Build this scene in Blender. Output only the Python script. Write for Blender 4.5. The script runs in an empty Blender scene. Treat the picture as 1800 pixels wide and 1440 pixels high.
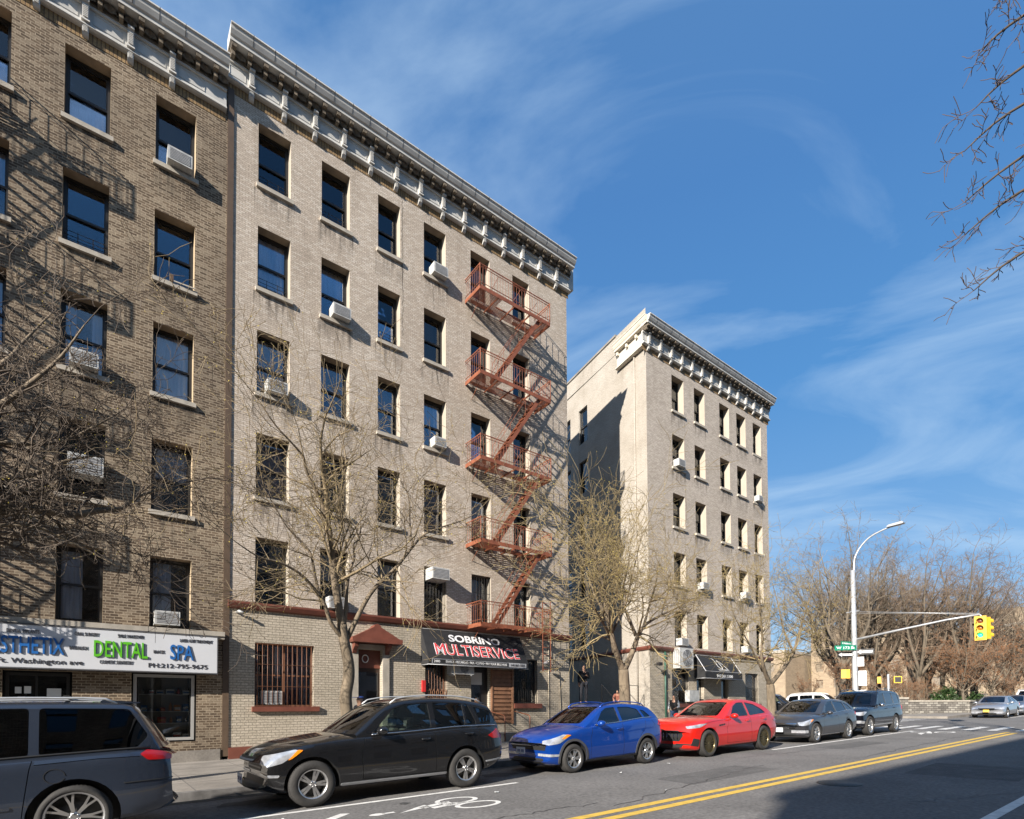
import bpy, bmesh, math, random
from mathutils import Vector, Matrix, Quaternion
from math import radians as R, sin, cos, pi, tan, atan2, sqrt, hypot

# ------------------------------------------------------------------ camera
SC = bpy.context.scene
COL = SC.collection
GR = 0.019                                   # street grade along +x
def gz(x): return GR * x                     # road height
def sz(x): return GR * x + 0.15              # sidewalk height

cam_d = bpy.data.cameras.new('camera'); cam = bpy.data.objects.new('camera', cam_d); COL.objects.link(cam)
yaw, pitch, roll = 0.652193083, 0.0280307442, -0.00515301149
fw = Vector((sin(yaw)*cos(pitch), cos(yaw)*cos(pitch), sin(pitch)))
rt = Vector((cos(yaw), -sin(yaw), 0)); up = rt.cross(fw)
r2 = rt*cos(roll) + up*sin(roll); u2 = -rt*sin(roll) + up*cos(roll)
M = Matrix((r2, u2, -fw)).transposed().to_4x4(); M.translation = Vector((0, 0, 1.65))
cam.matrix_world = M
cam_d.sensor_width = 36; cam_d.lens = 962.273/1800*36; cam_d.shift_y = (1219.5-720)/1800
cam_d.clip_start = 0.1; cam_d.clip_end = 3000
SC.camera = cam
SC.render.resolution_x = 1024; SC.render.resolution_y = 819

# ------------------------------------------------------------------ light
SUN_AZ, SUN_EL = R(70), R(25.2)              # light travels towards +x (70 deg from +y)
SC.view_settings.view_transform = 'Standard'; SC.view_settings.look = 'None'
SC.view_settings.exposure = 1.15; SC.view_settings.gamma = 1
sl = bpy.data.lights.new('sun', 'SUN'); sl.energy = 5; sl.angle = R(0.55); sl.color = (1, 0.93, 0.84)
so = bpy.data.objects.new('sun', sl); COL.objects.link(so)
ld = Vector((sin(SUN_AZ)*cos(SUN_EL), cos(SUN_AZ)*cos(SUN_EL), -sin(SUN_EL)))
so.rotation_euler = ld.to_track_quat('-Z', 'Y').to_euler(); so.location = (-20, -20, 30)
W = bpy.data.worlds.new('World'); SC.world = W; W.use_nodes = True
nt = W.node_tree; bg = nt.nodes['Background']; bg.inputs[1].default_value = 0.085
sky = nt.nodes.new('ShaderNodeTexSky'); sky.sky_type = 'NISHITA'; sky.sun_disc = False
sky.sun_elevation = SUN_EL; sky.sun_rotation = R(250); sky.altitude = 100; sky.air_density = 1.0
sky.dust_density = 0.6; sky.ozone_density = 2.5
def N(t, ty, **k):
    n = t.nodes.new(ty)
    for a, b in k.items():
        if a.startswith('i_'): n.inputs[int(a[2:])].default_value = b
        else: setattr(n, a, b)
    return n
tc = N(nt, 'ShaderNodeTexCoord')
# clouds: project the view direction on a high flat layer so that wisps stretch towards the horizon
sep = N(nt, 'ShaderNodeSeparateXYZ'); nt.links.new(tc.outputs['Generated'], sep.inputs[0])
zz = N(nt, 'ShaderNodeMath', operation='ADD', i_1=0.18); nt.links.new(sep.outputs[2], zz.inputs[0])
dx = N(nt, 'ShaderNodeMath', operation='DIVIDE'); dy = N(nt, 'ShaderNodeMath', operation='DIVIDE')
nt.links.new(sep.outputs[0], dx.inputs[0]); nt.links.new(zz.outputs[0], dx.inputs[1])
nt.links.new(sep.outputs[1], dy.inputs[0]); nt.links.new(zz.outputs[0], dy.inputs[1])
cmb = N(nt, 'ShaderNodeCombineXYZ'); nt.links.new(dx.outputs[0], cmb.inputs[0]); nt.links.new(dy.outputs[0], cmb.inputs[1])
mp = N(nt, 'ShaderNodeMapping'); mp.inputs['Scale'].default_value = (1.35, 2.3, 1)
mp0 = N(nt, 'ShaderNodeMapping'); mp0.inputs['Rotation'].default_value = (0, 0, R(50))
mp.inputs['Location'].default_value = (1.3, 4.2, 0)
nt.links.new(cmb.outputs[0], mp0.inputs[0]); nt.links.new(mp0.outputs[0], mp.inputs[0])
n1 = N(nt, 'ShaderNodeTexNoise'); n1.inputs['Scale'].default_value = 1.0; n1.inputs['Detail'].default_value = 9; n1.inputs['Roughness'].default_value = 0.56; n1.inputs['Distortion'].default_value = 0.8
nt.links.new(mp.outputs[0], n1.inputs[0])
mr = N(nt, 'ShaderNodeMapRange'); mr.inputs[1].default_value = 0.43; mr.inputs[2].default_value = 0.80; mr.inputs[3].default_value = 0.0; mr.inputs[4].default_value = 0.75
nt.links.new(n1.outputs[0], mr.inputs[0])
tint = N(nt, 'ShaderNodeMix', data_type='RGBA', blend_type='MULTIPLY'); tint.inputs[0].default_value = 1
tint.inputs[7].default_value = (0.80, 0.98, 1.16, 1)
nt.links.new(sky.outputs[0], tint.inputs[6])
mx = N(nt, 'ShaderNodeMix', data_type='RGBA'); nt.links.new(mr.outputs[0], mx.inputs[0]); nt.links.new(tint.outputs[2], mx.inputs[6])
mx.inputs[7].default_value = (4.6, 5.6, 6.9, 1)
# elevation gradient that evens out the bright horizon band of the physical sky
cr = N(nt, 'ShaderNodeValToRGB'); e_ = cr.color_ramp.elements; e_[0].position = 0.0; e_[0].color = (0.40,0.58,0.76,1); e_[1].position = 0.9; e_[1].color = (0.10,0.24,0.50,1)
for p_, c_ in ((0.14,(0.27,0.47,0.72,1)),(0.30,(0.15,0.355,0.66,1)),(0.48,(0.085,0.28,0.61,1)),(0.68,(0.075,0.23,0.54,1))): q_ = e_.new(p_); q_.color = c_
nt.links.new(sep.outputs[2], cr.inputs[0])
gm_ = N(nt, 'ShaderNodeVectorMath', operation='SCALE'); gm_.inputs['Scale'].default_value = 5.6; nt.links.new(cr.outputs[0], gm_.inputs[0])
bl_ = N(nt, 'ShaderNodeMix', data_type='RGBA'); bl_.inputs[0].default_value = 0.88; nt.links.new(tint.outputs[2], bl_.inputs[6]); nt.links.new(gm_.outputs[0], bl_.inputs[7]); nt.links.new(bl_.outputs[2], mx.inputs[6])
mx.inputs[7].default_value = (3.1, 4.15, 5.3, 1)
nt.links.new(mx.outputs[2], bg.inputs[0])

# ------------------------------------------------------------------ tags
def tag(o, label=None, cat=None, group=None, kind=None):
    if label: o['label'] = label
    if cat: o['category'] = cat
    if group: o['group'] = group
    if kind: o['kind'] = kind
    return o
def empty(name, loc, label=None, cat=None, group=None, rz=0.0):
    o = bpy.data.objects.new(name, None); o.location = loc; o.rotation_euler = (0, 0, rz); o.empty_display_size = 0.3
    COL.objects.link(o); return tag(o, label, cat, group)
def put(name, me, parent=None, loc=None, rz=0.0):
    o = bpy.data.objects.new(name, me); COL.objects.link(o)
    if parent: o.parent = parent
    if loc is not None: o.location = loc
    if rz: o.rotation_euler = (0, 0, rz)
    return o
def copy_tree(o, parent=None):
    c = o.copy(); COL.objects.link(c); c.parent = parent
    for ch in list(o.children): copy_tree(ch, c)
    return c

# ------------------------------------------------------------------ mesh builder
class MB:
    def __init__(s): s.v = []; s.f = []; s.m = []; s.sm = []
    def face(s, pts, m=0, sm=False):
        i = len(s.v); s.v += [tuple(p) for p in pts]; s.f.append(tuple(range(i, i+len(pts)))); s.m.append(m); s.sm.append(sm)
    def box(s, x0, x1, y0, y1, z0, z1, m=0):
        a = [(x0,y0,z0),(x1,y0,z0),(x1,y1,z0),(x0,y1,z0),(x0,y0,z1),(x1,y0,z1),(x1,y1,z1),(x0,y1,z1)]
        i = len(s.v); s.v += a
        for q in ((0,3,2,1),(4,5,6,7),(0,1,5,4),(1,2,6,5),(2,3,7,6),(3,0,4,7)):
            s.f.append(tuple(i+k for k in q)); s.m.append(m); s.sm.append(False)
        return s
    def slab(s, x0, x1, y0, y1, h0, h1, m=0, f=gz):     # box that follows the street grade
        a = [(x0,y0,f(x0)+h0),(x1,y0,f(x1)+h0),(x1,y1,f(x1)+h0),(x0,y1,f(x0)+h0),(x0,y0,f(x0)+h1),(x1,y0,f(x1)+h1),(x1,y1,f(x1)+h1),(x0,y1,f(x0)+h1)]
        i = len(s.v); s.v += a
        for q in ((0,3,2,1),(4,5,6,7),(0,1,5,4),(1,2,6,5),(2,3,7,6),(3,0,4,7)):
            s.f.append(tuple(i+k for k in q)); s.m.append(m); s.sm.append(False)
        return s
    def tube(s, pts, r, n=6, m=0, cap=True, sm=True):
        pts = [Vector(p) for p in pts]
        rs = r if isinstance(r, (list, tuple)) else [r]*len(pts)
        ref = None; rings = []
        for i, p in enumerate(pts):
            if i == 0: d = pts[1]-p
            elif i == len(pts)-1: d = p-pts[i-1]
            else: d = (pts[i+1]-p).normalized() + (p-pts[i-1]).normalized()
            if d.length < 1e-9: d = Vector((0,0,1))
            d.normalize()
            if ref is None: ref = Vector((0,0,1)) if abs(d.z) < 0.9 else Vector((1,0,0))
            a = d.cross(ref)
            if a.length < 1e-4: a = d.cross(Vector((0.3,1,0.2)))
            a.normalize(); b = d.cross(a); ref = b.cross(d) if False else ref
            base = len(s.v)
            for k in range(n):
                t = 2*pi*k/n; s.v.append(tuple(p + (a*cos(t)+b*sin(t))*rs[i]))
            rings.append(base)
        for i in range(len(rings)-1):
            A, B = rings[i], rings[i+1]
            for k in range(n):
                s.f.append((A+k, A+(k+1)%n, B+(k+1)%n, B+k)); s.m.append(m); s.sm.append(sm)
        if cap:
            s.f.append(tuple(rings[0]+k for k in range(n))[::-1]); s.m.append(m); s.sm.append(False)
            s.f.append(tuple(rings[-1]+k for k in range(n))); s.m.append(m); s.sm.append(False)
        return s
    def bar(s, p, q, w, h=None, m=0):                 # square section bar
        h = h or w; p = Vector(p); q = Vector(q); d = (q-p).normalized()
        ref = Vector((0,0,1)) if abs(d.z) < 0.95 else Vector((0,1,0))
        a = d.cross(ref).normalized()*w/2; b = a.cross(d).normalized()*h/2
        i = len(s.v)
        for c in (p, q):
            for u, v in ((-1,-1),(1,-1),(1,1),(-1,1)): s.v.append(tuple(c+a*u+b*v))
        for f in ((0,3,2,1),(4,5,6,7),(0,1,5,4),(1,2,6,5),(2,3,7,6),(3,0,4,7)):
            s.f.append(tuple(i+k for k in f)); s.m.append(m); s.sm.append(False)
        return s
    def prism(s, poly, y0, y1, axis='y', m=0):        # polygon (a,b) extruded along axis
        def P(a, b, c): return (a, c, b) if axis == 'y' else ((c, a, b) if axis == 'x' else (a, b, c))
        n = len(poly); i = len(s.v)
        for c in (y0, y1):
            for a, b in poly: s.v.append(P(a, b, c))
        s.f.append(tuple(range(i, i+n))); s.m.append(m); s.sm.append(False)
        s.f.append(tuple(range(i+2*n-1, i+n-1, -1))); s.m.append(m); s.sm.append(False)
        for k in range(n):
            s.f.append((i+(k+1)%n, i+k, i+n+k, i+n+(k+1)%n)); s.m.append(m); s.sm.append(False)
        return s
    def lathe(s, prof, n=24, c=(0,0,0), axis='z', m=0, sm=True):   # prof: (r, h)
        i0 = len(s.v)
        for r, h in prof:
            for k in range(n):
                t = 2*pi*k/n; a, b = r*cos(t), r*sin(t)
                p = (a, b, h) if axis == 'z' else ((a, h, b) if axis == 'y' else (h, a, b))
                s.v.append((p[0]+c[0], p[1]+c[1], p[2]+c[2]))
        for j in range(len(prof)-1):
            for k in range(n):
                A = i0+j*n; B = A+n
                s.f.append((A+k, A+(k+1)%n, B+(k+1)%n, B+k)); s.m.append(m); s.sm.append(sm)
        return s
    def mesh(s, name, mats, off=(0,0,0), sm=None, fix=False):
        me = bpy.data.meshes.new(name)
        v = [(a-off[0], b-off[1], c-off[2]) for a, b, c in s.v] if any(off) else s.v
        me.from_pydata(v, [], s.f)
        for mt in (mats if isinstance(mats, (list, tuple)) else [mats]): me.materials.append(mt)
        me.polygons.foreach_set('material_index', s.m)
        me.polygons.foreach_set('use_smooth', s.sm if sm is None else [sm]*len(s.f))
        me.update()
        if fix:
            bm = bmesh.new(); bm.from_mesh(me); bmesh.ops.remove_doubles(bm, verts=bm.verts, dist=1e-5); bmesh.ops.recalc_face_normals(bm, faces=bm.faces); bm.to_mesh(me); bm.free()
        boxuv(me)
        return me
    def build(s, name, mats, parent=None, off=(0,0,0), **k):
        return put(name, s.mesh(name, mats, off, **k), parent)
def boxuv(me):
    import numpy as np
    if len(me.polygons) == 0: return
    uv = me.uv_layers.new(name='UVMap')
    nl = len(me.loops); vi = np.empty(nl, np.int32); me.loops.foreach_get('vertex_index', vi)
    co = np.empty(len(me.vertices)*3); me.vertices.foreach_get('co', co); co = co.reshape(-1, 3)
    nf = len(me.polygons); tot = np.empty(nf, np.int32); me.polygons.foreach_get('loop_total', tot)
    nr = np.empty(nf*3); me.polygons.foreach_get('normal', nr); nr = np.abs(nr.reshape(-1, 3))
    ax = np.repeat(np.argmax(nr + np.array([1e-4, 2e-4, 0]), axis=1), tot)
    p = co[vi]; u = np.where(ax == 0, p[:, 1], p[:, 0]); v = np.where(ax == 2, p[:, 1], p[:, 2])
    uv.data.foreach_set('uv', np.stack([u, v], 1).ravel())

# ------------------------------------------------------------------ materials
MATS = {}
def mat(name, col, rough=0.7, metal=0.0, var=0.0, vscale=6.0, bump=0.0, bscale=40.0, coat=0.0, spec=0.5, col2=None, emit=None, stretch=None, det=4):
    if name in MATS: return MATS[name]
    m = bpy.data.materials.new(name); m.use_nodes = True; t = m.node_tree; b = t.nodes['Principled BSDF']
    b.inputs['Base Color'].default_value = (*col, 1); b.inputs['Roughness'].default_value = rough; b.inputs['Metallic'].default_value = metal
    b.inputs['Coat Weight'].default_value = coat; b.inputs['Coat Roughness'].default_value = 0.04; b.inputs['Specular IOR Level'].default_value = spec
    tcn = N(t, 'ShaderNodeTexCoord'); src = tcn.outputs['Object']
    if stretch:
        mpp = N(t, 'ShaderNodeMapping'); mpp.inputs['Scale'].default_value = stretch; t.links.new(src, mpp.inputs[0]); src = mpp.outputs[0]
    if var or col2:
        nz = N(t, 'ShaderNodeTexNoise'); nz.inputs['Scale'].default_value = vscale; nz.inputs['Detail'].default_value = det; nz.inputs['Roughness'].default_value = 0.6
        t.links.new(src, nz.inputs[0])
        mxx = N(t, 'ShaderNodeMix', data_type='RGBA'); c2 = col2 or tuple(max(0, c*(1-var)) for c in col)
        mxx.inputs[6].default_value = (*col, 1); mxx.inputs[7].default_value = (*c2, 1)
        rr = N(t, 'ShaderNodeMapRange'); rr.inputs[1].default_value = 0.35; rr.inputs[2].default_value = 0.65
        t.links.new(nz.outputs[0], rr.inputs[0]); t.links.new(rr.outputs[0], mxx.inputs[0]); t.links.new(mxx.outputs[2], b.inputs['Base Color'])
    if bump:
        nb = N(t, 'ShaderNodeTexNoise'); nb.inputs['Scale'].default_value = bscale; nb.inputs['Detail'].default_value = 4
        t.links.new(src, nb.inputs[0]); bp = N(t, 'ShaderNodeBump'); bp.inputs['Strength'].default_value = bump; bp.inputs['Distance'].default_value = 0.02
        t.links.new(nb.outputs[0], bp.inputs['Height']); t.links.new(bp.outputs[0], b.inputs['Normal'])
    if emit:
        b.inputs['Emission Color'].default_value = (*col, 1); b.inputs['Emission Strength'].default_value = emit
    MATS[name] = m; return m
def brick(name, c1, c2, mortar, bw=0.22, rh=0.08, ms=0.012, stain=(0.8, 0.8, 0.8), sscale=0.35, bias=0.0, bump=0.5, extra=None, stain2=0.0):
    m = bpy.data.materials.new(name); m.use_nodes = True; t = m.node_tree; b = t.nodes['Principled BSDF']; b.inputs['Roughness'].default_value = 0.85
    b.inputs['Specular IOR Level'].default_value = 0.25
    tcn = N(t, 'ShaderNodeTexCoord'); uvv = tcn.outputs['UV']
    bt = N(t, 'ShaderNodeTexBrick'); bt.inputs['Scale'].default_value = 1; bt.inputs['Brick Width'].default_value = bw; bt.inputs['Row Height'].default_value = rh
    bt.inputs['Mortar Size'].default_value = ms; bt.inputs['Mortar Smooth'].default_value = 0.1; bt.inputs['Bias'].default_value = bias
    bt.inputs['Color1'].default_value = (*c1, 1); bt.inputs['Color2'].default_value = (*c2, 1); bt.inputs['Mortar'].default_value = (*mortar, 1)
    t.links.new(uvv, bt.inputs[0])
    col = bt.outputs[0]
    if extra:                                          # a third brick tone, picked brick by brick
        wn = N(t, 'ShaderNodeTexBrick'); wn.inputs['Scale'].default_value = 1; wn.inputs['Brick Width'].default_value = bw; wn.inputs['Row Height'].default_value = rh
        wn.inputs['Mortar Size'].default_value = 0; wn.inputs['Color1'].default_value = (0,0,0,1); wn.inputs['Color2'].default_value = (1,1,1,1)
        mpp = N(t, 'ShaderNodeMapping'); mpp.inputs['Location'].default_value = (bw*40, rh*60, 0); t.links.new(uvv, mpp.inputs[0]); t.links.new(mpp.outputs[0], wn.inputs[0])
        gt = N(t, 'ShaderNodeMath', operation='GREATER_THAN', i_1=0.72); t.links.new(wn.outputs[0], gt.inputs[0])
        inv = N(t, 'ShaderNodeMath', operation='SUBTRACT', i_0=1.0); t.links.new(bt.outputs[1], inv.inputs[1])
        mu = N(t, 'ShaderNodeMath', operation='MULTIPLY'); t.links.new(gt.outputs[0], mu.inputs[0]); t.links.new(inv.outputs[0], mu.inputs[1])
        m3 = N(t, 'ShaderNodeMix', data_type='RGBA'); t.links.new(mu.outputs[0], m3.inputs[0]); t.links.new(col, m3.inputs[6]); m3.inputs[7].default_value = (*extra, 1); col = m3.outputs[2]
    nz = N(t, 'ShaderNodeTexNoise'); nz.inputs['Scale'].default_value = sscale; nz.inputs['Detail'].default_value = 6; nz.inputs['Roughness'].default_value = 0.65
    t.links.new(uvv, nz.inputs[0])
    rr = N(t, 'ShaderNodeMapRange'); rr.inputs[1].default_value = 0.38; rr.inputs[2].default_value = 0.72; t.links.new(nz.outputs[0], rr.inputs[0])
    m2 = N(t, 'ShaderNodeMix', data_type='RGBA', blend_type='MULTIPLY'); t.links.new(rr.outputs[0], m2.inputs[0]); t.links.new(col, m2.inputs[6]); m2.inputs[7].default_value = (*stain, 1)
    ms_ = N(t, 'ShaderNodeMapping'); ms_.inputs['Scale'].default_value = (2.2, 0.16, 1); t.links.new(uvv, ms_.inputs[0]); ns_ = N(t, 'ShaderNodeTexNoise'); ns_.inputs['Scale'].default_value = 1.0; ns_.inputs['Detail'].default_value = 5; t.links.new(ms_.outputs[0], ns_.inputs[0])
    rs_ = N(t, 'ShaderNodeMapRange'); rs_.inputs[1].default_value = 0.55; rs_.inputs[2].default_value = 0.75; rs_.inputs[4].default_value = 0.6; t.links.new(ns_.outputs[0], rs_.inputs[0])
    m5 = N(t, 'ShaderNodeMix', data_type='RGBA', blend_type='MULTIPLY'); t.links.new(rs_.outputs[0], m5.inputs[0]); t.links.new(m2.outputs[2], m5.inputs[6]); m5.inputs[7].default_value = (*stain, 1); m2 = m5
    nf = N(t, 'ShaderNodeTexNoise'); nf.inputs['Scale'].default_value = 22; nf.inputs['Detail'].default_value = 3; t.links.new(uvv, nf.inputs[0])
    r2_ = N(t, 'ShaderNodeMapRange'); r2_.inputs[1].default_value = 0.3; r2_.inputs[2].default_value = 0.7; r2_.inputs[3].default_value = 0.72; r2_.inputs[4].default_value = 1.18; t.links.new(nf.outputs[0], r2_.inputs[0])
    m4 = N(t, 'ShaderNodeVectorMath', operation='SCALE'); t.links.new(m2.outputs[2], m4.inputs[0]); t.links.new(r2_.outputs[0], m4.inputs['Scale'])
    t.links.new(m4.outputs[0], b.inputs['Base Color'])
    inv2 = N(t, 'ShaderNodeMath', operation='SUBTRACT', i_0=1.0); t.links.new(bt.outputs[1], inv2.inputs[1])
    bp = N(t, 'ShaderNodeBump'); bp.inputs['Strength'].default_value = bump; bp.inputs['Distance'].default_value = 0.012
    t.links.new(inv2.outputs[0], bp.inputs['Height']); t.links.new(bp.outputs[0], b.inputs['Normal'])
    MATS[name] = m; return m
def glassmat(name, tint=(0.5, 0.55, 0.6), boost=1.6, rough=0.0, f0=0.05, wob=0.0):
    m = bpy.data.materials.new(name); m.use_nodes = True; t = m.node_tree; t.nodes.clear()
    out = N(t, 'ShaderNodeOutputMaterial'); tr = N(t, 'ShaderNodeBsdfTransparent'); tr.inputs[0].default_value = (*tint, 1)
    gl = N(t, 'ShaderNodeBsdfGlossy'); gl.inputs['Roughness'].default_value = rough; gl.inputs[0].default_value = (0.95, 0.97, 1, 1)
    fr = N(t, 'ShaderNodeFresnel'); fr.inputs[0].default_value = 1.5
    mu = N(t, 'ShaderNodeMath', operation='MULTIPLY_ADD', i_1=boost, i_2=f0); mu.use_clamp = True; t.links.new(fr.outputs[0], mu.inputs[0])
    mxs = N(t, 'ShaderNodeMixShader'); t.links.new(mu.outputs[0], mxs.inputs[0]); t.links.new(tr.outputs[0], mxs.inputs[1]); t.links.new(gl.outputs[0], mxs.inputs[2])
    if wob:
        nz = N(t, 'ShaderNodeTexNoise'); nz.inputs['Scale'].default_value = 1.3; tcn = N(t, 'ShaderNodeTexCoord'); t.links.new(tcn.outputs['Object'], nz.inputs[0])
        bp = N(t, 'ShaderNodeBump'); bp.inputs['Strength'].default_value = wob; bp.inputs['Distance'].default_value = 0.05; t.links.new(nz.outputs[0], bp.inputs['Height'])
        t.links.new(bp.outputs[0], gl.inputs['Normal'])
    t.links.new(mxs.outputs[0], out.inputs[0]); MATS[name] = m; return m

def text_mesh(body, size, mt, ext=0.01, xs=1.0, bold=0.0, align='CENTER', sp=1.0):
    cu = bpy.data.curves.new('t', 'FONT'); cu.body = body; cu.size = size; cu.extrude = ext; cu.offset = bold
    cu.align_x = align; cu.align_y = 'CENTER'; cu.space_character = sp; cu.resolution_u = 3
    o = bpy.data.objects.new('t', cu); COL.objects.link(o)
    bpy.context.view_layer.update()
    me = bpy.data.meshes.new_from_object(o.evaluated_get(bpy.context.evaluated_depsgraph_get()))
    bpy.data.objects.remove(o); bpy.data.curves.remove(cu)
    me.materials.clear(); me.materials.append(mt)
    me.transform(Matrix.Diagonal((xs, 1, 1, 1)))
    return me
def text_at(body, size, mt, parent, x, y, z, tilt=0.0, rz=0.0, xs=1.0, bold=0.0, ext=0.006, align='CENTER', sp=1.0, name='lettering'):
    me = text_mesh(body, size, mt, ext, xs, bold, align, sp)
    me.transform(Matrix.Rotation(R(90)-tilt, 4, 'X')); 
    if rz: me.transform(Matrix.Rotation(rz, 4, 'Z'))
    return put(name, me, parent, (x, y, z))

def wall_holes(mb, x0, x1, z0, z1, holes, y=0.0, depth=0.3, m=0, mr=1, ms=None, side=(1,1)):
    """wall face in the plane y (normal -y) with rectangular openings and their reveals"""
    xs = sorted({x0, x1, *[min(max(h[k], x0), x1) for h in holes for k in (0, 1)]})
    zs = sorted({z0, z1, *[min(max(h[k], z0), z1) for h in holes for k in (2, 3)]})
    for a, b in zip(xs, xs[1:]):
        run = None
        for c, d in zip(zs, zs[1:]):
            cx, cz = (a+b)/2, (c+d)/2
            if any(h[0] < cx < h[1] and h[2] < cz < h[3] for h in holes): continue
            mb.face([(a,y,c),(b,y,c),(b,y,d),(a,y,d)], m)
    for h in holes:
        a, b, c, d = h[:4]; c2 = max(c, z0); d2 = min(d, z1); e = y+depth
        mb.face([(a,y,c2),(a,y,d2),(a,e,d2),(a,e,c2)], mr); mb.face([(b,y,c2),(b,e,c2),(b,e,d2),(b,y,d2)], mr)
        if d <= z1: mb.face([(a,y,d),(b,y,d),(b,e,d),(a,e,d)], ms if ms is not None else mr)
        if c >= z0: mb.face([(a,y,c),(a,e,c),(b,e,c),(b,y,c)], mr)
# ------------------------------------------------------------------ shared materials
m_asph = mat('asphalt', (0.150,0.142,0.135), 0.92, var=0.25, vscale=0.6, bump=0.35, bscale=60, det=12)
def speckle(m, sc=90, lo=0.75, hi=1.3):
    t = m.node_tree; b = t.nodes['Principled BSDF']; l = b.inputs['Base Color'].links
    src = l[0].from_socket if l else None
    tcn = N(t, 'ShaderNodeTexCoord'); nz = N(t, 'ShaderNodeTexNoise'); nz.inputs['Scale'].default_value = sc; nz.inputs['Detail'].default_value = 3
    t.links.new(tcn.outputs['Object'], nz.inputs[0])
    rr = N(t, 'ShaderNodeMapRange'); rr.inputs[1].default_value = 0.3; rr.inputs[2].default_value = 0.7; rr.inputs[3].default_value = lo; rr.inputs[4].default_value = hi
    t.links.new(nz.outputs[0], rr.inputs[0]); sc_ = N(t, 'ShaderNodeVectorMath', operation='SCALE')
    if src: t.links.new(src, sc_.inputs[0])
    else: sc_.inputs[0].default_value = b.inputs['Base Color'].default_value[:3]
    t.links.new(rr.outputs[0], sc_.inputs['Scale']); t.links.new(sc_.outputs[0], b.inputs['Base Color'])
speckle(m_asph, 18, 0.7, 1.3)
m_conc = mat('sidewalk_concrete', (0.25,0.225,0.195), 0.9, var=0.35, vscale=1.2, bump=0.2, bscale=30)
speckle(m_conc, 25, 0.85, 1.12)
m_kerb = mat('kerb_stone', (0.19,0.18,0.17), 0.8, var=0.5, vscale=3, bump=0.3)
m_white = mat('road_paint_white', (0.72,0.70,0.66), 0.7, var=0.25, vscale=9, det=8)
m_yel = mat('road_paint_yellow', (0.66,0.43,0.07), 0.7, var=0.25, vscale=7, det=8)
m_b1 = brick('brown_brick', (0.175,0.126,0.083), (0.090,0.063,0.042), (0.34,0.275,0.195), 0.19, 0.072, 0.0095, stain=(0.58,0.58,0.60), extra=(0.25,0.195,0.135), bump=0.3)
m_b2 = brick('greige_brick', (0.54,0.46,0.375), (0.44,0.375,0.305), (0.30,0.25,0.20), 0.17, 0.062, 0.006, stain=(0.80,0.78,0.76), extra=(0.57,0.50,0.42), bump=0.4)
m_b2g = brick('painted_brick', (0.50,0.435,0.345), (0.42,0.365,0.285), (0.22,0.19,0.15), 0.22, 0.080, 0.008, stain=(0.80,0.80,0.78), bump=0.6)
m_b3 = brick('pale_brick', (0.555,0.48,0.405), (0.44,0.38,0.32), (0.31,0.265,0.22), 0.19, 0.070, 0.007, stain=(0.84,0.83,0.81), extra=(0.57,0.50,0.42), bump=0.4)
m_side = brick('cream_painted_brick', (0.42,0.38,0.325), (0.38,0.345,0.295), (0.33,0.295,0.25), 0.22, 0.078, 0.006, stain=(0.80,0.78,0.75), sscale=0.6, bump=0.5)
m_sold = brick('soldier_brick', (0.33,0.22,0.11), (0.24,0.155,0.075), (0.12,0.08,0.05), 0.09, 0.6, 0.012, bump=0.5)
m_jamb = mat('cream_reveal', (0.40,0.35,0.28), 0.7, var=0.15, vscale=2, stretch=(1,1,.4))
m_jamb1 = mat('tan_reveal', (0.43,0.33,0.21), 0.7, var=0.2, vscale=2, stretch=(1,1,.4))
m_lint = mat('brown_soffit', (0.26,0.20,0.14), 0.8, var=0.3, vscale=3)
m_stone = mat('grey_stone', (0.40,0.36,0.30), 0.85, var=0.3, vscale=3, bump=0.2)
m_corn = mat('white_cornice_paint', (0.50,0.485,0.45), 0.55, var=0.25, vscale=1.6, det=8)
m_orn = mat('weathered_shaded_ornament', (0.17,0.135,0.095), 0.85, var=0.55, vscale=9, bump=0.9, bscale=14)  # brown of weathering, darkened for the shadow under the soffit
m_black = mat('black_frame', (0.018,0.017,0.016), 0.45)
m_dark = mat('dark_interior', (0.012,0.012,0.014), 0.9)
m_cur = mat('white_curtain', (0.90,0.91,0.94), 0.9, var=0.25, vscale=3, stretch=(3,1,.3))
m_cur2 = mat('plum_curtain', (0.22,0.13,0.16), 0.9, var=0.3, vscale=3, stretch=(3,1,.3))
m_blind = mat('grey_blind', (0.42,0.42,0.42), 0.8, var=0.1)
m_glass = glassmat('window_glass', (0.90,0.93,0.97), 1.2, 0.0, 0.035, 0.025)
m_glass2 = glassmat('shop_glass', (0.8,0.82,0.82), 1.0, 0.0, 0.01)
m_red = mat('oxblood_paint', (0.17,0.055,0.035), 0.5, var=0.25, vscale=3)
m_rust = mat('red_oxide_iron', (0.27,0.085,0.04), 0.6, var=0.45, vscale=5, det=8)
m_pipe = mat('brown_pipe_paint', (0.10,0.065,0.04), 0.6, var=0.2)
m_acw = mat('white_enamel', (0.50,0.50,0.48), 0.5, var=0.3, vscale=4)
m_acg = mat('grey_grille', (0.20,0.20,0.21), 0.6, var=0.3, vscale=30)
m_roof = mat('roof_tar', (0.06,0.06,0.06), 0.9, var=0.3)
m_galv = mat('galvanised_steel', (0.52,0.53,0.54), 0.45, metal=0.5, var=0.15, vscale=6)
m_awn = mat('black_awning_cloth', (0.020,0.020,0.021), 0.75, var=0.3, vscale=4)
m_paper = mat('white_paper', (0.6,0.6,0.58), 0.8)
m_iron = mat('black_iron', (0.02,0.018,0.017), 0.5)

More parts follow.
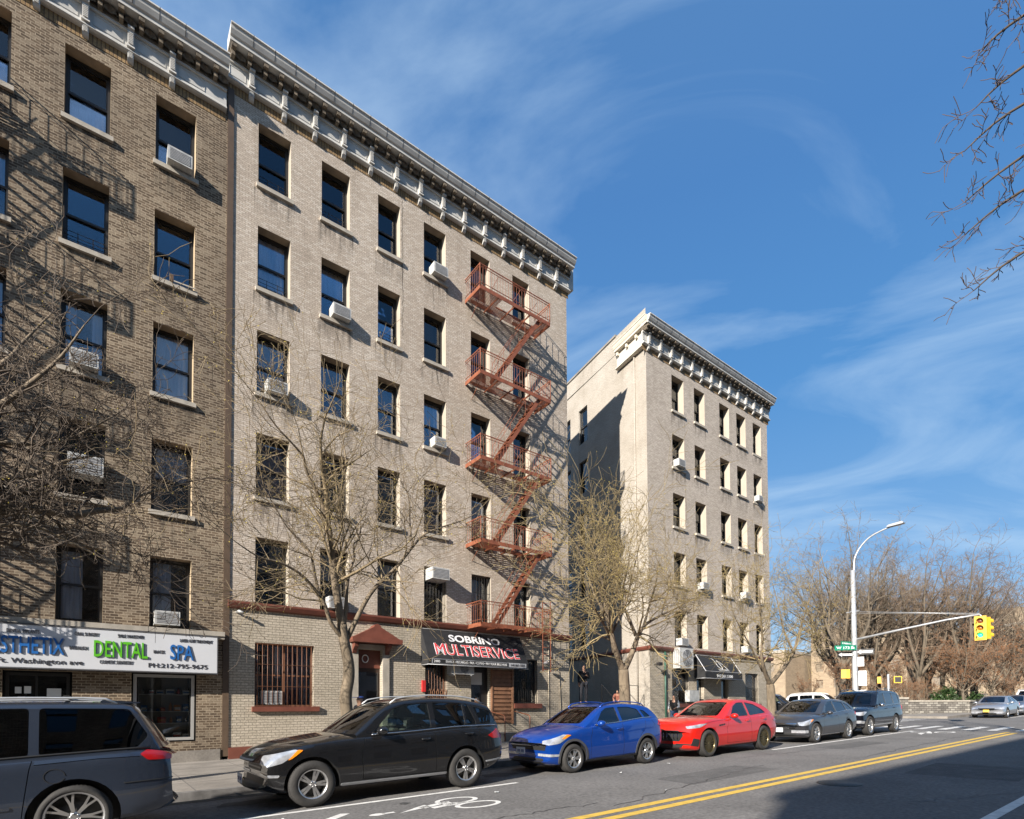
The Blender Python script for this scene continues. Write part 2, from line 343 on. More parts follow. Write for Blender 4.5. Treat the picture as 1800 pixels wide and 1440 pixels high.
# ------------------------------------------------------------------ ground, road, sidewalks
mb = MB()
for xa, xb in ((-500,-60),(-60,60)):
    mb.face([(xa,-400,gz(xa)),(xb,-400,gz(xb)),(xb,400,gz(xb)),(xa,400,gz(xa))])
mb.face([(60,-400,gz(60)),(1500,-400,gz(60)),(1500,400,gz(60)),(60,400,gz(60))])
tag(mb.build('road', m_asph), kind='structure')
CURB = 11.4
mb = MB(); mb.slab(-60,36.0,CURB+0.18,46,0.0,0.15)
g = mb.build('sidewalk', m_conc); tag(g, kind='structure')
mb = MB(); mb.slab(-60,36.0,CURB,CURB+0.18,-0.02,0.154); mb.slab(36.0,36.2,CURB,46,-0.02,0.152)
tag(mb.build('kerb', m_kerb), kind='structure')
mb = MB()                                                   # pavement joints
for i in range(60):
    x = -6 + i*1.5; mb.slab(x, x+0.02, CURB+0.18, 18, 0.150, 0.153) if x < 35.9 else None
for y in (12.9, 14.4, 15.9, 17.2): mb.slab(-8, 36, y, y+0.02, 0.150, 0.1535)
tag(mb.build('pavement_joints', mat('joint_dirt', (0.12,0.11,0.10), 0.9)), kind='structure')
mb = MB(); mb.slab(45.2,59.9,CURB+0.1,60,0.0,0.15); mb.slab(45.2,59.9,CURB,CURB+0.1,-0.02,0.152)
tag(mb.build('park_sidewalk', m_conc), kind='structure')
mb = MB(); mb.slab(-60,33,-60,-0.6,-0.02,0.15); tag(mb.build('near_sidewalk', m_conc), kind='structure')
mb = MB(); mb.face([(47.5,16.5,1.25),(59.9,11.8,1.3),(400,11.8,1.6),(400,260,1.6),(47.5,260,1.3)])
tag(mb.build('park_ground', mat('park_leaf_litter', (0.16,0.12,0.07), 0.95, var=0.5, vscale=0.7, bump=0.5, bscale=5)), kind='structure')

# ------------------------------------------------------------------ road markings
H1 = 0.004
def paint(name, mt, polys, h=H1, f=gz):
    mb = MB()
    for p in polys: mb.face([(x, y, f(x)+h) for x, y in p])
    o = mb.build(name, mt); return tag(o, kind='structure')
def strip(x0, x1, y, w): return [(x0,y-w/2),(x1,y-w/2),(x1,y+w/2),(x0,y+w/2)]
paint('yellow_centre_lines', m_yel, [strip(-30,29.8,5.30,0.165), strip(-30,30.3,5.61,0.165), strip(46,200,5.32,0.13), strip(46,200,5.6,0.13)])
paint('white_parking_lines', m_white, [strip(-20,6.95,8.93,0.11), strip(17.0,29.6,8.76,0.12), strip(-30,30,1.95,0.14), strip(48,200,8.76,0.12)])
# crosswalk bars and stop line
bars = [strip(31.3,34.6,y,0.36) for y in (10.85,9.95,9.05,8.15,7.25,6.35,5.4,4.4,3.4,2.4,1.4,0.4)]
bars += [strip(29.6,30.2,3.0,4.0)]
bars += [[(x-0.18,12.2),(x+0.18,12.2),(x+0.18,15.2),(x-0.18,15.2)] for x in (37.2,38.3,39.4,40.5,41.6,42.7,43.8)]
paint('crosswalk_bars', m_white, bars)
def arc_poly(cx, cy, rx, ry, w, n=26, a0=0, a1=360):
    out = []
    for k in range(n):
        a, b = R(a0+(a1-a0)*k/n), R(a0+(a1-a0)*(k+1)/n)
        out.append([(cx+rx*cos(a),cy+ry*sin(a)),(cx+rx*cos(b),cy+ry*sin(b)),(cx+(rx-w)*cos(b),cy+(ry-w*0.9)*sin(b)),(cx+(rx-w)*cos(a),cy+(ry-w*0.9)*sin(a))])
    return out
m_pink = mat('worn_red_paint', (0.22,0.10,0.085), 0.9, var=0.4, vscale=3)
# bike symbol, shared lane chevrons, far arrow
body = []
body += arc_poly(4.95, 8.06, 0.40, 0.27, 0.09) + arc_poly(5.02, 7.50, 0.42, 0.27, 0.09)
body += [[(3.72,7.70),(4.35,7.86),(4.32,8.05),(4.1,7.93)], [(4.2,7.78),(4.75,7.98),(4.72,8.08),(4.15,7.92)], [(4.3,7.66),(5.0,7.80),(4.98,7.88),(4.3,7.80)],[(4.55,7.7),(4.75,7.7),(4.78,8.05),(4.6,8.05)]]
body += [[(3.42+0.13*cos(R(a))*1.0,7.84+0.085*sin(R(a))) for a in range(0,360,30)], [(3.5,7.80),(3.70,7.80),(3.70,7.88),(3.5,7.88)]]
body += [[(2.35,7.55),(3.14,8.22),(3.02,8.30),(2.2,7.65)],[(2.2,7.65),(2.35,7.75),(2.6,7.1),(2.45,7.0)],[(1.75,7.55),(2.5,8.22),(2.38,8.30),(1.6,7.65)]]
paint('bicycle_lane_symbol', m_white, body)
body2 = arc_poly(29.0, 8.30, 0.62, 0.35, 0.12) + arc_poly(29.1, 7.45, 0.62, 0.35, 0.12) + [[(27.0,7.7),(28.2,7.9),(28.2,8.05),(27.6,8.0)],[(28.0,7.6),(29.0,7.9),(29.0,8.05),(28.0,7.8)]]
paint('bicycle_lane_symbol', m_white, body2)

m_patch = mat('asphalt_patch', (0.105,0.10,0.096), 0.95, var=0.3, vscale=3, bump=0.4, bscale=50); speckle(m_patch, 30, .75, 1.25)
paint('road_patch', m_patch, [[(9.2,6.3),(12.6,6.35),(12.5,7.4),(9.3,7.3)],[(18.5,7.3),(22,7.3),(22,8.1),(18.5,8.1)],[(13.6,2.4),(16.2,2.5),(16.1,4.3),(13.5,4.2)]], 0.002)
rc = random.Random(9); polys = []
for (xa,ya,xb,yb) in ((6.5,5.9,13,7.0),(14,8.3,22,7.2),(3,6.6,6.5,6.2),(16,6.0,28,6.3),(10,3.0,14,1.4)):
    px, py = xa, ya; n = 26
    for i in range(1, n+1):
        qx, qy = xa+(xb-xa)*i/n, ya+(yb-ya)*i/n+rc.uniform(-.09,.09); w_ = rc.uniform(.006,.014); polys.append([(px,py-w_),(qx,qy-w_),(qx,qy+w_),(px,py+w_)]); px, py = qx, qy
paint('tar_seams', mat('tar', (0.035,0.034,0.034), 0.6), polys, 0.0045)
paint('gutter_grime', mat('gutter_dirt', (0.075,0.068,0.058), 0.95, var=0.5, vscale=6), [[(-20,CURB-.34),(36,CURB-.30),(36,CURB-.001),(-20,CURB-.001)]], 0.003)
paint('oil_stains', mat('oil_stain', (0.06,0.058,0.056), 0.8, var=0.4, vscale=8), [[(cx+rx*cos(R(a))*(1+.2*sin(a)), cy+ry*sin(R(a))*(1+.2*cos(a*2))) for a in range(0,360,24)] for cx,cy,rx,ry in ((4.15,8.42,.10,.09),(7.4,10.2,.5,.3),(12.4,10.3,.4,.3),(18.7,10.2,.4,.3),(2.2,10.4,.6,.25))], 0.0055)
mh = empty('manhole_cover', (11.2, 4.5, gz(11.2)), 'round iron manhole cover set in the asphalt near the double yellow line', 'manhole cover')
mb = MB(); mb.lathe([(0,.012),(.30,.012),(.31,.006),(.33,.006),(.38,.009),(.38,0)],28); mb.build('cover_ring', mat('cast_iron',(0.07,0.068,0.065),0.55,metal=0.6,var=.4,vscale=20), mh); mh.rotation_euler = (0,-math.atan(GR),0)
# ------------------------------------------------------------------ window kit (meshes shared between windows of one size)
WIN = {}
def win_meshes(w, h, tall=False):
    k = (round(w,2), round(h,2))
    if k in WIN: return WIN[k]
    f = 0.065
    a = MB()
    a.box(0,f,0,0.12,0,h); a.box(w-f,w,0,0.12,0,h); a.box(f,w-f,0,0.12,h-f,h); a.box(f,w-f,0,0.12,0,0.05)
    mid = h*0.5
    a.box(f,w-f,0.025,0.075,mid-0.03,mid+0.03)                       # meeting rails
    a.box(f,f+0.035,0.03,0.07,mid+0.03,h-f); a.box(w-f-0.035,w-f,0.03,0.07,mid+0.03,h-f); a.box(f+0.035,w-f-0.035,0.03,0.07,h-f-0.045,h-f)
    a.box(f,f+0.035,0.072,0.11,0.05,mid-0.03); a.box(w-f-0.035,w-f,0.072,0.11,0.05,mid-0.03); a.box(f+0.035,w-f-0.035,0.072,0.11,0.05,0.10)
    g = MB(); g.box(f+0.03,w-f-0.03,0.048,0.054,mid+0.02,h-f-0.03); g.box(f+0.03,w-f-0.03,0.088,0.094,0.08,mid-0.01)
    WIN[k] = (a.mesh('window_frame', m_black), g.mesh('window_pane', m_glass)); return WIN[k]
CUR = {}
def cur_mesh(w, h, kind):
    k = (round(w,2), round(h,2), kind)
    if k in CUR: return CUR[k]
    a = MB(); mt = m_cur
    def folds(x0, x1, z0, z1, amp=0.025, n=None):
        n = n or max(6, int((x1-x0)/0.03)); rnd = random.Random(int(w*100)+len(kind)); ph = [rnd.uniform(-.4,.4) for _ in range(n+1)]
        for i in range(n):
            xa, xb = x0+(x1-x0)*i/n, x0+(x1-x0)*(i+1)/n
            ya, yb = 0.145+amp*sin(i*1.25+ph[i]), 0.145+amp*sin((i+1)*1.25+ph[i+1])
            a.face([(xa,ya,z0),(xb,yb,z0),(xb,yb,z1),(xa,ya,z1)], 0, True)
    if kind == 'full': folds(0.05,w-0.05,0.05,h-0.05)
    elif kind == 'sides': folds(0.05,0.05+w*0.28,0.1,h-0.05); folds(w-0.05-w*0.28,w-0.05,0.1,h-0.05)
    elif kind == 'left': folds(0.05,0.05+w*0.5,0.1,h-0.05)
    elif kind == 'plum': folds(0.05,w-0.05,0.05,h-0.05); mt = m_cur2
    elif kind == 'half': folds(0.05,w-0.05,h*0.5,h-0.05)
    elif kind == 'shade':
        a.box(0.05,w-0.05,0.12,0.13,h*0.45,h-0.04); mt = m_blind
    elif kind == 'blind':
        for i in range(int((h*0.55)/0.05)): a.bar((0.06,0.14,h-0.1-i*0.05),(w-0.06,0.14,h-0.1-i*0.05),0.04,0.006)
        mt = m_blind
    CUR[k] = a.mesh('curtain', mt); return CUR[k]
SILL = {}
def sill_mesh(w, hh=0.12, pr=0.09, mt=None, fake=0.30):
    k = (round(w,2), hh, pr, (mt or m_stone).name)
    if k not in SILL:
        a = MB(); a.box(-0.06,w+0.07,-fake-pr,-fake+0.001,-hh,0.002); a.box(0.001,w-0.001,-fake+0.001,0.02,-hh*0.6,0.003)
        SILL[k] = a.mesh('sill', mt or m_stone)
    return SILL[k]
GUARD = {}
def guard_mesh(w):
    k = round(w,2)
    if k not in GUARD:
        a = MB()
        for z in (0.12,0.25,0.38,0.5): a.tube([(0.02,-0.06,z),(w-0.02,-0.06,z)],0.008,5)
        for x in (w*0.33,w*0.66): a.tube([(x,-0.06,0.02),(x,-0.06,0.52)],0.010,5)
        GUARD[k] = a.mesh('window_guard', m_iron)
    return GUARD[k]
def bars_mesh(w, h, mt, n=None, rows=(0.33,0.66), y=-0.24):
    a = MB(); n = n or int(w/0.12)
    for i in range(n+1):
        x = 0.03+(w-0.06)*i/n; a.tube([(x,y,0.01),(x,y,h-0.01)],0.009,5)
    for q in (0.02,*rows,0.98): a.bar((0.005,y,h*q),(w-0.005,y,h*q),0.028,0.012)
    return a.mesh('security_bars', mt)
def stain_mat():
    m = bpy.data.materials.new('rain_soot'); m.use_nodes = True; t = m.node_tree; b = t.nodes['Principled BSDF']; b.inputs['Base Color'].default_value = (0.045,0.038,0.032,1); b.inputs['Roughness'].default_value = 0.95
    tcn = N(t, 'ShaderNodeTexCoord'); oi = N(t, 'ShaderNodeObjectInfo'); ad = N(t, 'ShaderNodeVectorMath', operation='ADD'); t.links.new(tcn.outputs['UV'], ad.inputs[0]); t.links.new(oi.outputs['Location'], ad.inputs[1])
    mp_ = N(t, 'ShaderNodeMapping'); mp_.inputs['Scale'].default_value = (7, 0.9, 1); t.links.new(ad.outputs[0], mp_.inputs[0]); nz = N(t, 'ShaderNodeTexNoise'); nz.inputs['Scale'].default_value = 1; nz.inputs['Detail'].default_value = 4; t.links.new(mp_.outputs[0], nz.inputs[0])
    sp = N(t, 'ShaderNodeSeparateXYZ'); t.links.new(tcn.outputs['UV'], sp.inputs[0]); fd = N(t, 'ShaderNodeMapRange'); fd.inputs[1].default_value = -1.1; fd.inputs[2].default_value = -.12; t.links.new(sp.outputs[1], fd.inputs[0])
    r_ = N(t, 'ShaderNodeMapRange'); r_.inputs[1].default_value = .42; r_.inputs[2].default_value = .72; r_.inputs[4].default_value = .62; t.links.new(nz.outputs[0], r_.inputs[0]); mu = N(t, 'ShaderNodeMath', operation='MULTIPLY'); t.links.new(fd.outputs[0], mu.inputs[0]); t.links.new(r_.outputs[0], mu.inputs[1]); t.links.new(mu.outputs[0], b.inputs['Alpha']); return m
m_stain = stain_mat(); STN = {}
def stain_mesh(w, y):
    k = (round(w,2), y)
    if k not in STN:
        a = MB(); a.face([(-.12,-y-.004,-1.1),(w+.12,-y-.004,-1.1),(w+.12,-y-.004,-.122),(-.12,-y-.004,-.122)]); STN[k] = a.mesh('rain_stain', m_stain)
    return STN[k]
def add_window(parent, x, z, w, h, cur=None, sill=True, guard=False, y=0.30, bars=None, sillmat=None):
    fr, gl = win_meshes(w, h); o = put('window', fr, parent, (x, y, z)); put('pane', gl, o)
    if cur: put('curtain', cur_mesh(w, h, cur), o)
    if sill: put('rain_stain', stain_mesh(w, y), put('sill', sill_mesh(w, mt=sillmat, fake=y), o)) if False else (put('sill', sill_mesh(w, mt=sillmat, fake=y), o), put('rain_stain', stain_mesh(w, y), o))
    if guard: put('window_guard', guard_mesh(w), o)
    if bars: put('security_bars', bars, o)
    return o

# ------------------------------------------------------------------ cornice kit, local frame: wall plane y=0, outwards -y
def cornice_parts(parent, x0, x1, T, first, sp, nb, wrap=False, br=True, px=0.0):
    a = MB()
    prof = [(0.02,T),(-0.60,T),(-0.61,T-0.05),(-0.57,T-0.07),(-0.55,T-0.16),(-0.49,T-0.27),(-0.44,T-0.30),(-0.44,T-0.40),(0.02,T-0.40)]
    a.prism(prof, x0, x1, 'x')
    # thin standing seams of the gutter
    n = int((x1-x0)/0.62)
    # frieze and lower moulding
    a.box(x0, x1, -0.06, 0.0, T-1.15, T-0.72)
    pr2 = [(0.0,T-1.15),(-0.08,T-1.15),(-0.155,T-1.25),(-0.16,T-1.29),(-0.10,T-1.32),(0.0,T-1.32)]
    a.prism(pr2, x0, x1, 'x')
    a.box(x0, x1, -0.12, -0.001, T-0.72, T-0.66)
    put('cornice', a.mesh('cornice', m_corn, fix=False), parent)
    sm_ = MB()
    for i in range(1, n): sm_.prism([(-0.602,T+.002),(-0.614,T-0.05),(-0.574,T-0.07),(-0.554,T-0.16),(-0.494,T-0.27),(-0.47,T-.27),(-.53,T-.16),(-.55,T-.05),(-.57,T+.002)], x0+i*0.62-0.006, x0+i*0.62+0.006, 'x')
    put('gutter_joint', sm_.mesh('gutter_joint', m_iron), parent)
    o = MB()                                           # shell and leaf band; weathering and soffit shade share its dark colour
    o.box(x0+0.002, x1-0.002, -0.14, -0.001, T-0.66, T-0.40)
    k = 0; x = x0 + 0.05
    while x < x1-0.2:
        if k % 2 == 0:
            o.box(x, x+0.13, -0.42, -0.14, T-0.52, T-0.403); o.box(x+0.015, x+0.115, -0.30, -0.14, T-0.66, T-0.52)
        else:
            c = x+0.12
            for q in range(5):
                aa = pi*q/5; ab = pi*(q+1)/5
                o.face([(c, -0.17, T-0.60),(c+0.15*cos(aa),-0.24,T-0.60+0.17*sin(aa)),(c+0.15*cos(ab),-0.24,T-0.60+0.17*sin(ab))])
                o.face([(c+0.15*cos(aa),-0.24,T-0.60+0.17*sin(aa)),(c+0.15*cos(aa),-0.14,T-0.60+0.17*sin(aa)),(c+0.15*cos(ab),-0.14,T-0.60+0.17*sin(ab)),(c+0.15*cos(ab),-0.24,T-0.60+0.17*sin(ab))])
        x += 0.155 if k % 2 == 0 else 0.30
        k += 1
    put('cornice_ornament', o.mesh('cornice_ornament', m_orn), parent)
    p = MB()                                           # raised panel edges on the frieze
    for i in range(-1, nb):
        xa = max(x0+0.05, first+i*sp+0.16); xb = min(x1-0.05, first+(i+1)*sp-0.16)
        if xb-xa < 0.2: continue
        for (q0,q1,q2,q3) in ((xa,xb,T-0.80,T-0.785),(xa,xb,T-1.09,T-1.075),(xa,xa+0.015,T-1.075,T-0.80),(xb-0.015,xb,T-1.075,T-0.80)):
            p.box(q0,q1,-0.072,-0.0605,q2,q3)
    put('frieze_panel_moulding', p.mesh('frieze_panel_moulding', m_corn), parent)
    s = MB(); s.box(x0+0.02, x1-0.02, -0.012, 0.0, T-1.58, T-1.321); put('soldier_course', s.mesh('soldier_course', m_sold), parent)
    if br:
        b = MB()
        b.prism([(-0.003,0),(-0.24,0),(-0.24,-0.05),(-0.185,-0.08),(-0.175,-0.50),(-0.003,-0.50)], -0.075, 0.075, 'x')
        b.prism([(-0.003,-0.50),(-0.19,-0.50),(-0.205,-0.55),(-0.003,-0.55)], -0.09, 0.09, 'x')
        b.prism([(-0.003,-0.55),(-0.135,-0.55),(-0.12,-0.80),(-0.07,-0.86),(-0.003,-0.88)], -0.07, 0.07, 'x')
        for q in range(7): b.box(-0.052,0.052,-0.205,-0.15,-0.17-q*0.048,-0.145-q*0.048)
        for q in range(5): b.box(-0.045,0.045,-0.148,-0.11,-0.63-q*0.04,-0.612-q*0.04)
        me = b.mesh('cornice_bracket', m_corn)
        for i in range(nb): put('cornice_bracket', me, parent, (first+i*sp, 0, T-0.66))

# ------------------------------------------------------------------ dark brick building (left)
B1 = empty('apartment_building', (-30, 18, 0), 'dark brown brick apartment building with dental shop on its ground floor, at the left edge', 'building')
ox = -30.0
cols1 = [(-4.85,-3.86),(-2.84,-1.85),(-0.82,0.15),(1.18,2.17)]
rows1 = [(17.16,19.11),(13.82,15.79),(10.53,12.56),(7.22,9.25),(3.98,5.95)]
holes = [(a-ox,b-ox,c,d) for a,b in cols1 for c,d in rows1]
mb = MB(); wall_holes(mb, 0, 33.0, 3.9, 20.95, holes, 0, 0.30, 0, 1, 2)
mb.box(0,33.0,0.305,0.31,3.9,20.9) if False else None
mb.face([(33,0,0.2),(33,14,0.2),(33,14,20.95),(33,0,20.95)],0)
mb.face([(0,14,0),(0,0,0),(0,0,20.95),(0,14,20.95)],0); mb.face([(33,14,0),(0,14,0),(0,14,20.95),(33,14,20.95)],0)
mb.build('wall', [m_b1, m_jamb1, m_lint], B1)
gh = [(-1.77-ox,-0.45-ox,0.1,2.66),(0.80-ox,2.33-ox,0.78,2.70),(-6.5-ox,-2.4-ox,0.6,2.66)]
mb = MB(); wall_holes(mb, 0, 33.0, -0.5, 3.9, gh, 0, 0.25, 0, 1, 1); mb.build('shopfront_wall', [m_b1, m_black], B1)
mb = MB(); mb.slab(0,32.95,-0.06,-0.001,0.0,0.42, f=lambda x: sz(x+ox)-0.1); mb.build('base_course', m_conc, B1)
mb = MB(); mb.face([(0,0,20.9),(33,0,20.9),(33,14,20.9),(0,14,20.9)]); mb.build('roof', m_roof, B1)
mb = MB(); mb.box(0.1,32.9,0.9,0.92,0.2,20.7); mb.build('room_interior', m_dark, B1)
cu1 = {(0,0):'full',(1,0):'full',(2,0):'full',(3,0):'shade',(2,1):None,(3,1):None,(2,2):'sides',(3,2):'full',(1,1):'half',(1,2):'sides',(2,3):None,(3,3):'half',(2,4):'left',(3,4):'left'}
for ci,(a,b) in enumerate(cols1):
    for ri,(c,d) in enumerate(rows1):
        w = add_window(B1, a-ox, c, b-a, d-c, cu1.get((ci,ri)), guard=(ri==1 and ci==2), sill=(ri<4))
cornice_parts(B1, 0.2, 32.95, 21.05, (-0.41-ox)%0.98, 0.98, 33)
mb = MB(); mb.box(33.0,33.17,-0.03,0.06,0.3,20.6); 
mb.build('downpipe', m_pipe, B1)
mb = MB(); mb.box(20,33.0,-0.34,0.0,3.80,3.93); mb.box(20,33.0,-0.30,0.0,3.72,3.80); mb.build('stone_ledge', m_stone, B1)
# shop windows
def simple_frame(x0,x1,z0,z1,y,f,mt,parent,name='window_frame',mull=()):
    a = MB(); a.box(x0,x0+f,y,y+0.08,z0,z1); a.box(x1-f,x1,y,y+0.08,z0,z1); a.box(x0+f,x1-f,y,y+0.08,z1-f,z1); a.box(x0+f,x1-f,y,y+0.08,z0,z0+f)
    for m_ in mull: a.box(m_-0.02,m_+0.02,y+0.01,y+0.07,z0+f,z1-f)
    o = a.build(name, mt, parent); g = MB(); g.box(x0+f,x1-f,y+0.035,y+0.042,z0+f,z1-f); g.build('pane', m_glass2, o); return o
simple_frame(0.84-ox,2.29-ox,0.82,2.66,0.05,0.08,mat('grey_aluminium',(0.42,0.41,0.39),0.4,metal=0.3),B1,'display_window')
f_ = simple_frame(-1.73-ox,-0.50-ox,0.2,2.62,0.12,0.07,m_black,B1,'shop_door',mull=(-1.15-ox,))
pp = MB()
for (xx,zz_,w_,h_) in ((-1.55,2.1,.12,.16),(-1.38,2.1,.13,.18),(-1.5,1.87,.14,.15),(-1.52,1.62,.18,.14),(-0.95,2.03,.28,.2),(-0.93,1.72,.24,.24),(-0.93,1.5,.25,.1)):
    pp = MB(); pp.box(xx-ox,xx+w_-ox,0.108,0.112,zz_,zz_+h_); pp.build('notice', m_paper, f_)
pp
# display cabinet behind the right-hand shop window
cab = empty('display_cabinet', (0.95,18.15,0.82), 'glass shelved display cabinet behind the shop window right of the dental shop door', 'cabinet')
mb = MB(); mb.box(0,1.25,0.30,0.33,0,1.8); mb.box(0,0.03,0,0.30,0,1.8); mb.box(1.22,1.25,0,0.30,0,1.8); mb.build('cabinet_body', mat('grey_laminate',(0.30,0.28,0.26),0.6), cab)
for k, z in enumerate((0.02,0.47,0.80,1.28)):
    mb = MB(); mb.box(0.03,1.22,0.02,0.30,z,z+0.02); mb.build('shelf', mat('shelf_board',(0.6,0.58,0.55),0.5), cab)
rnd = random.Random(5)
gm = [mat('box_white',(0.6,0.6,0.6),0.5),mat('box_red',(0.4,0.06,0.05),0.5),mat('bottle_blue',(0.05,0.15,0.35),0.3),mat('box_orange',(0.5,0.2,0.05),0.5),mat('foil_silver',(0.6,0.6,0.62),0.25,metal=0.8)]
gn = ['white','red','blue','orange','silver']
sh = ['bottom','second','third','top']
for k, z in enumerate((0.04,0.49,0.82,1.30)):
    x = 0.08; seen = {}
    while x < 1.12:
        ci = rnd.randrange(5) if k else rnd.choice([0,1,4,4,2]); kind = rnd.choice(['box','bottle']); w = rnd.uniform(0.09,0.2) if kind=='box' else rnd.uniform(0.07,0.09); h = rnd.uniform(0.08,0.26)
        a = MB()
        if kind == 'box': a.box(0,w,0,0.12,0,h*0.8); a.box(0.01,w-0.01,-0.003,0,h*0.2,h*0.5,1)
        else: a.lathe([(0.0,0),(w/2,0),(w/2,h*0.65),(w/4,h*0.8),(w/5,h),(0,h)],10,(w/2,0.06,0)); 
        side = 'left' if x < 0.45 else ('middle of the' if x < 0.8 else 'right')
        o = a.build(('packet' if kind=='box' else 'bottle'), [gm[ci], gm[(ci+2)%5]]); o.location = (0.95+x, 18.18, 0.82+z)
        key = (kind,ci,side); seen[key] = seen.get(key,0)+1; nth = {1:'',2:'second ',3:'third ',4:'fourth '}[seen[key]]
        tag(o, f"{nth}{gn[ci]} {kind if kind=='bottle' else 'carton'} at the {side.replace(' of the','')} of the {sh[k]} shelf in the shop display cabinet", kind, 'goods on the display shelves')
        x += w + rnd.uniform(0.03,0.1)
# long dental sign
sg = empty('shop_sign', (-5.2,17.6,2.72), 'long white dental shop sign with blue and green raised letters above the shopfront', 'sign')
mb = MB(); mb.box(0,7.99,0,0.38,0,1.03); mb.build('sign_box', mat('sign_white',(0.55,0.56,0.58),0.35,var=0.08,vscale=1), sg)
mb = MB(); mb.box(-0.02,8.01,-0.012,0.39,1.032,1.06); mb.box(-0.02,8.01,-0.012,0.39,-0.03,-0.002); mb.box(7.992,8.015,-0.01,0.38,-0.002,1.032); mb.build('sign_trim', mat('dark_trim',(0.08,0.08,0.085),0.5), sg)
t_b = mat('letter_blue',(0.02,0.12,0.36),0.35); t_g = mat('letter_green',(0.10,0.42,0.02),0.35); t_k = mat('letter_black',(0.03,0.03,0.035),0.5); t_w = mat('letter_white',(0.75,0.75,0.75),0.5); t_gs = mat('letter_shadow_grey',(0.22,0.26,0.32),0.5)
def st(b, s, m_, px, z, xs=1, bold=0, ext=0.004, dy=0.0): return text_at(b, s, m_, sg, px+5.2, -0.006-dy, z-2.72, xs=xs, bold=bold, ext=ext)
def fit_text(b, x0, x1, z0, z1, m_, parent, X, Y, Z, tilt=0.0, bold=0.0, ext=0.005, name='lettering'):
    """text scaled so that it spans x0..x1, z0..z1 on the plane; X,Y,Z = parent's origin"""
    me = text_mesh(b, 1.0, m_, ext, 1.0, bold)
    vx = [v.co.x for v in me.vertices]; vy = [v.co.y for v in me.vertices]
    a0, a1, b0, b1 = min(vx), max(vx), min(vy), max(vy)
    me.transform(Matrix.Translation((-(a0+a1)/2, -(b0+b1)/2, 0))); me.transform(Matrix.Diagonal(((x1-x0)/(a1-a0), (z1-z0)/(b1-b0), 1, 1)))
    me.transform(Matrix.Rotation(R(90)-tilt, 4, 'X'))
    return put(name, me, parent, ((x0+x1)/2-X, Y, (z0+z1)/2-Z))
def ds(b, x0, x1, z0, z1, m_, bold=0.0, ext=0.004): fit_text(b, x0, x1, z0, z1, m_, sg, -5.2, -0.008, 2.72, bold=bold, ext=ext)
for (b,x0,x1,c_) in (('AESTHETIX',-2.14,-0.61,t_b),('DENTAL',-0.02,1.13,t_g),('SPA',1.64,2.20,t_b)):
    fit_text(b, x0+0.022, x1+0.022, 3.04, 3.455, t_gs, sg, -5.2, -0.010, 2.72, bold=0.01, ext=0.004, name='letter_shadow')  # painted drop shadow: grey letter copies shifted right and down
    fit_text(b, x0, x1, 3.05, 3.47, c_, sg, -5.2, -0.024, 2.72, bold=0.01, ext=0.006)
ds('Ft. Washington ave', -1.85, -0.23, 2.78, 2.94, t_k, 0.008); ds('PH:212-795-9675', 1.15, 2.55, 2.82, 2.94, t_k, 0.008)
for (b,x0,x1,z) in (('DENTAL IMPLANTS',-1.68,-1.08,3.59),('ORAL SURGERY',-0.41,0.08,3.61),('SMILE MAKEOVER',0.47,1.04,3.62),('LASER GUM TREATMENT',1.87,2.67,3.60),('INVISALIGN',-0.51,-0.15,3.25),('BRACES',1.26,1.51,3.25),('COSMETIC DENTISTRY',0.10,0.81,2.92)):
    ds(b, x0, x1, z-0.045, z+0.045, t_k, 0.0)

# ------------------------------------------------------------------ middle building
B2 = empty('apartment_building', (3.17, 18, 0), 'six storey greige brick building with black lettered awning and brown pediment door', 'building')
ox2 = 3.17; L2 = 17.0-ox2
cols2 = [(3.87,4.85),(5.84,6.81),(7.84,8.70),(9.67,10.62),(11.77,12.70),(13.88,14.78)]
rows2 = [(18.09,20.07),(14.79,16.77),(11.48,13.47),(8.22,10.22),(4.95,6.98)]
holes = [(a-ox2,b-ox2,c,d) for a,b in cols2 for c,d in rows2]
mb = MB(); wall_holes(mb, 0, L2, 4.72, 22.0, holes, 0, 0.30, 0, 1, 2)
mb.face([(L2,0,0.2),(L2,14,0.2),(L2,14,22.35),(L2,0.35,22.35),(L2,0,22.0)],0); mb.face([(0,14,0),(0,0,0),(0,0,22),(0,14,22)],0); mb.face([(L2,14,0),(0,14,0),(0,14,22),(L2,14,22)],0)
mb.face([(L2-0.3,0.35,22.0),(L2-0.3,0.35,22.35),(L2-0.3,14,22.35),(L2-0.3,14,22.0)],0); mb.face([(L2-0.3,0.35,22.35),(L2,0.35,22.35),(L2,14,22.35),(L2-0.3,14,22.35)],0)  # unseen side parapet, raised to lift the shadow on the corner building
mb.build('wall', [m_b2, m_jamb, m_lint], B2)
gh = [(3.88,5.66,1.77,3.73),(7.13,8.02,0.25,3.73),(9.71,10.65,1.3,3.4),(11.73,12.60,0.3,3.4),(13.85,15.13,1.88,3.74)]
ghl = [(a-ox2,b-ox2,c,d) for a,b,c,d in gh]
mb = MB(); wall_holes(mb, 0, L2, -0.5, 4.72, ghl, 0, 0.26, 0, 1, 1); mb.build('ground_floor_wall', [m_b2g, m_b2g], B2)
mb = MB(); mb.face([(0,0,21.9),(L2,0,21.9),(L2,14,21.9),(0,14,21.9)]); mb.build('roof', m_roof, B2)
mb = MB(); mb.box(0.1,L2-0.1,0.9,0.92,0.2,21.7); mb.build('room_interior', m_dark, B2)
mb = MB(); mb.prism([(0.0,4.70),(-0.10,4.74),(-0.16,4.86),(-0.16,4.92),(0.0,4.945)], -0.05, L2+0.06, 'x'); mb.build('belt_course', m_red, B2)
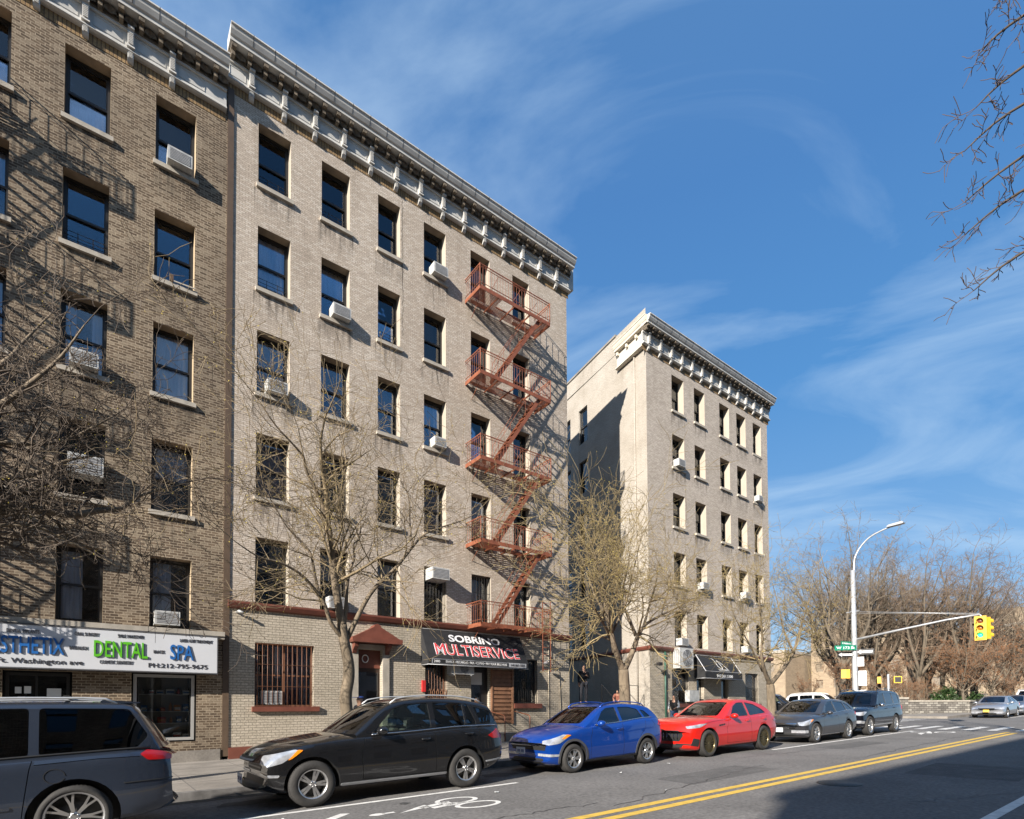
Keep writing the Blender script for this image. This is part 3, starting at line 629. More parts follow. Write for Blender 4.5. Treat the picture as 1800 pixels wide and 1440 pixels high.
mb = MB(); mb.slab(0,3.9,-0.05,-0.001,0.0,0.36, f=lambda x: sz(x+ox2)-0.02); mb.build('base_course', m_red, B2)
mb = MB(); mb.slab(3.9,L2,-0.04,-0.001,0.0,0.30, f=lambda x: sz(x+ox2)-0.02); mb.build('concrete_base', m_conc, B2)
cu2 = {(0,0):'full',(1,0):'full',(2,0):None,(3,0):'half',(0,1):'full',(1,1):'half',(2,1):'plum',(3,1):'sides',(0,2):'shade',(2,2):None,(1,2):'blind',(3,2):'half',(0,3):'plum',(3,3):'plum',(1,4):'shade',(2,4):'shade',(4,4):'left',(4,3):'half',(5,1):'full',(5,2):'full',(4,0):'sides',(2,3):'blind'}
for ci,(a,b) in enumerate(cols2):
    for ri,(c,d) in enumerate(rows2):
        add_window(B2, a-ox2, c, b-a, d-c, cu2.get((ci,ri)), sill=(ri<4), guard=((ci,ri) in ((0,0),(1,0),(0,1),(2,1),(0,2))), bars=(bars_mesh(b-a, 2.03, m_iron) if (ci,ri) in ((3,4),(4,4)) else None))
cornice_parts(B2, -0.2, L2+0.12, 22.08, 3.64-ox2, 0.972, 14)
mb = MB(); mb.box(L2+0.001,L2+0.45,0.0,0.35,21.05,22.05); mb.build('cornice_return', m_corn, B2)
# ground floor barred window
m_brz = mat('bronze_bars', (0.17,0.075,0.04), 0.5, var=0.2)
w = empty('x', (0,0,0)); bpy.data.objects.remove(w)
fr = MB(); X0,X1,Z0,Z1 = 3.88-ox2,5.66-ox2,1.77,3.73
for (a,b,c,d) in ((X0,X0+.06,Z0,Z1),(X1-.06,X1,Z0,Z1),(X0+.06,X1-.06,Z1-.06,Z1),(X0+.06,X1-.06,Z0,Z0+.05),((X0+X1)/2-.04,(X0+X1)/2+.04,Z0+.05,Z1-.06),(X0+.06,(X0+X1)/2-.04,Z0+.95,Z0+1.0),((X0+X1)/2+.04,X1-.06,Z0+.95,Z0+1.0)): fr.box(a,b,0.18,0.25,c,d)
wo = fr.build('window', m_brz, B2)
g_ = MB(); g_.box(X0+.06,X1-.06,0.21,0.217,Z0+.05,Z1-.06); g_.build('pane', m_glass, wo)
c_ = MB(); c_.box((X0+X1)/2+.03,X1-.07,0.4,0.41,Z0+.05,Z1-.06); c_.box((X0+X1)/2-.22,(X0+X1)/2-.05,0.38,0.39,Z0+.9,Z1-.06,1); c_.build('curtain', [m_cur2, m_cur], wo)
bb = MB()
for i in range(12): bb.tube([(X0+.08+i*(X1-X0-.16)/11,0.02,Z0+.02),(X0+.08+i*(X1-X0-.16)/11,0.02,Z1-.02)],0.011,6)
for q in (Z0+.03,Z0+.62,Z0+1.30,Z1-.03): bb.bar((X0,0.02,q),(X1,0.02,q),0.035,0.014)
bb.build('security_bars', m_brz, wo)
s_ = MB(); s_.box(X0-.08,X1+.16,-0.10,0.0,Z0-.16,Z0); s_.build('sill', m_red, wo)
# entrance: surround, door, transom ring, pediment
mb = MB(); D0,D1 = 7.13-ox2,8.02-ox2
mb.box(D0-.27,D0,-0.07,-0.001,0.3,3.9); mb.box(D1,D1+.24,-0.07,-0.001,0.3,3.9); mb.box(D0,D1,-0.07,-0.001,3.73,3.9)
mb.build('door_surround', m_stone, B2)
mb = MB(); mb.box(D0,D1,0.2,0.24,0.3,3.1); dr = mb.build('entrance_door', mat('dark_brown_door',(0.035,0.018,0.013),0.4), B2)
mb = MB(); mb.box(D0+.08,D1-.08,0.18,0.199,1.7,2.95); mb.build('pane', m_glass, dr)
mb = MB(); mb.tube([(D0+.12,0.16,1.25),(D0+.12,0.16,1.6)],0.02,6); mb.build('handle', m_galv, dr)
mb = MB(); mb.box(D0,D1,0.17,0.24,3.1,3.73); tr_ = mb.build('transom', m_red, B2)
mb = MB()
for k in range(18):
    a, b = 2*pi*k/18, 2*pi*(k+1)/18; mb.tube([(D0+.33+.11*cos(a),0.15,3.42+.13*sin(a)),(D0+.33+.11*cos(b),0.15,3.42+.13*sin(b))],0.017,6,cap=False)
mb.build('ring_lamp', mat('lamp_glass_white',(0.8,0.8,0.78),0.3), tr_)
mb = MB(); P0,P1 = 6.82-ox2,8.58-ox2; pc = (P0+P1)/2
mb.prism([(P0,3.93),(P1,3.93),(P1+.03,4.0),(P1+.03,4.09),(P0-.03,4.09),(P0-.03,4.0)], -0.42, -0.001)
mb.prism([(P0+.02,4.092),(P1-.02,4.092),(pc+.20,4.44),(pc+.13,4.48),(pc+.10,4.55),(pc,4.60),(pc-.10,4.55),(pc-.13,4.48),(pc-.20,4.44)], -0.36, -0.001)
mb.build('pediment', m_red, B2)
for xx in (D0-.22, D1+.08):
    mb = MB(); mb.prism([(-0.001,3.55),(-0.10,3.58),(-0.16,3.7),(-0.30,3.8),(-0.32,3.928),(-0.001,3.928)], xx, xx+.14, 'x'); mb.build('pediment_bracket', m_red, B2)
# windows and doors under the awning
def dark_win(parent, oxx, x0, x1, z0, z1, mt=m_brz, bars=True, n=None, sillm=m_red, y=0.18):
    fr = MB(); fr.box(x0-oxx,x0-oxx+.05,y,y+.07,z0,z1); fr.box(x1-oxx-.05,x1-oxx,y,y+.07,z0,z1); fr.box(x0-oxx+.05,x1-oxx-.05,y,y+.07,z1-.05,z1); fr.box(x0-oxx+.05,x1-oxx-.05,y,y+.07,z0,z0+.05)
    o = fr.build('window', mt, parent); g = MB(); g.box(x0-oxx+.05,x1-oxx-.05,y+.03,y+.037,z0+.05,z1-.05); g.build('pane', m_glass, o)
    if bars:
        b = MB(); n = n or int((x1-x0)/0.12)
        for i in range(n+1): b.tube([(x0-oxx+.04+i*(x1-x0-.08)/n,0.03,z0+.01),(x0-oxx+.04+i*(x1-x0-.08)/n,0.03,z1-.01)],0.010,5)
        for q in (z0+.03,(z0+z1)/2,z1-.03): b.bar((x0-oxx,0.03,q),(x1-oxx,0.03,q),0.03,0.012)
        b.build('security_bars', mt, o)
    if sillm: s = MB(); s.box(x0-oxx-.05,x1-oxx+.16,-0.12,0.0,z0-.2,z0-.001); s.build('sill', sillm, o)
    return o
o = dark_win(B2, ox2, 9.71, 10.65, 1.3, 3.4)
mb = MB()                                            # scrolled grille work
for k in range(5):
    x = 9.85+k*0.17-ox2
    mb.tube([(x,0.0,1.4),(x,0.0,2.3),(x+.05,-0.02,2.42),(x+.10,0.0,2.3),(x+.06,0.0,2.2)],0.012,5); mb.tube([(x+.08,0.0,1.4),(x+.08,0.0,2.1),(x+.03,-.02,2.2),(x-.01,0,2.1)],0.010,5)
mb.build('scroll_grille', mat('rusty_grille',(0.25,0.12,0.06),0.6), o)
dark_win(B2, ox2, 13.85, 15.13, 1.88, 3.74, mt=m_iron)
mb = MB(); mb.box(11.73-ox2,12.60-ox2,0.15,0.2,0.35,3.4); d_ = mb.build('shop_door', m_black, B2)
mb = MB(); mb.box(11.80-ox2,12.25-ox2,0.13,0.149,1.0,2.6); mb.build('pane', m_glass, d_); mb = MB(); mb.box(11.78-ox2,12.32-ox2,0.12,0.128,2.62,3.1); mb.build('notice', m_paper, d_)
mb = MB()                                            # red slatted panel
for q in range(13):
    z = 1.10+q*0.165; mb.box(12.74-ox2,13.70-ox2,-0.05,-0.01,z,z+0.115); mb.box(12.74-ox2,13.70-ox2,-0.012,-0.001,z+0.115,z+0.165)
mb.box(12.66-ox2,12.74-ox2,-0.07,-0.001,1.05,3.25); mb.box(13.70-ox2,13.78-ox2,-0.07,-0.001,1.05,3.25)
mb.build('slatted_shutter', mat('brown_shutter',(0.24,0.12,0.065),0.6,var=0.3), B2)
mb = MB(); mb.box(13.4-ox2,13.9-ox2,-1.0,-0.04,0.3,0.5); mb.box(12.4-ox2,13.4-ox2,-1.0,-0.04,0.3,0.72); mb.build('shop_steps', m_conc, B2)
mb = MB()
for xx in (12.62,13.86): mb.tube([(xx-ox2,-1.02,0.3),(xx-ox2,-1.02,1.35),(xx-ox2,-0.9,1.42),(xx-ox2,-0.05,1.55)],0.022,6)
mb.build('step_railing', mat('rust_rail',(0.22,0.08,0.04),0.6), B2)
mb = MB(); mb.tube([(3.36-ox2,-0.01,4.60),(3.36-ox2,-0.12,4.60)],0.03,8); mb.tube([(3.38-ox2,-0.12,4.62),(3.52-ox2,-0.20,4.56)],0.045,10); mb.build('security_camera', m_acw, B2)
mb = MB(); mb.box(9.56-ox2,9.70-ox2,-0.07,-0.001,2.30,2.72); mb.build('alarm_box', mat('alarm_red',(0.5,0.03,0.03),0.4), B2)
mb = MB(); mb.tube([(15.9-ox2,-0.03,4.65),(15.9-ox2,-0.03,3.9),(16.1-ox2,-0.03,3.7),(16.35-ox2,-0.03,3.3),(16.5-ox2,-0.03,0.5)],0.016,5); mb.tube([(15.75-ox2,-0.02,4.6),(15.75-ox2,-0.02,0.5)],0.02,5); mb.build('conduit', m_b2g, B2)
# settlement cracks in the brickwork
m_crk = mat('crack_dark', (0.16,0.13,0.10), 0.9)
def crack(parent, pts, oxx, seed):
    rn = random.Random(seed); mb = MB()
    for (a,b),(c,d) in zip(pts, pts[1:]):
        n = max(2,int(hypot(c-a,d-b)/0.08)); px, pz = a, b
        for i in range(1,n+1):
            qx, qz = a+(c-a)*i/n+rn.uniform(-.03,.03)*(i<n), b+(d-b)*i/n; mb.face([(px-oxx-.012,-.002,pz),(px-oxx+.012,-.002,pz),(qx-oxx+.012,-.002,qz),(qx-oxx-.012,-.002,qz)][::-1]); px, pz = qx, qz
    mb.build('wall_crack', m_crk, parent)
crack(B2, [(10.05,17.9),(10.1,16.85)], ox2, 1); crack(B2, [(9.8,14.65),(9.5,14.3),(9.35,14.25)], ox2, 2); crack(B2, [(8.78,21.0),(8.80,15.3)], ox2, 3); crack(B2, [(10.2,14.6),(10.35,13.9),(10.6,13.5)], ox2, 4); crack(B2, [(9.95,20.9),(9.98,20.15)], ox2, 5)

# ------------------------------------------------------------------ awnings
def awning(x0, x1, y_top, z_top, y_out, z_low, z_val, label):
    o = empty('awning', (x0, y_top, z_low), label, 'awning'); ll = x1-x0; d = y_top-y_out
    mb = MB(); A=(0,0,z_top-z_low); B_=(ll,0,z_top-z_low); C=(ll,-d,z_val-z_low); D=(0,-d,z_val-z_low); E_=(ll,-d,0); F_=(0,-d,0)
    G_=(0,0,0); H_=(ll,0,0)
    mb.face([D,C,B_,A]); mb.face([F_,E_,C,D]); mb.face([G_,F_,D,A]); mb.face([E_,H_,B_,C])
    mb.build('awning_cloth', m_awn, o)
    mb = MB()
    for (p,q) in ((G_,F_),(F_,E_),(E_,H_),(A,B_)): mb.tube([Vector(p)+Vector((0,0,.012)),Vector(q)+Vector((0,0,.012))],0.014,6)
    mb.build('awning_frame', m_galv, o); return o
aw = awning(9.54, 14.15, 17.99, 4.64, 17.42, 3.27, 3.50, 'black sloped shop awning with white and red lettering under the fire escape')
t_r = mat('letter_red', (0.62,0.05,0.05), 0.4)
def on_slope(b, x0, x1, f0, f1, m_, O, yt, zt, yo, zv, bold=0.0, ext=0.004, lift=0.008):
    """text on the sloped cloth: f = 0 at the top edge, 1 at the bottom edge"""
    sl_ = hypot(yt-yo, zt-zv); tl = atan2(yt-yo, zt-zv)
    me = text_mesh(b, 1.0, m_, ext, 1.0, bold); vx = [v.co.x for v in me.vertices]; vy = [v.co.y for v in me.vertices]
    a0,a1,b0,b1 = min(vx),max(vx),min(vy),max(vy)
    me.transform(Matrix.Translation((-(a0+a1)/2,-(b0+b1)/2,0))); me.transform(Matrix.Diagonal(((x1-x0)/(a1-a0),(f1-f0)*sl_/(b1-b0),1,1)))
    me.transform(Matrix.Rotation(R(90)-tl,4,'X')); fm = (f0+f1)/2
    return put('lettering', me, O, ((x0+x1)/2-O.location.x, yt+(yo-yt)*fm-O.location.y-lift*cos(tl), zt+(zv-zt)*fm-O.location.z+lift*sin(tl)))
on_slope('SOBRINO', 10.62, 13.0, 0.14, 0.39, t_w, aw, 17.99, 4.64, 17.42, 3.50, bold=0.025)
on_slope('MULTISERVICE', 9.90, 13.80, 0.47, 0.87, t_w, aw, 17.99, 4.64, 17.42, 3.50, bold=0.028, lift=0.006)
on_slope('MULTISERVICE', 9.92, 13.78, 0.48, 0.86, t_r, aw, 17.99, 4.64, 17.42, 3.50, bold=-0.004, lift=0.016)
mb = MB(); mb.box(0.14,3.60,-0.582,-0.572,0.05,0.225); mb.box(3.62,4.50,-0.582,-0.572,0.05,0.225); mb.build('valance_strip', mat('strip_grey',(0.35,0.36,0.38),0.5), aw)
mb = MB(); mb.box(0.155,3.585,-0.588,-0.583,0.065,0.21); mb.build('valance_panel', m_awn, aw)
fit_text('ENVIOS • RECARGAS • FAX • COPIAS • PAY YOUR BILLS HERE', 10.25, 13.05, 3.36, 3.45, t_w, aw, 9.54, -0.592, 3.27, ext=0.002)
fit_text('280', 9.74, 10.0, 3.36, 3.45, t_w, aw, 9.54, -0.592, 3.27, ext=0.002); fit_text('646-869-5023', 13.25, 13.95, 3.36, 3.45, t_k, aw, 9.54, -0.588, 3.27, ext=0.002)

# ------------------------------------------------------------------ corner building (right)
B3 = empty('apartment_building', (22.65, 18, 0), 'pale brick corner apartment building with cream side wall, across the alley on the right', 'building')
ox3 = 22.65; L3 = 34.95-ox3
cols3 = [(24.79,25.87),(26.85,27.88),(29.40,30.44),(31.26,32.31),(33.18,34.16)]
rows3 = [(17.88,19.85),(14.76,16.56),(11.50,13.33),(8.31,10.11),(5.0,6.89)]
holes = [(a-ox3,b-ox3,c,d) for a,b in cols3 for c,d in rows3]
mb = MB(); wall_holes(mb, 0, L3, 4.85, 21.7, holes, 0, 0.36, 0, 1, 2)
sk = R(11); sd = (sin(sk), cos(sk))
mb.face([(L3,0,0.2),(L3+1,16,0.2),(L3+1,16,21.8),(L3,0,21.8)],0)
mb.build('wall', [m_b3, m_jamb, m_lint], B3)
gh3 = [(24.50,25.95,1.9,3.78),(26.72,27.42,0.7,3.4),(29.14,29.9,0.7,3.4),(31.79,33.30,1.9,3.78)]
mb = MB(); wall_holes(mb, 0, L3, -0.3, 4.85, [(a-ox3,b-ox3,c,d) for a,b,c,d in gh3], 0, 0.3, 0, 0, 0); mb.build('ground_floor_wall', m_b2g, B3)
mb = MB(); sw = [(5.4,6.35),(7.3,8.25),(9.4,10.35)]
wall_holes(mb, -16, 0, -0.3, 22.6, [(-b,-a,c+0.15,d+0.35) for a,b in sw for c,d in rows3], 0, 0.25, 0, 0)
side = mb.build('side_wall', m_side, B3); side.rotation_euler = (0,0,-(R(90)+0)+0); side.rotation_euler = (0,0,-(R(90)+sk))
for a,b in sw:
    for (c,d) in rows3:
        fr, gl = win_meshes(b-a, d-c+0.2); o = put('side_window', fr, B3); o.rotation_euler = side.rotation_euler
        q = Matrix.Rotation(-(R(90)+sk),4,'Z') @ Vector((-b,0.12,c+0.15)); o.location = q; put('pane', gl, o); put('curtain', cur_mesh(b-a, d-c+0.2, 'shade'), o)
mb = MB(); mb.face([(0,0.01,21.6),(L3,0.01,21.6),(L3+1,16,21.6),(3,16,21.6)]); mb.build('roof', m_roof, B3)
mb = MB(); mb.box(0.8,L3-0.1,1.0,1.02,0.2,21.4); mb.build('room_interior', m_dark, B3)
mb = MB(); mb.prism([(0.0,4.66),(-0.08,4.68),(-0.14,4.78),(-0.14,4.86),(0.0,4.89)], -0.1, L3+0.1, 'x'); mb.build('belt_course', m_red, B3)
mb = MB(); mb.prism([(0.0,4.66),(-0.08,4.68),(-0.14,4.78),(-0.14,4.86),(0.0,4.89)], -13, 0.0, 'x'); q = mb.build('side_belt_course', m_red, B3); q.rotation_euler = side.rotation_euler
mb = MB(); mb.box(-16, -2.5, -0.06, 0.26, 22.601, 22.72); q = mb.build('parapet_coping', m_conc, B3); q.rotation_euler = side.rotation_euler
cu3 = ['full','shade','full','shade','full','blind','shade','half']
for ci,(a,b) in enumerate(cols3):
    for ri,(c,d) in enumerate(rows3):
        add_window(B3, a-ox3, c, b-a, d-c, cu3[(ci*3+ri*2)%8], y=0.36, sill=(ri<4))
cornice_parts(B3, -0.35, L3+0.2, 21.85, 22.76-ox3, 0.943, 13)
# cornice returns along the side wall
a = MB(); T = 21.85
a.prism([(0.02,T),(-0.42,T),(-0.43,T-0.05),(-0.40,T-0.07),(-0.38,T-0.16),(-0.33,T-0.27),(-0.30,T-0.30),(-0.30,T-0.40),(0.02,T-0.40)], -2.3, 0.45, 'x')
a.prism([(0.0,T-1.15),(-0.10,T-1.15),(-0.22,T-1.27),(-0.22,T-1.32),(-0.16,T-1.35),(0.0,T-1.35)], -2.3, 0.1, 'x'); a.box(-2.3,0.06,-0.08,-0.001,T-1.15,T-0.41)
for k in range(3): a.box(-2.2+k*0.8,-2.08+k*0.8,-0.22,-0.08,T-0.62,T-0.41)
q = a.build('cornice_return', mat('cream_cornice',(0.62,0.56,0.46),0.6,var=0.2,vscale=2), B3); q.rotation_euler = side.rotation_euler; q.location = (-0.02, 0, 0.01)
a = MB(); a.tube([(1.20,-0.06,0.4),(1.20,-0.06,4.62)],0.05,8); a.build('standpipe', mat('green_pipe',(0.03,0.09,0.06),0.5), B3)
a = MB(); a.tube([(-0.9,-0.05,0.4),(-0.9,-0.05,21)],0.045,8); q = a.build('drain_pipe', m_side, B3); q.rotation_euler = side.rotation_euler
o = dark_win(B3, ox3, 24.50, 25.95, 1.9, 3.78, mt=m_iron); o = dark_win(B3, ox3, 31.79, 33.30, 1.9, 3.78, mt=m_iron)
for (x0,x1) in ((26.72,27.42),(29.14,29.9)):
    mb = MB(); mb.box(x0-ox3,x1-ox3,0.2,0.25,0.7,3.4); d_ = mb.build('shop_door', m_black, B3); mb = MB(); mb.box(x0+.1-ox3,x1-.1-ox3,0.18,0.199,1.0,3.2); mb.build('pane', m_glass, d_)
mb = MB(); mb.box(25.62-ox3,26.5-ox3,-0.30,-0.001,2.0,2.62); mb.build('wall_cabinet', m_acw, B3)
aw3 = awning(26.50, 30.25, 17.99, 4.66, 17.30, 3.28, 3.62, 'black awning with white border and white emblem on the corner building')
def slope_pt(f, lift=0.008): 
    tl = atan2(0.69, 1.04); return (-0.69*f - lift*cos(tl), 1.38-1.04*f + lift*sin(tl))
mb = MB()
def sbar(xa, fa, xb, fb, w=0.03):
    p = slope_pt(fa); q = slope_pt(fb); mb.bar((xa,p[0],p[1]),(xb,q[0],q[1]),w,0.012)
for s_ in ((0.1,0.04,3.65,0.04),(0.1,0.94,3.65,0.94),(0.1,0.04,0.1,0.94),(3.65,0.04,3.65,0.94)): sbar(*s_, w=0.045)
mb.build('border', t_w, aw3)
mb = MB()                                            # swan-like emblem strokes
def curve_pts(c, n=14): 
    out = []
    for i in range(n+1):
        t = i/n; p = [(1-t)**3, 3*(1-t)**2*t, 3*(1-t)*t*t, t**3]; out.append((sum(a*k[0] for a,k in zip(p,c)), sum(a*k[1] for a,k in zip(p,c))))
    return out
for c, rr_ in (([(1.35,.18),(1.65,.2),(1.6,.5),(1.62,.62)],.035),([(1.75,.75),(2.0,.85),(2.1,.6),(1.8,.3)],.03),([(1.8,.3),(2.1,.35),(2.3,.6),(2.45,.78)],.04),([(1.6,.62),(1.9,.9),(2.3,.8),(2.5,.80)],.022)):
    pts = curve_pts(c); 
    for (xa,fa),(xb,fb) in zip(pts,pts[1:]): sbar(xa,fa,xb,fb,rr_)
for k in range(3): sbar(1.5,.80+k*.035,2.55,.80+k*.035,.012)
mb.build('emblem', t_w, aw3)
fit_text('917.261.5300', 27.6, 29.2, 3.36, 3.52, t_w, aw3, 26.50, -0.70, 3.28, ext=0.003)

# ------------------------------------------------------------------ alley landing
al = empty('alley_landing', (17.05, 18.05, 0.5), 'raised concrete landing with steps in the shaded alley', 'landing')
mb = MB(); mb.box(0.0,4.9,0.0,8.5,0,1.38); mb.build('landing_slab', m_conc, al)
mb = MB()
for k in range(5): mb.box(2.2,3.6,-0.28*(5-k),-0.28*(4-k),0,(k+1)*0.23)
mb.build('steps', m_conc, al)
mb = MB()
for xx in (2.2,3.6): mb.tube([(xx,-1.4,0.1),(xx,-1.4,1.0),(xx,0.1,2.3),(xx,0.1,1.38)],0.02,6)
mb.tube([(3.6,0.1,2.3),(4.85,0.1,2.3),(4.85,.1,1.38)],0.02,6)
mb.build('railing', m_iron, al)

# ------------------------------------------------------------------ fire escapes
def fire_escape(x, zs_, label, ladder=True):
    fe = empty('fire_escape', (x, 18, 0), label, 'fire escape', 'red oxide iron fire escapes'); Wd, D = 3.56, 1.05
    for i, z in enumerate(zs_):
        a = MB(); a.bar((0,-D,z+.09),(Wd,-D,z+.09),0.02,0.15); a.bar((0.01,-D+.01,z+.09),(0.01,0,z+.09),0.02,0.15); a.bar((Wd-.01,-D+.01,z+.09),(Wd-.01,0,z+.09),0.02,0.15)
        for xx in (0.9,1.7,2.5,3.2): a.bar((xx,-D+.01,z+.06),(xx,0,z+.06),0.02,0.07)
        last = (i == len(zs_)-1)
        nsl = 17
        for k in range(nsl):
            y = -D+0.04+k*(D-.05)/nsl
            if y < -0.48: a.bar((0.02,y,z+.13),(1.15,y,z+.13),0.034,0.01); a.bar((3.05,y,z+.13),(Wd-.02,y,z+.13),0.034,0.01)
            else: a.bar((0.02,y,z+.13),(Wd-.02,y,z+.13),0.034,0.01)
        a.bar((1.15,-0.48,z+.12),(3.05,-0.48,z+.12),0.02,0.05)
        a.build('platform', m_rust, fe)
        b = MB(); zt = z+0.98
        rail = [(0.01,0,0),(0.01,-D,0),(Wd-.01,-D,0),(Wd-.01,0,0)]
        for zz1 in (zt, zt-0.11, z+0.27):
            for p, q in zip(rail, rail[1:]): b.bar((p[0],p[1],zz1),(q[0],q[1],zz1),0.022,0.012 if zz1 != zt else 0.03)
        n = 26
        for k in range(n+1):
            xx = 0.01+(Wd-.02)*k/n
            b.tube([(xx,-D,z+.16),(xx,-D,zt-.11)],0.0075,4,cap=False)
            if k < n: b.tube([(xx,-D,zt-.11),(xx+(Wd-.02)/n/2,-D,zt),(xx+(Wd-.02)/n,-D,zt-.11)],0.007,4,cap=False)
        for xx in (0.01,Wd-.01):
            for k in range(1,8):
                y = -D*k/8; b.tube([(xx,y,z+.16),(xx,y,zt-.11)],0.0075,4,cap=False); b.tube([(xx,y,zt-.11),(xx,y-D/16,zt),(xx,y-D/8,zt-.11)],0.007,4,cap=False)
            b.tube([(xx,-D,z+.1),(xx,-D,zt+.02)],0.02,6)
        b.tube([(Wd-.01,-D,z+.45),(Wd-.5,-D,z+.16)],0.01,4); b.tube([(0.9,-D,zt-.1),(0.55,-D,z+.2)],0.01,4); b.tube([(2.0,-D,zt-.1),(1.6,-D,z+.2)],0.01,4)
        b.build('railing', m_rust, fe)
        if not last:
            zb = zs_[i+1]; s = MB(); p0 = Vector((3.05,0,z+.1)); p1 = Vector((0.85,0,zb+.16))
            for y in (-D+.10, -D+.52):
                s.bar(p0+Vector((0,y,0)), p1+Vector((0,y,0)), 0.012, 0.14)
            nst = 13
            for k in range(1,nst):
                c = p0.lerp(p1,k/nst); s.box(c.x-.075,c.x+.075,-D+.11,-D+.51,c.z-.01,c.z+.006)
            for y in (-D+.10,-D+.52):
                s.tube([p0+Vector((-0.1,y,.75)), p1+Vector((0.1,y,.82)), p1+Vector((0.0,y,0))],0.010,5); s.tube([p0.lerp(p1,.35)+Vector((0,y,0)), p0.lerp(p1,.35)+Vector((0,y,.78))],0.008,4); s.tube([p0.lerp(p1,.7)+Vector((0,y,0)), p0.lerp(p1,.7)+Vector((0,y,.78))],0.008,4)
            s.build('stair', m_rust, fe)
    if ladder:
        l = MB(); z = zs_[-1]
        for xx in (3.0,3.42): l.bar((xx,-D-.05,z-1.6),(xx,-D-.05,z+1.3),0.03,0.02)
        for k in range(10): l.tube([(3.0,-D-.05,z-1.5+k*.3),(3.42,-D-.05,z-1.5+k*.3)],0.009,5)
        l.build('drop_ladder', m_rust, fe)
        br_ = MB()
        for z in zs_:
            for xx in (0.3,2.9): br_.tube([(xx,-0.55,z+.02),(xx,0,z-.45)],0.012,5)
        br_.build('support_strut', m_rust, fe)
    return fe
fire_escape(11.50, (17.72,14.42,11.12,7.95,4.76), 'red oxide fire escape on the front of the middle building')
fire_escape(-5.75, (16.6,13.3,10.0,6.8,3.95+0.2), 'fire escape on the brown brick building beyond the left edge, seen by its shadow', ladder=False)

# ------------------------------------------------------------------ air conditioners
def ac_meshes(w=0.60, h=0.38, d=0.30):
    b = MB(); b.box(0,w,-d,0.2,0,h); body = b.mesh('ac_housing', m_acw)
    g = MB(); g.box(0.05,w-.05,-d-.006,-d+.001,0.04,h-.04); grille = g.mesh('ac_grille', m_acg)
    l = MB()
    for k in range(7): l.bar((0.055,-d-.01,0.06+k*(h-.12)/6),(w-.055,-d-.01,0.06+k*(h-.12)/6),0.006,0.012)
    for k in range(5): l.box(-0.004,0.0,-d+.08,-d+.3,0.08+k*.055,0.10+k*.055)
    lv = l.mesh('ac_louvres', m_acw)
    s = MB(); s.bar((0.15,-d+.05,-0.0),(0.15,0.0,-0.0),0.03,0.02); s.bar((w-.15,-d+.05,-0.0),(w-.15,0.0,-0.0),0.03,0.02); s.bar((0.15,-.05,-.005),(w-.15,-.05,-.005),.03,.012); sp_ = s.mesh('ac_bracket', m_galv)
    return body, grille, lv, sp_
ACM = ac_meshes(); ACS = ac_meshes(0.50,0.34,0.28)
def ac(x, z, label, ms=ACM, y=18.0, rz=0.0):
    o = empty('air_conditioner', (x, y, z), label, 'air conditioner', 'window air conditioners', rz)
    for nm, me in zip(('ac_housing','ac_grille','ac_louvres','ac_bracket'), ms): put(nm, me, o)
fl = ['top','fifth','fourth','third','second']
def lab(where, col, row): return f"white air conditioner in {fl[row]} floor window, {col} column, {where}"
for x,z,w_,c_,r_,m_ in ((1.45,17.20,'dark brick building','right-hand',0,ACM),(-0.62,10.58,'dark brick building','middle',2,ACM),(1.28,4.02,'dark brick building','right-hand',4,ACM),
    (9.95,18.13,'greige building','fourth',0,ACM),(6.15,14.83,'greige building','second',1,ACM),(4.12,11.53,'greige building','first',2,ACM),(9.98,11.53,'greige building','fourth',2,ACS),(6.05,4.99,'greige building','second',4,ACM),
    (24.95,14.80,'corner building','first',1,ACM),(33.3,14.80,'corner building','fifth',1,ACS),(27.05,8.35,'corner building','second',3,ACM),(31.5,8.35,'corner building','fourth',3,ACM),(25.0,5.04,'corner building','first',4,ACM),(31.6,5.04,'corner building','fourth',4,ACM)):
    ac(x, z, lab(w_, c_, r_), m_)
ac(-0.62, 7.75, 'large air conditioner on a board in third floor middle window, dark brick building', ac_meshes(0.74,0.5,0.30))
ac(9.75, 6.45, 'deep air conditioner above the second floor barred window beside the fire escape', [ *ac_meshes(0.72,0.42,0.50) ])
ac(4.10, 1.84, 'air conditioner behind the bars of the big ground floor window of the greige building', ac_meshes(0.62,0.42,0.02), y=18.12)
def split(x, z, w, h, d, label):
    o = empty('heat_pump', (x, 17.95, z), label, 'heat pump unit')
    b = MB(); b.box(0,w,-d,0,0,h); b.build('heat_pump_housing', m_acw, o)
    f = MB(); c = w*0.56
    for k in range(5): 
        r = (h*0.43)*(1-k*0.18); pts = [(c+r*cos(2*pi*i/24),-d-.01,h/2+r*sin(2*pi*i/24)) for i in range(25)]; f.tube(pts,0.006,4,cap=False)
    for k in range(6): f.tube([(c,-d-.01,h/2),(c+h*.43*cos(pi*k/3),-d-.01,h/2+h*.43*sin(pi*k/3))],0.006,4)
    f.build('fan_grille', m_galv, o); g = MB(); g.lathe([(0.001,-d-.003),(h*.43,-d-.003)],24,(c,0,h/2),'y'); g.build('fan_opening', mat('fan_shadow_grey',(0.12,0.12,0.12),0.6), o)
    s = MB()
    for k in range(int(h/.05)-2):
        for q in range(3): s.box(-0.004,0.0,-d+.04+q*(d-.06)/3,-d+.04+(q+.7)*(d-.06)/3,0.06+k*.05,0.085+k*.05)
    s.build('side_louvres', m_acg, o); t = MB(); t.box(0.1,0.14,-d,0.05,-0.05,-0.001); t.box(w-.14,w-.1,-d,0.05,-0.05,-0.001); t.build('mounting_bracket', m_galv, o)
split(10.62, 2.98, 1.0, 0.42, 0.34, 'beige wall mounted heat pump unit under the black lettered awning')
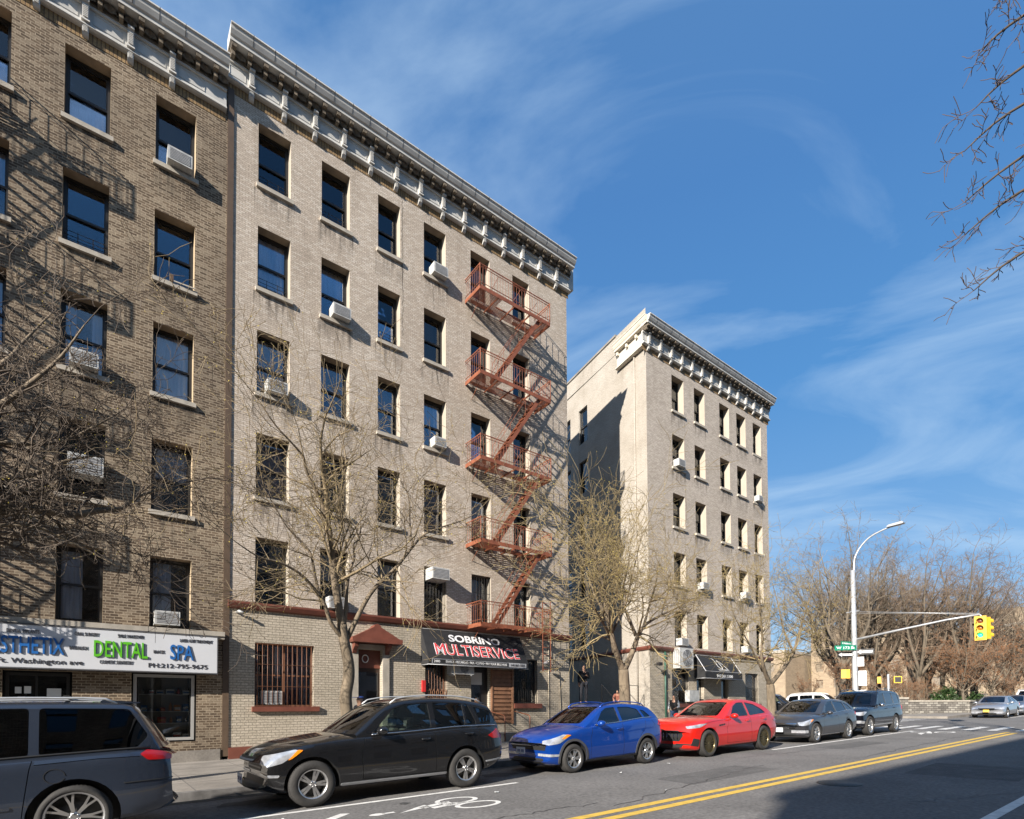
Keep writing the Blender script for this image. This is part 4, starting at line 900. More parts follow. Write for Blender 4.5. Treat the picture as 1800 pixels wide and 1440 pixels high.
split(24.55, 3.78, 1.2, 1.08, 0.42, 'white wall mounted heat pump unit beside the emblem awning of the corner building')

# ------------------------------------------------------------------ buildings on the camera side of the street (they shade the road and mirror in the windows; the rear two shaped for darker reflections)
def plain_block(name_lab, x0, x1, y0, y1, h, mt):
    o = empty('apartment_building', (x0, y0, 0), name_lab, 'building')
    hs = []; n = int((x1-x0)/2.4)
    for i in range(n):
        for k in range(int((h-1.5)/3.2)): hs.append((0.8+i*2.4,1.9+i*2.4,1.6+k*3.2,3.4+k*3.2))
    mb = MB(); wall_holes(mb, 0, x1-x0, -1.5, h, hs, 0, 0.2, 0, 0); w = mb.build('wall', mt, o); w.rotation_euler = (0,0,pi); w.location = (x1-x0, y1-y0, 0)
    mb = MB(); mb.box(0,x1-x0,0.0,y1-y0-0.22,-1.5,h-0.02); mb.build('building_core', m_dark, o)
    mb = MB()
    for q in hs: mb.face([((x1-x0)-q[0],y1-y0-0.15,q[2]),((x1-x0)-q[0],y1-y0-0.15,q[3]),((x1-x0)-q[1],y1-y0-0.15,q[3]),((x1-x0)-q[1],y1-y0-0.15,q[2])])
    mb.build('window_panes', m_glass, o); mb = MB(); mb.box(-0.1,x1-x0+.1,-0.1,y1-y0+0.15,h,h+0.4); mb.build('parapet', m_conc, o)
plain_block('brown brick building across the street behind the camera', -23.1, 2.5, -20, -7.2, 16.1, m_b1)
plain_block('pale brick building set back across the street behind the camera', 4.0, 34, -26, -12.2, 23.5, m_b3)
plain_block('tall brown brick block added behind the camera to darken window reflections', -30, 60, -50, -34, 33, m_b1)  # unseen block added so the lower windows mirror dark brick, not sky
# ------------------------------------------------------------------ cars: local frame, front at x=0, rear at x=L, y=0 centre line, wheels on z=0
import numpy as np
def interp(tab, x):
    xs = [t[0] for t in tab]; ys = [t[1] for t in tab]; n = len(xs)
    if x <= xs[0]: return ys[0]
    if x >= xs[-1]: return ys[-1]
    d = [(ys[i+1]-ys[i])/(xs[i+1]-xs[i]) for i in range(n-1)]
    m = [d[0]] + [0 if d[i-1]*d[i] <= 0 else 2*d[i-1]*d[i]/(d[i-1]+d[i]) for i in range(1, n-1)] + [d[-1]]
    for i in range(n-1):
        if x <= xs[i+1]:
            h = xs[i+1]-xs[i]; t = (x-xs[i])/h
            return (2*t**3-3*t*t+1)*ys[i]+(t**3-2*t*t+t)*h*m[i]+(-2*t**3+3*t*t)*ys[i+1]+(t**3-t*t)*h*m[i+1]
def tmp_obj(me):
    o = bpy.data.objects.new('tmp', me); COL.objects.link(o); return o
def evaluated(me, mods):
    """mesh after a stack of modifiers; mods: list of (type, dict)"""
    o = tmp_obj(me); extra = []
    for ty, kw in mods:
        md = o.modifiers.new('m', ty)
        for k, v in kw.items():
            if k == 'cut':
                c = tmp_obj(v); extra.append(c); md.object = c
            else: setattr(md, k, v)
    bpy.context.view_layer.update()
    out = bpy.data.meshes.new_from_object(o.evaluated_get(bpy.context.evaluated_depsgraph_get()))
    bpy.data.objects.remove(o)
    for c in extra: bpy.data.objects.remove(c)
    return out
def boolean(me, cut, op='DIFFERENCE', pre=()):
    return evaluated(me, list(pre)+[('BOOLEAN', dict(operation=op, solver='EXACT', material_mode='TRANSFER', use_self=False, cut=cut))])
def shade(me, ang=32):
    me.polygons.foreach_set('use_smooth', [True]*len(me.polygons)); me.set_sharp_from_angle(angle=R(ang)); me.update(); return me
def fix(me):
    bm = bmesh.new(); bm.from_mesh(me); bmesh.ops.remove_doubles(bm, verts=bm.verts, dist=1e-4); bmesh.ops.recalc_face_normals(bm, faces=bm.faces); bm.to_mesh(me); bm.free(); return me
def outset(me, d):
    m = me.copy(); n = len(m.vertices); co = np.empty(n*3); m.vertices.foreach_get('co', co); nr = np.array([v.normal[:] for v in m.vertices]).ravel()
    m.vertices.foreach_set('co', co+nr*d); m.update(); return m
def mirror_y(me, name):
    m = me.copy(); m.name = name; bm = bmesh.new(); bm.from_mesh(m)
    for v in bm.verts: v.co.y = -v.co.y
    bmesh.ops.reverse_faces(bm, faces=bm.faces); bm.to_mesh(m); bm.free(); return m
def setmat(me, mt): me.materials.clear(); me.materials.append(mt); return me
def rounded(poly, r=0.05, n=4):
    out = []; L_ = len(poly)
    for i in range(L_):
        p0, p, p1 = Vector(poly[i-1]), Vector(poly[i]), Vector(poly[(i+1)%L_])
        a = (p0-p); b = (p1-p); rr_ = min(r, a.length*0.45, b.length*0.45); a = p+a.normalized()*rr_; b = p+b.normalized()*rr_
        for k in range(n+1):
            t = k/n; q = a*(1-t)**2+p*2*t*(1-t)+b*t*t; out.append((q.x, q.y))
    return out
def pmesh(polys, lo, hi, axis, mt):
    mb = MB()
    for p in polys: mb.prism(p, lo, hi, axis)
    return fix(mb.mesh('c', mt))

m_tyre = mat('tyre_rubber', (0.035,0.033,0.031), 0.85, var=0.3, vscale=8, bump=0.2)
m_trim = mat('black_trim', (0.02,0.02,0.02), 0.45)
m_clad = mat('grey_cladding', (0.055,0.055,0.058), 0.6, var=0.15)
m_chr = mat('chrome', (0.75,0.75,0.76), 0.12, metal=1.0)
m_alloy = mat('alloy_wheel', (0.62,0.61,0.60), 0.3, metal=0.9, var=0.12, vscale=5)
m_alloyd = mat('dark_alloy_wheel', (0.06,0.06,0.06), 0.3, metal=0.8)
m_hub = mat('brake_dark', (0.03,0.028,0.026), 0.6, metal=0.3)
m_seat = mat('seat_fabric', (0.11,0.105,0.10), 0.9)
m_cglass = glassmat('car_glass', (0.72,0.78,0.75), 1.2, 0.0, 0.03)
m_cdark = glassmat('tinted_car_glass', (0.06,0.065,0.075), 1.5, 0.0, 0.035)
m_tail = mat('tail_lamp_red', (0.36,0.004,0.004), 0.12, coat=1.0)
m_head = mat('headlamp_lens', (0.60,0.62,0.66), 0.10, metal=0.5, var=0.45, vscale=7, coat=1.0)
m_amber = mat('amber_lens', (0.75,0.22,0.01), 0.15, coat=1.0)
m_plate = mat('plate_white', (0.65,0.66,0.68), 0.5); m_platey = mat('plate_yellow', (0.7,0.45,0.04), 0.5)
def paintmat(name, col, metal=0.4, rough=0.3):
    m = mat(name, col, rough, metal=metal, var=0.06, vscale=2.5, coat=1.0); m.node_tree.nodes['Principled BSDF'].inputs['Coat Roughness'].default_value = 0.03; return m

def wheel_meshes(r, w, rim_r, style, rm):
    t = MB(); s = r-rim_r
    t.lathe([(rim_r-.01,-w/2+.02),(rim_r+.012,-w/2+.004),(rim_r+s*.45,-w/2-.006),(r-.03,-w/2+.008),(r-.006,-w/2+.03),(r,-w/2+.055),(r,w/2-.055),(r-.006,w/2-.03),(r-.03,w/2-.008),(rim_r+s*.45,w/2),(rim_r-.01,w/2-.02)],40,axis='y')
    for k in range(60):                             # tread blocks
        a = 2*pi*k/60; ca, sa = cos(a), sin(a)
        for y0, y1 in ((-w/2+.03,-.02),(.02,w/2-.03)):
            t.face([((r+.002)*cos(a-.02),y0,(r+.002)*sin(a-.02)),((r+.002)*cos(a+.02),y0,(r+.002)*sin(a+.02)),((r+.002)*cos(a+.02),y1,(r+.002)*sin(a+.02)),((r+.002)*cos(a-.02),y1,(r+.002)*sin(a-.02))])
    tyre = t.mesh('tyre', m_tyre)
    m = MB()
    m.lathe([(rim_r+.004,-w/2+.008),(rim_r-.012,-w/2+.012),(rim_r-.022,-w/2+.05),(rim_r-.03,w/2-.04)],40,axis='y')
    m.lathe([(0.0,-w/2+.028),(0.03,-w/2+.026),(0.055,-w/2+.035),(0.065,-w/2+.06),(0.065,0)],20,axis='y')
    yf = -w/2+.03; R0, R1 = 0.05, rim_r-.012
    def spoke(a, wi, wo, da=0.0, y_in=0.0, y_out=0.0, th=.035):
        # tapered spoke from hub (angle a) to rim (angle a+da)
        def P(rad, ang, off, y): 
            return (rad*cos(ang)-off*sin(ang), y, rad*sin(ang)+off*cos(ang))
        pts = [];
        i = len(m.v)
        for (rad, ang, wd, yy) in ((R0,a,wi,yf+y_in),((R0+R1)*.5,a+da*.5,(wi+wo)/2*.9,yf+(y_in+y_out)/2-.004),(R1,a+da,wo,yf+y_out)):
            m.v += [P(rad,ang,-wd/2,yy),P(rad,ang,wd/2,yy),P(rad,ang,wd/2*.7,yy+th),P(rad,ang,-wd/2*.7,yy+th)]
        for j in (0,4):
            for k in range(4): m.f.append((i+j+k,i+j+(k+1)%4,i+j+4+(k+1)%4,i+j+4+k)); m.m.append(0); m.sm.append(False)
    if style == 'five_double':
        for k in range(5):
            a = pi/2+2*pi*k/5; spoke(a-.19,.034,.046,.06); spoke(a+.19,.034,.046,-.06)
    elif style == 'five_y':
        for k in range(5):
            a = pi/2+2*pi*k/5; spoke(a,.06,.045,.26); spoke(a,.06,.045,-.26)
    elif style == 'ten':
        for k in range(10): spoke(pi/2+2*pi*k/10,.035,.03,0)
    elif style == 'mesh':
        for k in range(14): spoke(pi/2+2*pi*k/14,.022,.018,.12); spoke(pi/2+2*pi*k/14,.022,.018,-.12)
    elif style == 'seven_y':
        for k in range(7):
            a = pi/2+2*pi*k/7; spoke(a,.034,.024,.15); spoke(a,.034,.024,-.15)
    elif style == 'six':
        for k in range(6): spoke(pi/2+2*pi*k/6,.055,.075,0)
    for k in range(5): 
        a = 2*pi*k/5; m.lathe([(0.0,-w/2+.022),(0.009,-w/2+.022),(0.009,-w/2+.05)],8,(0.038*cos(a),0,0.038*sin(a)),'y')
    rim = m.mesh('rim', rm, fix=True)
    b = MB(); b.lathe([(0,-w/2+.085),(rim_r*.62,-w/2+.085),(rim_r*.62,-w/2+.1),(rim_r-.03,-w/2+.12)],28,axis='y'); br = b.mesh('brake_disc', m_hub)
    return tyre, rim, br

def make_car(sp, name='parked_car', group='cars parked along the kerb'):
    L, HW = sp['L'], sp['hw']; P = sp['paint']; root = empty(name, (0,0,0), sp['label'], sp.get('cat','car'), group)
    zs, zt, zb = sp['zs'], sp['zt'], sp['zb']; hwt = sp.get('hwt') or [(0,.90),(.3,.955),(.8,.99),(1.3,1.0),(L-1.3,1.0),(L-.6,.985),(L-.15,.94),(L,.90)]
    cf, cr = sp.get('cf',.32), sp.get('cr',.14); rk = sp.get('rake',.25); rkr = sp.get('raker',.15)
    low = sp.get('sec') or [(0,0),(.45,0),(.80,0),(.92,.03),(.965,.09),(.985,.20),(1.0,.36),(1.0,.50),(.987,.62),(.985,.74),(.982,.84),(.968,.92),(.945,.975),(.915,1.0)]
    topp = [(.86,.28),(.74,.56),(.58,.78),(.38,.92),(.18,.99),(0,1)]
    def warp(x, y, z):
        q = min(1, abs(y)/HW)
        if x < 1.1: f = (1-x/1.1)**1.5; x = x + f*(cf*q**3 + rk*max(0, z-.62)*(1-x/1.1) + (0.10*max(0,.42-z)))
        if x > L-.8: f = ((x-(L-.8))/.8)**1.5; x = x - f*(cr*q**3 + rkr*max(0, z-.75) + .12*max(0,.45-z))
        return (x, y, z)
    xs = sorted(set([0,.02,.06,.12,.2,.3,.42,.55]+[.7+i*(L-1.4)/34 for i in range(35)]+[L-.55,L-.42,L-.3,L-.2,L-.12,L-.06,L-.02,L]))
    def section(x):
        w = HW*interp(hwt,x); b_, s_, t_ = interp(zb,x), interp(zs,x), interp(zt,x)
        e = 0.0
        if x < .12: e = (1-x/.12)**2
        if x > L-.12: e = (1-(L-x)/.12)**2
        b_ += e*.03; t_ -= e*.03; s_ -= e*.02; w *= 1-e*.02
        half = [(fy*w, b_+(s_-b_)*t) for fy, t in low]+[(fy*w, s_+(t_-s_)*t) for fy, t in topp]
        return half
    mb = MB(); rings = []
    for x in xs:
        h = section(x); ring = h + [(-y, z) for y, z in h[-2:0:-1]]; i = len(mb.v); mb.v += [warp(x, y, z) for y, z in ring]; rings.append((i, len(ring)))
    for (a, n), (b, _) in zip(rings, rings[1:]):
        for k in range(n): mb.f.append((a+k, a+(k+1)%n, b+(k+1)%n, b+k)); mb.m.append(0); mb.sm.append(True)
    for a, n in (rings[0], rings[-1]):              # end caps as strips so that they stay flat-ish
        nn = n//2
        for k in range(nn):
            q = (a+k, a+k+1, a+(n-k-1)%n, a+(n-k)%n); q = tuple(dict.fromkeys(q))
            if len(q) > 2: mb.f.append(q); mb.m.append(0); mb.sm.append(True)
    body0 = fix(mb.mesh('body', P))
    # --- cutter: wheel arches, cavity, door gaps, all in black trim
    R_, wx = sp['R'], sp['wx']; ra = sp.get('ra', R_+.065); cut = MB()
    wz = R_
    for x in wx:
        for s in (-1, 1):
            pts = [(x+ra*cos(R(t)), wz+ra*sin(R(t))) for t in range(0,360,12)]
            cut.prism(pts, s*(HW-.34) if s > 0 else -(HW+.2), HW+.2 if s > 0 else -(HW-.34))
    archm = fix(cut.mesh('c', m_trim))
    cx0, cx1 = sp['cab'][0]+.30, sp['cab'][1]-.15
    xq = wx[1]-ra-.05; cav = MB(); cav.prism([(cx0+.1,.42),(xq,.42),(xq,R_+ra+.05),(cx1,R_+ra+.05),(cx1,2.0),(cx0+.1,2.0)], -(HW*.915-.10), HW*.915-.10); cavm = fix(cav.mesh('c', m_trim))
    body = boolean(boolean(body0, archm), cavm)
    for path in sp['gaps']:
        cut = MB(); w2 = .0045; pl = [Vector(p) for p in path]; lf = []; rg_ = []
        for i, p in enumerate(pl):
            d = (pl[min(i+1,len(pl)-1)]-pl[max(i-1,0)]).normalized(); nn_ = Vector((-d.y, d.x))*w2; lf.append(tuple(p+nn_)); rg_.append(tuple(p-nn_))
        q = lf+rg_[::-1]; cut.prism(q, -(HW+.1), -(HW*.935)); cut.prism(q, HW*.935, HW+.1)
        nb_ = boolean(body, fix(cut.mesh('c', m_trim)))
        if len(nb_.polygons) > 100: body = nb_
    put('body', shade(body, 28), root)
    # --- cabin shell
    c0, c1 = sp['cab']; zr = sp['roof']; zR = max(t[1] for t in zr); rw = sp.get('rw', .70); xw = sp['xw']; xr = sp['xr']; bw = .925
    cwf, cwr = sp.get('cwf', .22), sp.get('cwr', .12)
    def cwarp(x, y, z, ww):
        q = min(1, abs(y)/(HW*bw))
        if x < xw+.35: f = 1-(x-c0)/(xw+.35-c0); x += cwf*q*q*max(0,f)**.8
        if x > xr: f = (x-xr)/(c1-xr); x -= cwr*q*q*f
        return (x, y, z)
    def csec(x, base=-.03):
        w0 = HW*interp(hwt,x)*bw; s_ = interp(zs,x)+base; t_ = max(interp(zr,x), s_+.035); wr = HW*rw; H = zR-interp(zs,x)
        def wz_(z): return w0+(wr-w0)*max(0,(z-s_)/(zR-s_))**1.15
        e = min(.10, (t_-s_)*.45); pts = []
        for t in (0,.15,.3,.45,.6,.75,.9,1.0): z = s_+(t_-e-s_)*t; pts.append((wz_(z), z))
        wt = wz_(t_-e)
        for a in (25,50,72): pts.append((wt-e*1.1*(1-cos(R(a))), t_-e+e*.86*sin(R(a))))
        we, ze = pts[-1]; cz = t_+.02
        for q in (.8,.6,.4,.2,0): pts.append((we*q, ze+(cz-ze)*(1-q*q)))
        return pts
    nx = 44; cab = MB(); rg = []
    xsC = [c0+(c1-c0)*i/nx for i in range(nx+1)]
    for x in xsC:
        h = csec(x); ring = h+[(-y,z) for y,z in h[-2::-1]]; rg.append((len(cab.v), len(ring))); cab.v += [cwarp(x,y,z,0) for y,z in ring]
    for (a,n),(b,_) in zip(rg, rg[1:]):
        for k in range(n-1): cab.f.append((a+k,b+k,b+k+1,a+k+1)); cab.m.append(0); cab.sm.append(True)
    shell0 = fix(cab.mesh('roof', P))
    # make sure that normals look outwards
    ctr = Vector(((c0+c1)/2,0,1.0)); pz = max(shell0.polygons, key=lambda p: p.center.z)
    if pz.normal.z < 0: shell0.flip_normals()
    sol = lambda th, off: ('SOLIDIFY', dict(thickness=th, offset=off, use_even_offset=False))
    side = [rounded(p, .045) for p in sp['win']]
    wc = MB()
    for p in side: wc.prism(p, -1.3, -.25); wc.prism(p, .25, 1.3)
    ws = rounded(sp['wsh'], .06); rs = rounded(sp['rwin'], .06)
    wsm = pmesh([ws], -.5, xw+sp.get('wsd',.12), 'x', m_trim); rsm = pmesh([rs], xr-sp.get('rsd',.05), L+.5, 'x', m_trim)
    sidem = fix(wc.mesh('c', m_trim))
    shell = boolean(shell0, sidem, pre=[sol(.035,-1)])
    shell = boolean(shell, wsm); shell = boolean(shell, rsm)
    put('roof', shade(shell, 30), root)
    gl0 = outset(shell0, -.012)
    def glass(cutter, nm, mt):
        g = boolean(gl0, cutter, 'INTERSECT', pre=[sol(.006,-1)])
        if len(g.polygons): put(nm, shade(setmat(g, mt)), root)
    def grow(p, d=.02):
        c = Vector((sum(q[0] for q in p)/len(p), sum(q[1] for q in p)/len(p))); return [tuple(Vector(q)+(Vector(q)-c).normalized()*d) for q in p]
    glass(pmesh([grow(ws)], -.5, xw+sp.get('wsd',.12)+.01, 'x', m_trim), 'windshield', m_cglass)
    glass(pmesh([grow(rs)], xr-sp.get('rsd',.05), L+.5, 'x', m_trim), 'rear_window', m_cdark)
    for k, p in enumerate(side):
        mt = m_cglass if (k == 0 and not sp.get('dark0')) else m_cdark
        g = boolean(gl0, pmesh([grow(p)], -1.3, -.25, 'y', m_trim), 'INTERSECT', pre=[sol(.006,-1)]); setmat(g, mt); shade(g); put('side_window', g, root); put('side_window', mirror_y(g, 'side_window'), root)
    # window trim
    def surf(x, z, out=.004):                       # y of the cabin side at (x, z)
        w0 = HW*interp(hwt,x)*bw; s_ = interp(zs,x)-.03; return w0+(HW*rw-w0)*max(0,(z-s_)/(zR-s_))**1.15+out
    if sp.get('beltchrome', True):
        xa, xb = sp['win'][0][0][0]-.05, max(q[0] for q in sp['win'][-1])+.02
        for s in (-1,1):
            tr = MB(); pts = [(xa+(xb-xa)*i/16, 0, 0) for i in range(17)]; pts = [(x, s*surf(x, interp(zs,x)+.035,.006), interp(zs,x)+.035) for x,_,_ in pts]; tr.tube(pts, .011, 5)
            tr.build('window_trim', m_chr if sp.get('chrome',1) else m_trim, root)
    # --- lamps, grille, bumpers from the outset body
    b6 = outset(body0, .005); b10 = outset(body0, .011)
    def piece(nm, polys, lo, hi, axis, mt, src=b6, mir=False, rot=None):
        c = pmesh(polys, lo, hi, axis, mt)
        if rot is not None:
            c.transform(rot); 
        g = boolean(src, c, 'INTERSECT')
        if not len(g.polygons): return
        setmat(g, mt); shade(g, 35); put(nm, g, root)
        if mir: put(nm, mirror_y(g, nm), root)
    for nm, axis, polys, lo, hi, mt, lvl, mir in sp['pieces']:
        piece(nm, [rounded(p, .02, 2) for p in polys], lo, hi, axis, mt, b6 if lvl == 0 else b10, mir)
    # --- wheels
    ty, rim, brk = wheel_meshes(R_, sp.get('tw',.235), sp['rim'], sp['style'], sp.get('rimmat', m_alloy))
    for x in wx:
        for s in (-1, 1):
            wo_ = bpy.data.objects.new('wheel', brk); COL.objects.link(wo_); wo_.parent = root; wo_.location = (x, s*(HW-.125), R_)
            if s > 0: wo_.rotation_euler = (0,0,pi)
            wo_.rotation_euler.y = 0.3 if x < 2 else 0.7
            put('tyre', ty, wo_); put('rim', rim, wo_)
    # --- mirrors, handles, plates
    mx_, mz_ = sp['mir']
    for s in (-1,1):
        m_ = MB(); n = 10
        yb = surf(mx_, mz_, 0); i0 = len(m_.v)
        prof = [(0,.0),(.02,.045),(.06,.068),(.11,.075),(.15,.068),(.165,.06)]
        for dx_, rr_ in prof:
            for k in range(12):
                t = 2*pi*k/12; m_.v.append((mx_+dx_, s*(yb+.13+rr_*1.55*cos(t)), mz_+.03+rr_*1.05*sin(t)))
        for j in range(len(prof)-1):
            for k in range(12): m_.f.append((i0+j*12+k,i0+j*12+(k+1)%12,i0+(j+1)*12+(k+1)%12,i0+(j+1)*12+k)); m_.m.append(0); m_.sm.append(True)
        m_.f.append(tuple(i0+(len(prof)-1)*12+k for k in range(12))); m_.m.append(1); m_.sm.append(False)
        m_.bar((mx_+.07,s*(yb-.02),mz_-.01),(mx_+.09,s*(yb+.1),mz_+.0),.05,.03,1)
        put('side_mirror', m_.mesh('side_mirror', [sp.get('mirmat', P), m_trim], fix=True), root)
    for x, z in sp['handles']:
        h = MB(); yb = HW*interp(hwt,x)*.985
        h.tube([(x-.09,yb-.005,z),(x-.075,yb+.028,z),(x+.075,yb+.028,z+.006),(x+.09,yb-.005,z+.006)],.013,6); me = h.mesh('door_handle', sp.get('hmat', P)); put('door_handle', me, root); put('door_handle', mirror_y(me,'door_handle'), root)
    if 'plate' in sp:
        px, pz = sp['plate']; p_ = MB(); p_.box(px-.012,px,-.155,.155,pz,pz+.155); o = p_.build('licence_plate', sp.get('pm', m_plate), root)
        q = MB()
        for k in range(7): q.box(px-.015,px-.0125,-.12+k*.035,-.10+k*.035,pz+.045,pz+.105) if k != 3 else None
        q.build('plate_characters', mat('plate_blue',(0.03,0.05,0.2),0.5), o)
    if sp.get('rails'):
        for s in (-1,1):
            xa, xb = sp['rails']; r_ = MB(); yy = HW*rw-.02
            r_.tube([(xa,s*yy,interp(zr,xa)-.02),(xa+.12,s*yy,interp(zr,xa+.12)+.035)]+[(xa+.12+(xb-xa-.24)*i/8,s*yy,interp(zr,xa+.12+(xb-xa-.24)*i/8)+.04) for i in range(1,8)]+[(xb-.12,s*yy,interp(zr,xb-.12)+.035),(xb,s*yy,interp(zr,xb)-.02)],.016,6); r_.build('roof_rail', sp.get('railmat', m_galv), root)
    # --- interior
    seatx = sp.get('seats', (xw+.35, xw+1.2)); dz = sp.get('dz', 0)
    for sx in seatx:
        for yy in (-.36,.36):
            s_ = MB(); s_.prism(rounded([(sx-.02,.55+dz),(sx+.10,.55+dz),(sx+.24,1.16+dz),(sx+.13,1.17+dz)],.04,3), yy-.23, yy+.23); s_.prism(rounded([(sx-.5,.5+dz),(sx+.05,.48+dz),(sx+.05,.62+dz),(sx-.5,.66+dz)],.04,3), yy-.24, yy+.24)
            s_.prism(rounded([(sx+.16,1.2+dz),(sx+.24,1.2+dz),(sx+.26,1.38+dz),(sx+.18,1.38+dz)],.03,3), yy-.12, yy+.12); s_.tube([(sx+.19,yy-.04,1.15+dz),(sx+.2,yy-.04,1.22+dz)],.008,5); s_.tube([(sx+.19,yy+.04,1.15+dz),(sx+.2,yy+.04,1.22+dz)],.008,5)
            s_.build('seat', m_seat, root)
    d_ = MB(); za = interp(zs, c0+.4); d_.prism([(c0+.34,za-.25),(c0+.78,za-.25),(c0+.78,za-.06),(c0+.60,za-.0),(c0+.34,za-.03)], -HW*.80, HW*.80); d_.build('dashboard', m_trim, root)
    st_ = MB(); c = Vector((c0+.92,-.36,za-.02)); 
    for k in range(16):
        a, b = 2*pi*k/16, 2*pi*(k+1)/16; f = lambda a_: c+Vector((sin(a_)*.07,cos(a_)*.18,sin(a_)*.17)); st_.tube([f(a),f(b)],.013,5,cap=False)
    st_.tube([c,c+Vector((-.2,0,-.05))],.02,5); st_.build('steering_wheel', m_trim, root)
    for o in root.children:
        if o.type == 'MESH' and 'UVMap' not in o.data.uv_layers: boxuv(o.data)
    return root
def place(o, x, y, rz=0.0, sc=1.0, pitch=True, f=gz):
    o.location = (x, y, f(x)); o.rotation_euler = (0, -math.atan(GR)*cos(rz) if pitch else 0, rz); o.scale = (sc, sc, sc)
def front_piece(nm, polys, mt, lvl=0, lo=-.4, hi=.75, mir=False): return (nm, 'x', polys, lo, hi, mt, lvl, mir)
def side_piece(nm, polys, mt, lvl=0, mir=True, lo=-1.3, hi=-.35): return (nm, 'y', polys, lo, hi, mt, lvl, mir)
def arch_ring(x, R_, ra, wd, z0=.30, n=18):
    """wheel-arch cladding as a strip of quads"""
    out = []
    for k in range(n):
        a, b = R(-12+204*k/n), R(-12+204*(k+1)/n)
        out.append((a, b))
    pts = [(x+(ra+wd)*cos(a), R_+(ra+wd)*sin(a)) for a, _ in out]+[(x+(ra+wd)*cos(R(192)), R_+(ra+wd)*sin(R(192)))]
    inn = [(x+(ra+.004)*cos(a), R_+(ra+.004)*sin(a)) for a, _ in out]+[(x+(ra+.004)*cos(R(192)), R_+(ra+.004)*sin(R(192)))]
    return pts + inn[::-1]
# ---- black mid-size SUV
p_blk = paintmat('paint_black', (0.010,0.010,0.011), 0.2, 0.2)
ml = dict(L=4.80, hw=.955, paint=p_blk, label='black SUV with chrome belt line and twin spoke wheels, behind the minivan', cat='SUV',
  zs=[(0,.74),(.12,.84),(.5,.96),(1.0,1.03),(1.6,1.07),(2.6,1.10),(3.8,1.15),(4.5,1.15),(4.8,1.08)],
  zt=[(0,.80),(.12,.92),(.5,1.04),(1.0,1.11),(1.45,1.16),(1.7,1.12),(2.6,1.11),(4.8,1.09)],
  zb=[(0,.34),(.3,.25),(.7,.24),(1.3,.27),(3.6,.28),(4.3,.30),(4.6,.38),(4.8,.48)],
  R=.375, wx=(.88,3.79), rim=.235, style='five_double', cab=(1.42,4.74), roof=[(1.42,1.14),(1.75,1.36),(2.25,1.64),(2.6,1.72),(3.1,1.75),(3.7,1.73),(4.2,1.66),(4.5,1.58),(4.62,1.42),(4.74,1.18)],
  xw=2.30, xr=4.25, rw=.70, dark0=False,
  win=[[(1.95,1.16),(3.08,1.18),(3.08,1.645),(2.60,1.625),(2.36,1.545)],[(3.18,1.18),(3.83,1.205),(3.83,1.62),(3.18,1.648)],[(3.88,1.205),(4.10,1.215),(3.96,1.60),(3.88,1.615)],[(4.20,1.22),(4.60,1.235),(4.48,1.46),(4.08,1.55)]],
  wsh=[(-.70,1.20),(.70,1.20),(.58,1.66),(-.58,1.66)], rwin=[(-.62,1.22),(.62,1.22),(.52,1.55),(-.52,1.55)], wsd=.10, rsd=-.1,
  gaps=[[(1.72,.36),(1.70,.8),(1.78,1.08)],[(3.13,.34),(3.13,1.14)],[(4.10,1.18),(4.14,.98),(3.98,.86)],[(1.72,.37),(3.35,.37)],[(.50,.98),(1.1,1.03),(1.75,1.06)]],
  pieces=[side_piece('headlight',[[(.10,.66),(.42,.74),(.70,.92),(.62,.945),(.20,.86)]],m_head,0), side_piece('indicator',[[(.50,.78),(.56,.80),(.74,.93),(.66,.94)]],m_amber,1),
    front_piece('grille',[[(-.42,.60),(.42,.60),(.50,.84),(-.50,.84)]],m_trim,0,hi=.5), front_piece('grille_bar',[[(-.44,.64),(.44,.64),(.44,.665),(-.44,.665)],[(-.46,.71),(.46,.71),(.46,.735),(-.46,.735)],[(-.48,.78),(.48,.78),(.48,.805),(-.48,.805)]],m_galv,1,hi=.5),
    front_piece('lower_grille',[[(-.55,.34),(.55,.34),(.60,.50),(-.60,.50)]],m_trim,0,hi=.5), front_piece('skid_plate',[[(-.70,.25),(.70,.25),(.62,.33),(-.62,.33)]],m_galv,1,hi=.6),
    side_piece('fog_lamp',[[(.16,.53),(.36,.52),(.38,.56),(.17,.57)]],m_head,1), side_piece('sill_trim',[[(1.34,.29),(3.36,.30),(3.36,.35),(1.34,.34)]],m_galv,1),
    side_piece('tail_light',[[(4.32,.98),(4.44,.92),(5.0,.92),(5.0,1.14),(4.62,1.13)]],m_tail,1), side_piece('rear_bumper_trim',[[(4.25,.46),(4.9,.50),(4.9,.53),(4.25,.49)]],m_galv,1)],
  mir=(1.95,1.15), mirmat=p_blk, handles=((2.92,.99),(3.86,1.04)), hmat=p_blk, plate=(-.01,.40), rails=(2.35,4.35))
o_ml = make_car(ml); place(o_ml, 1.98, 10.08, sc=1.02)
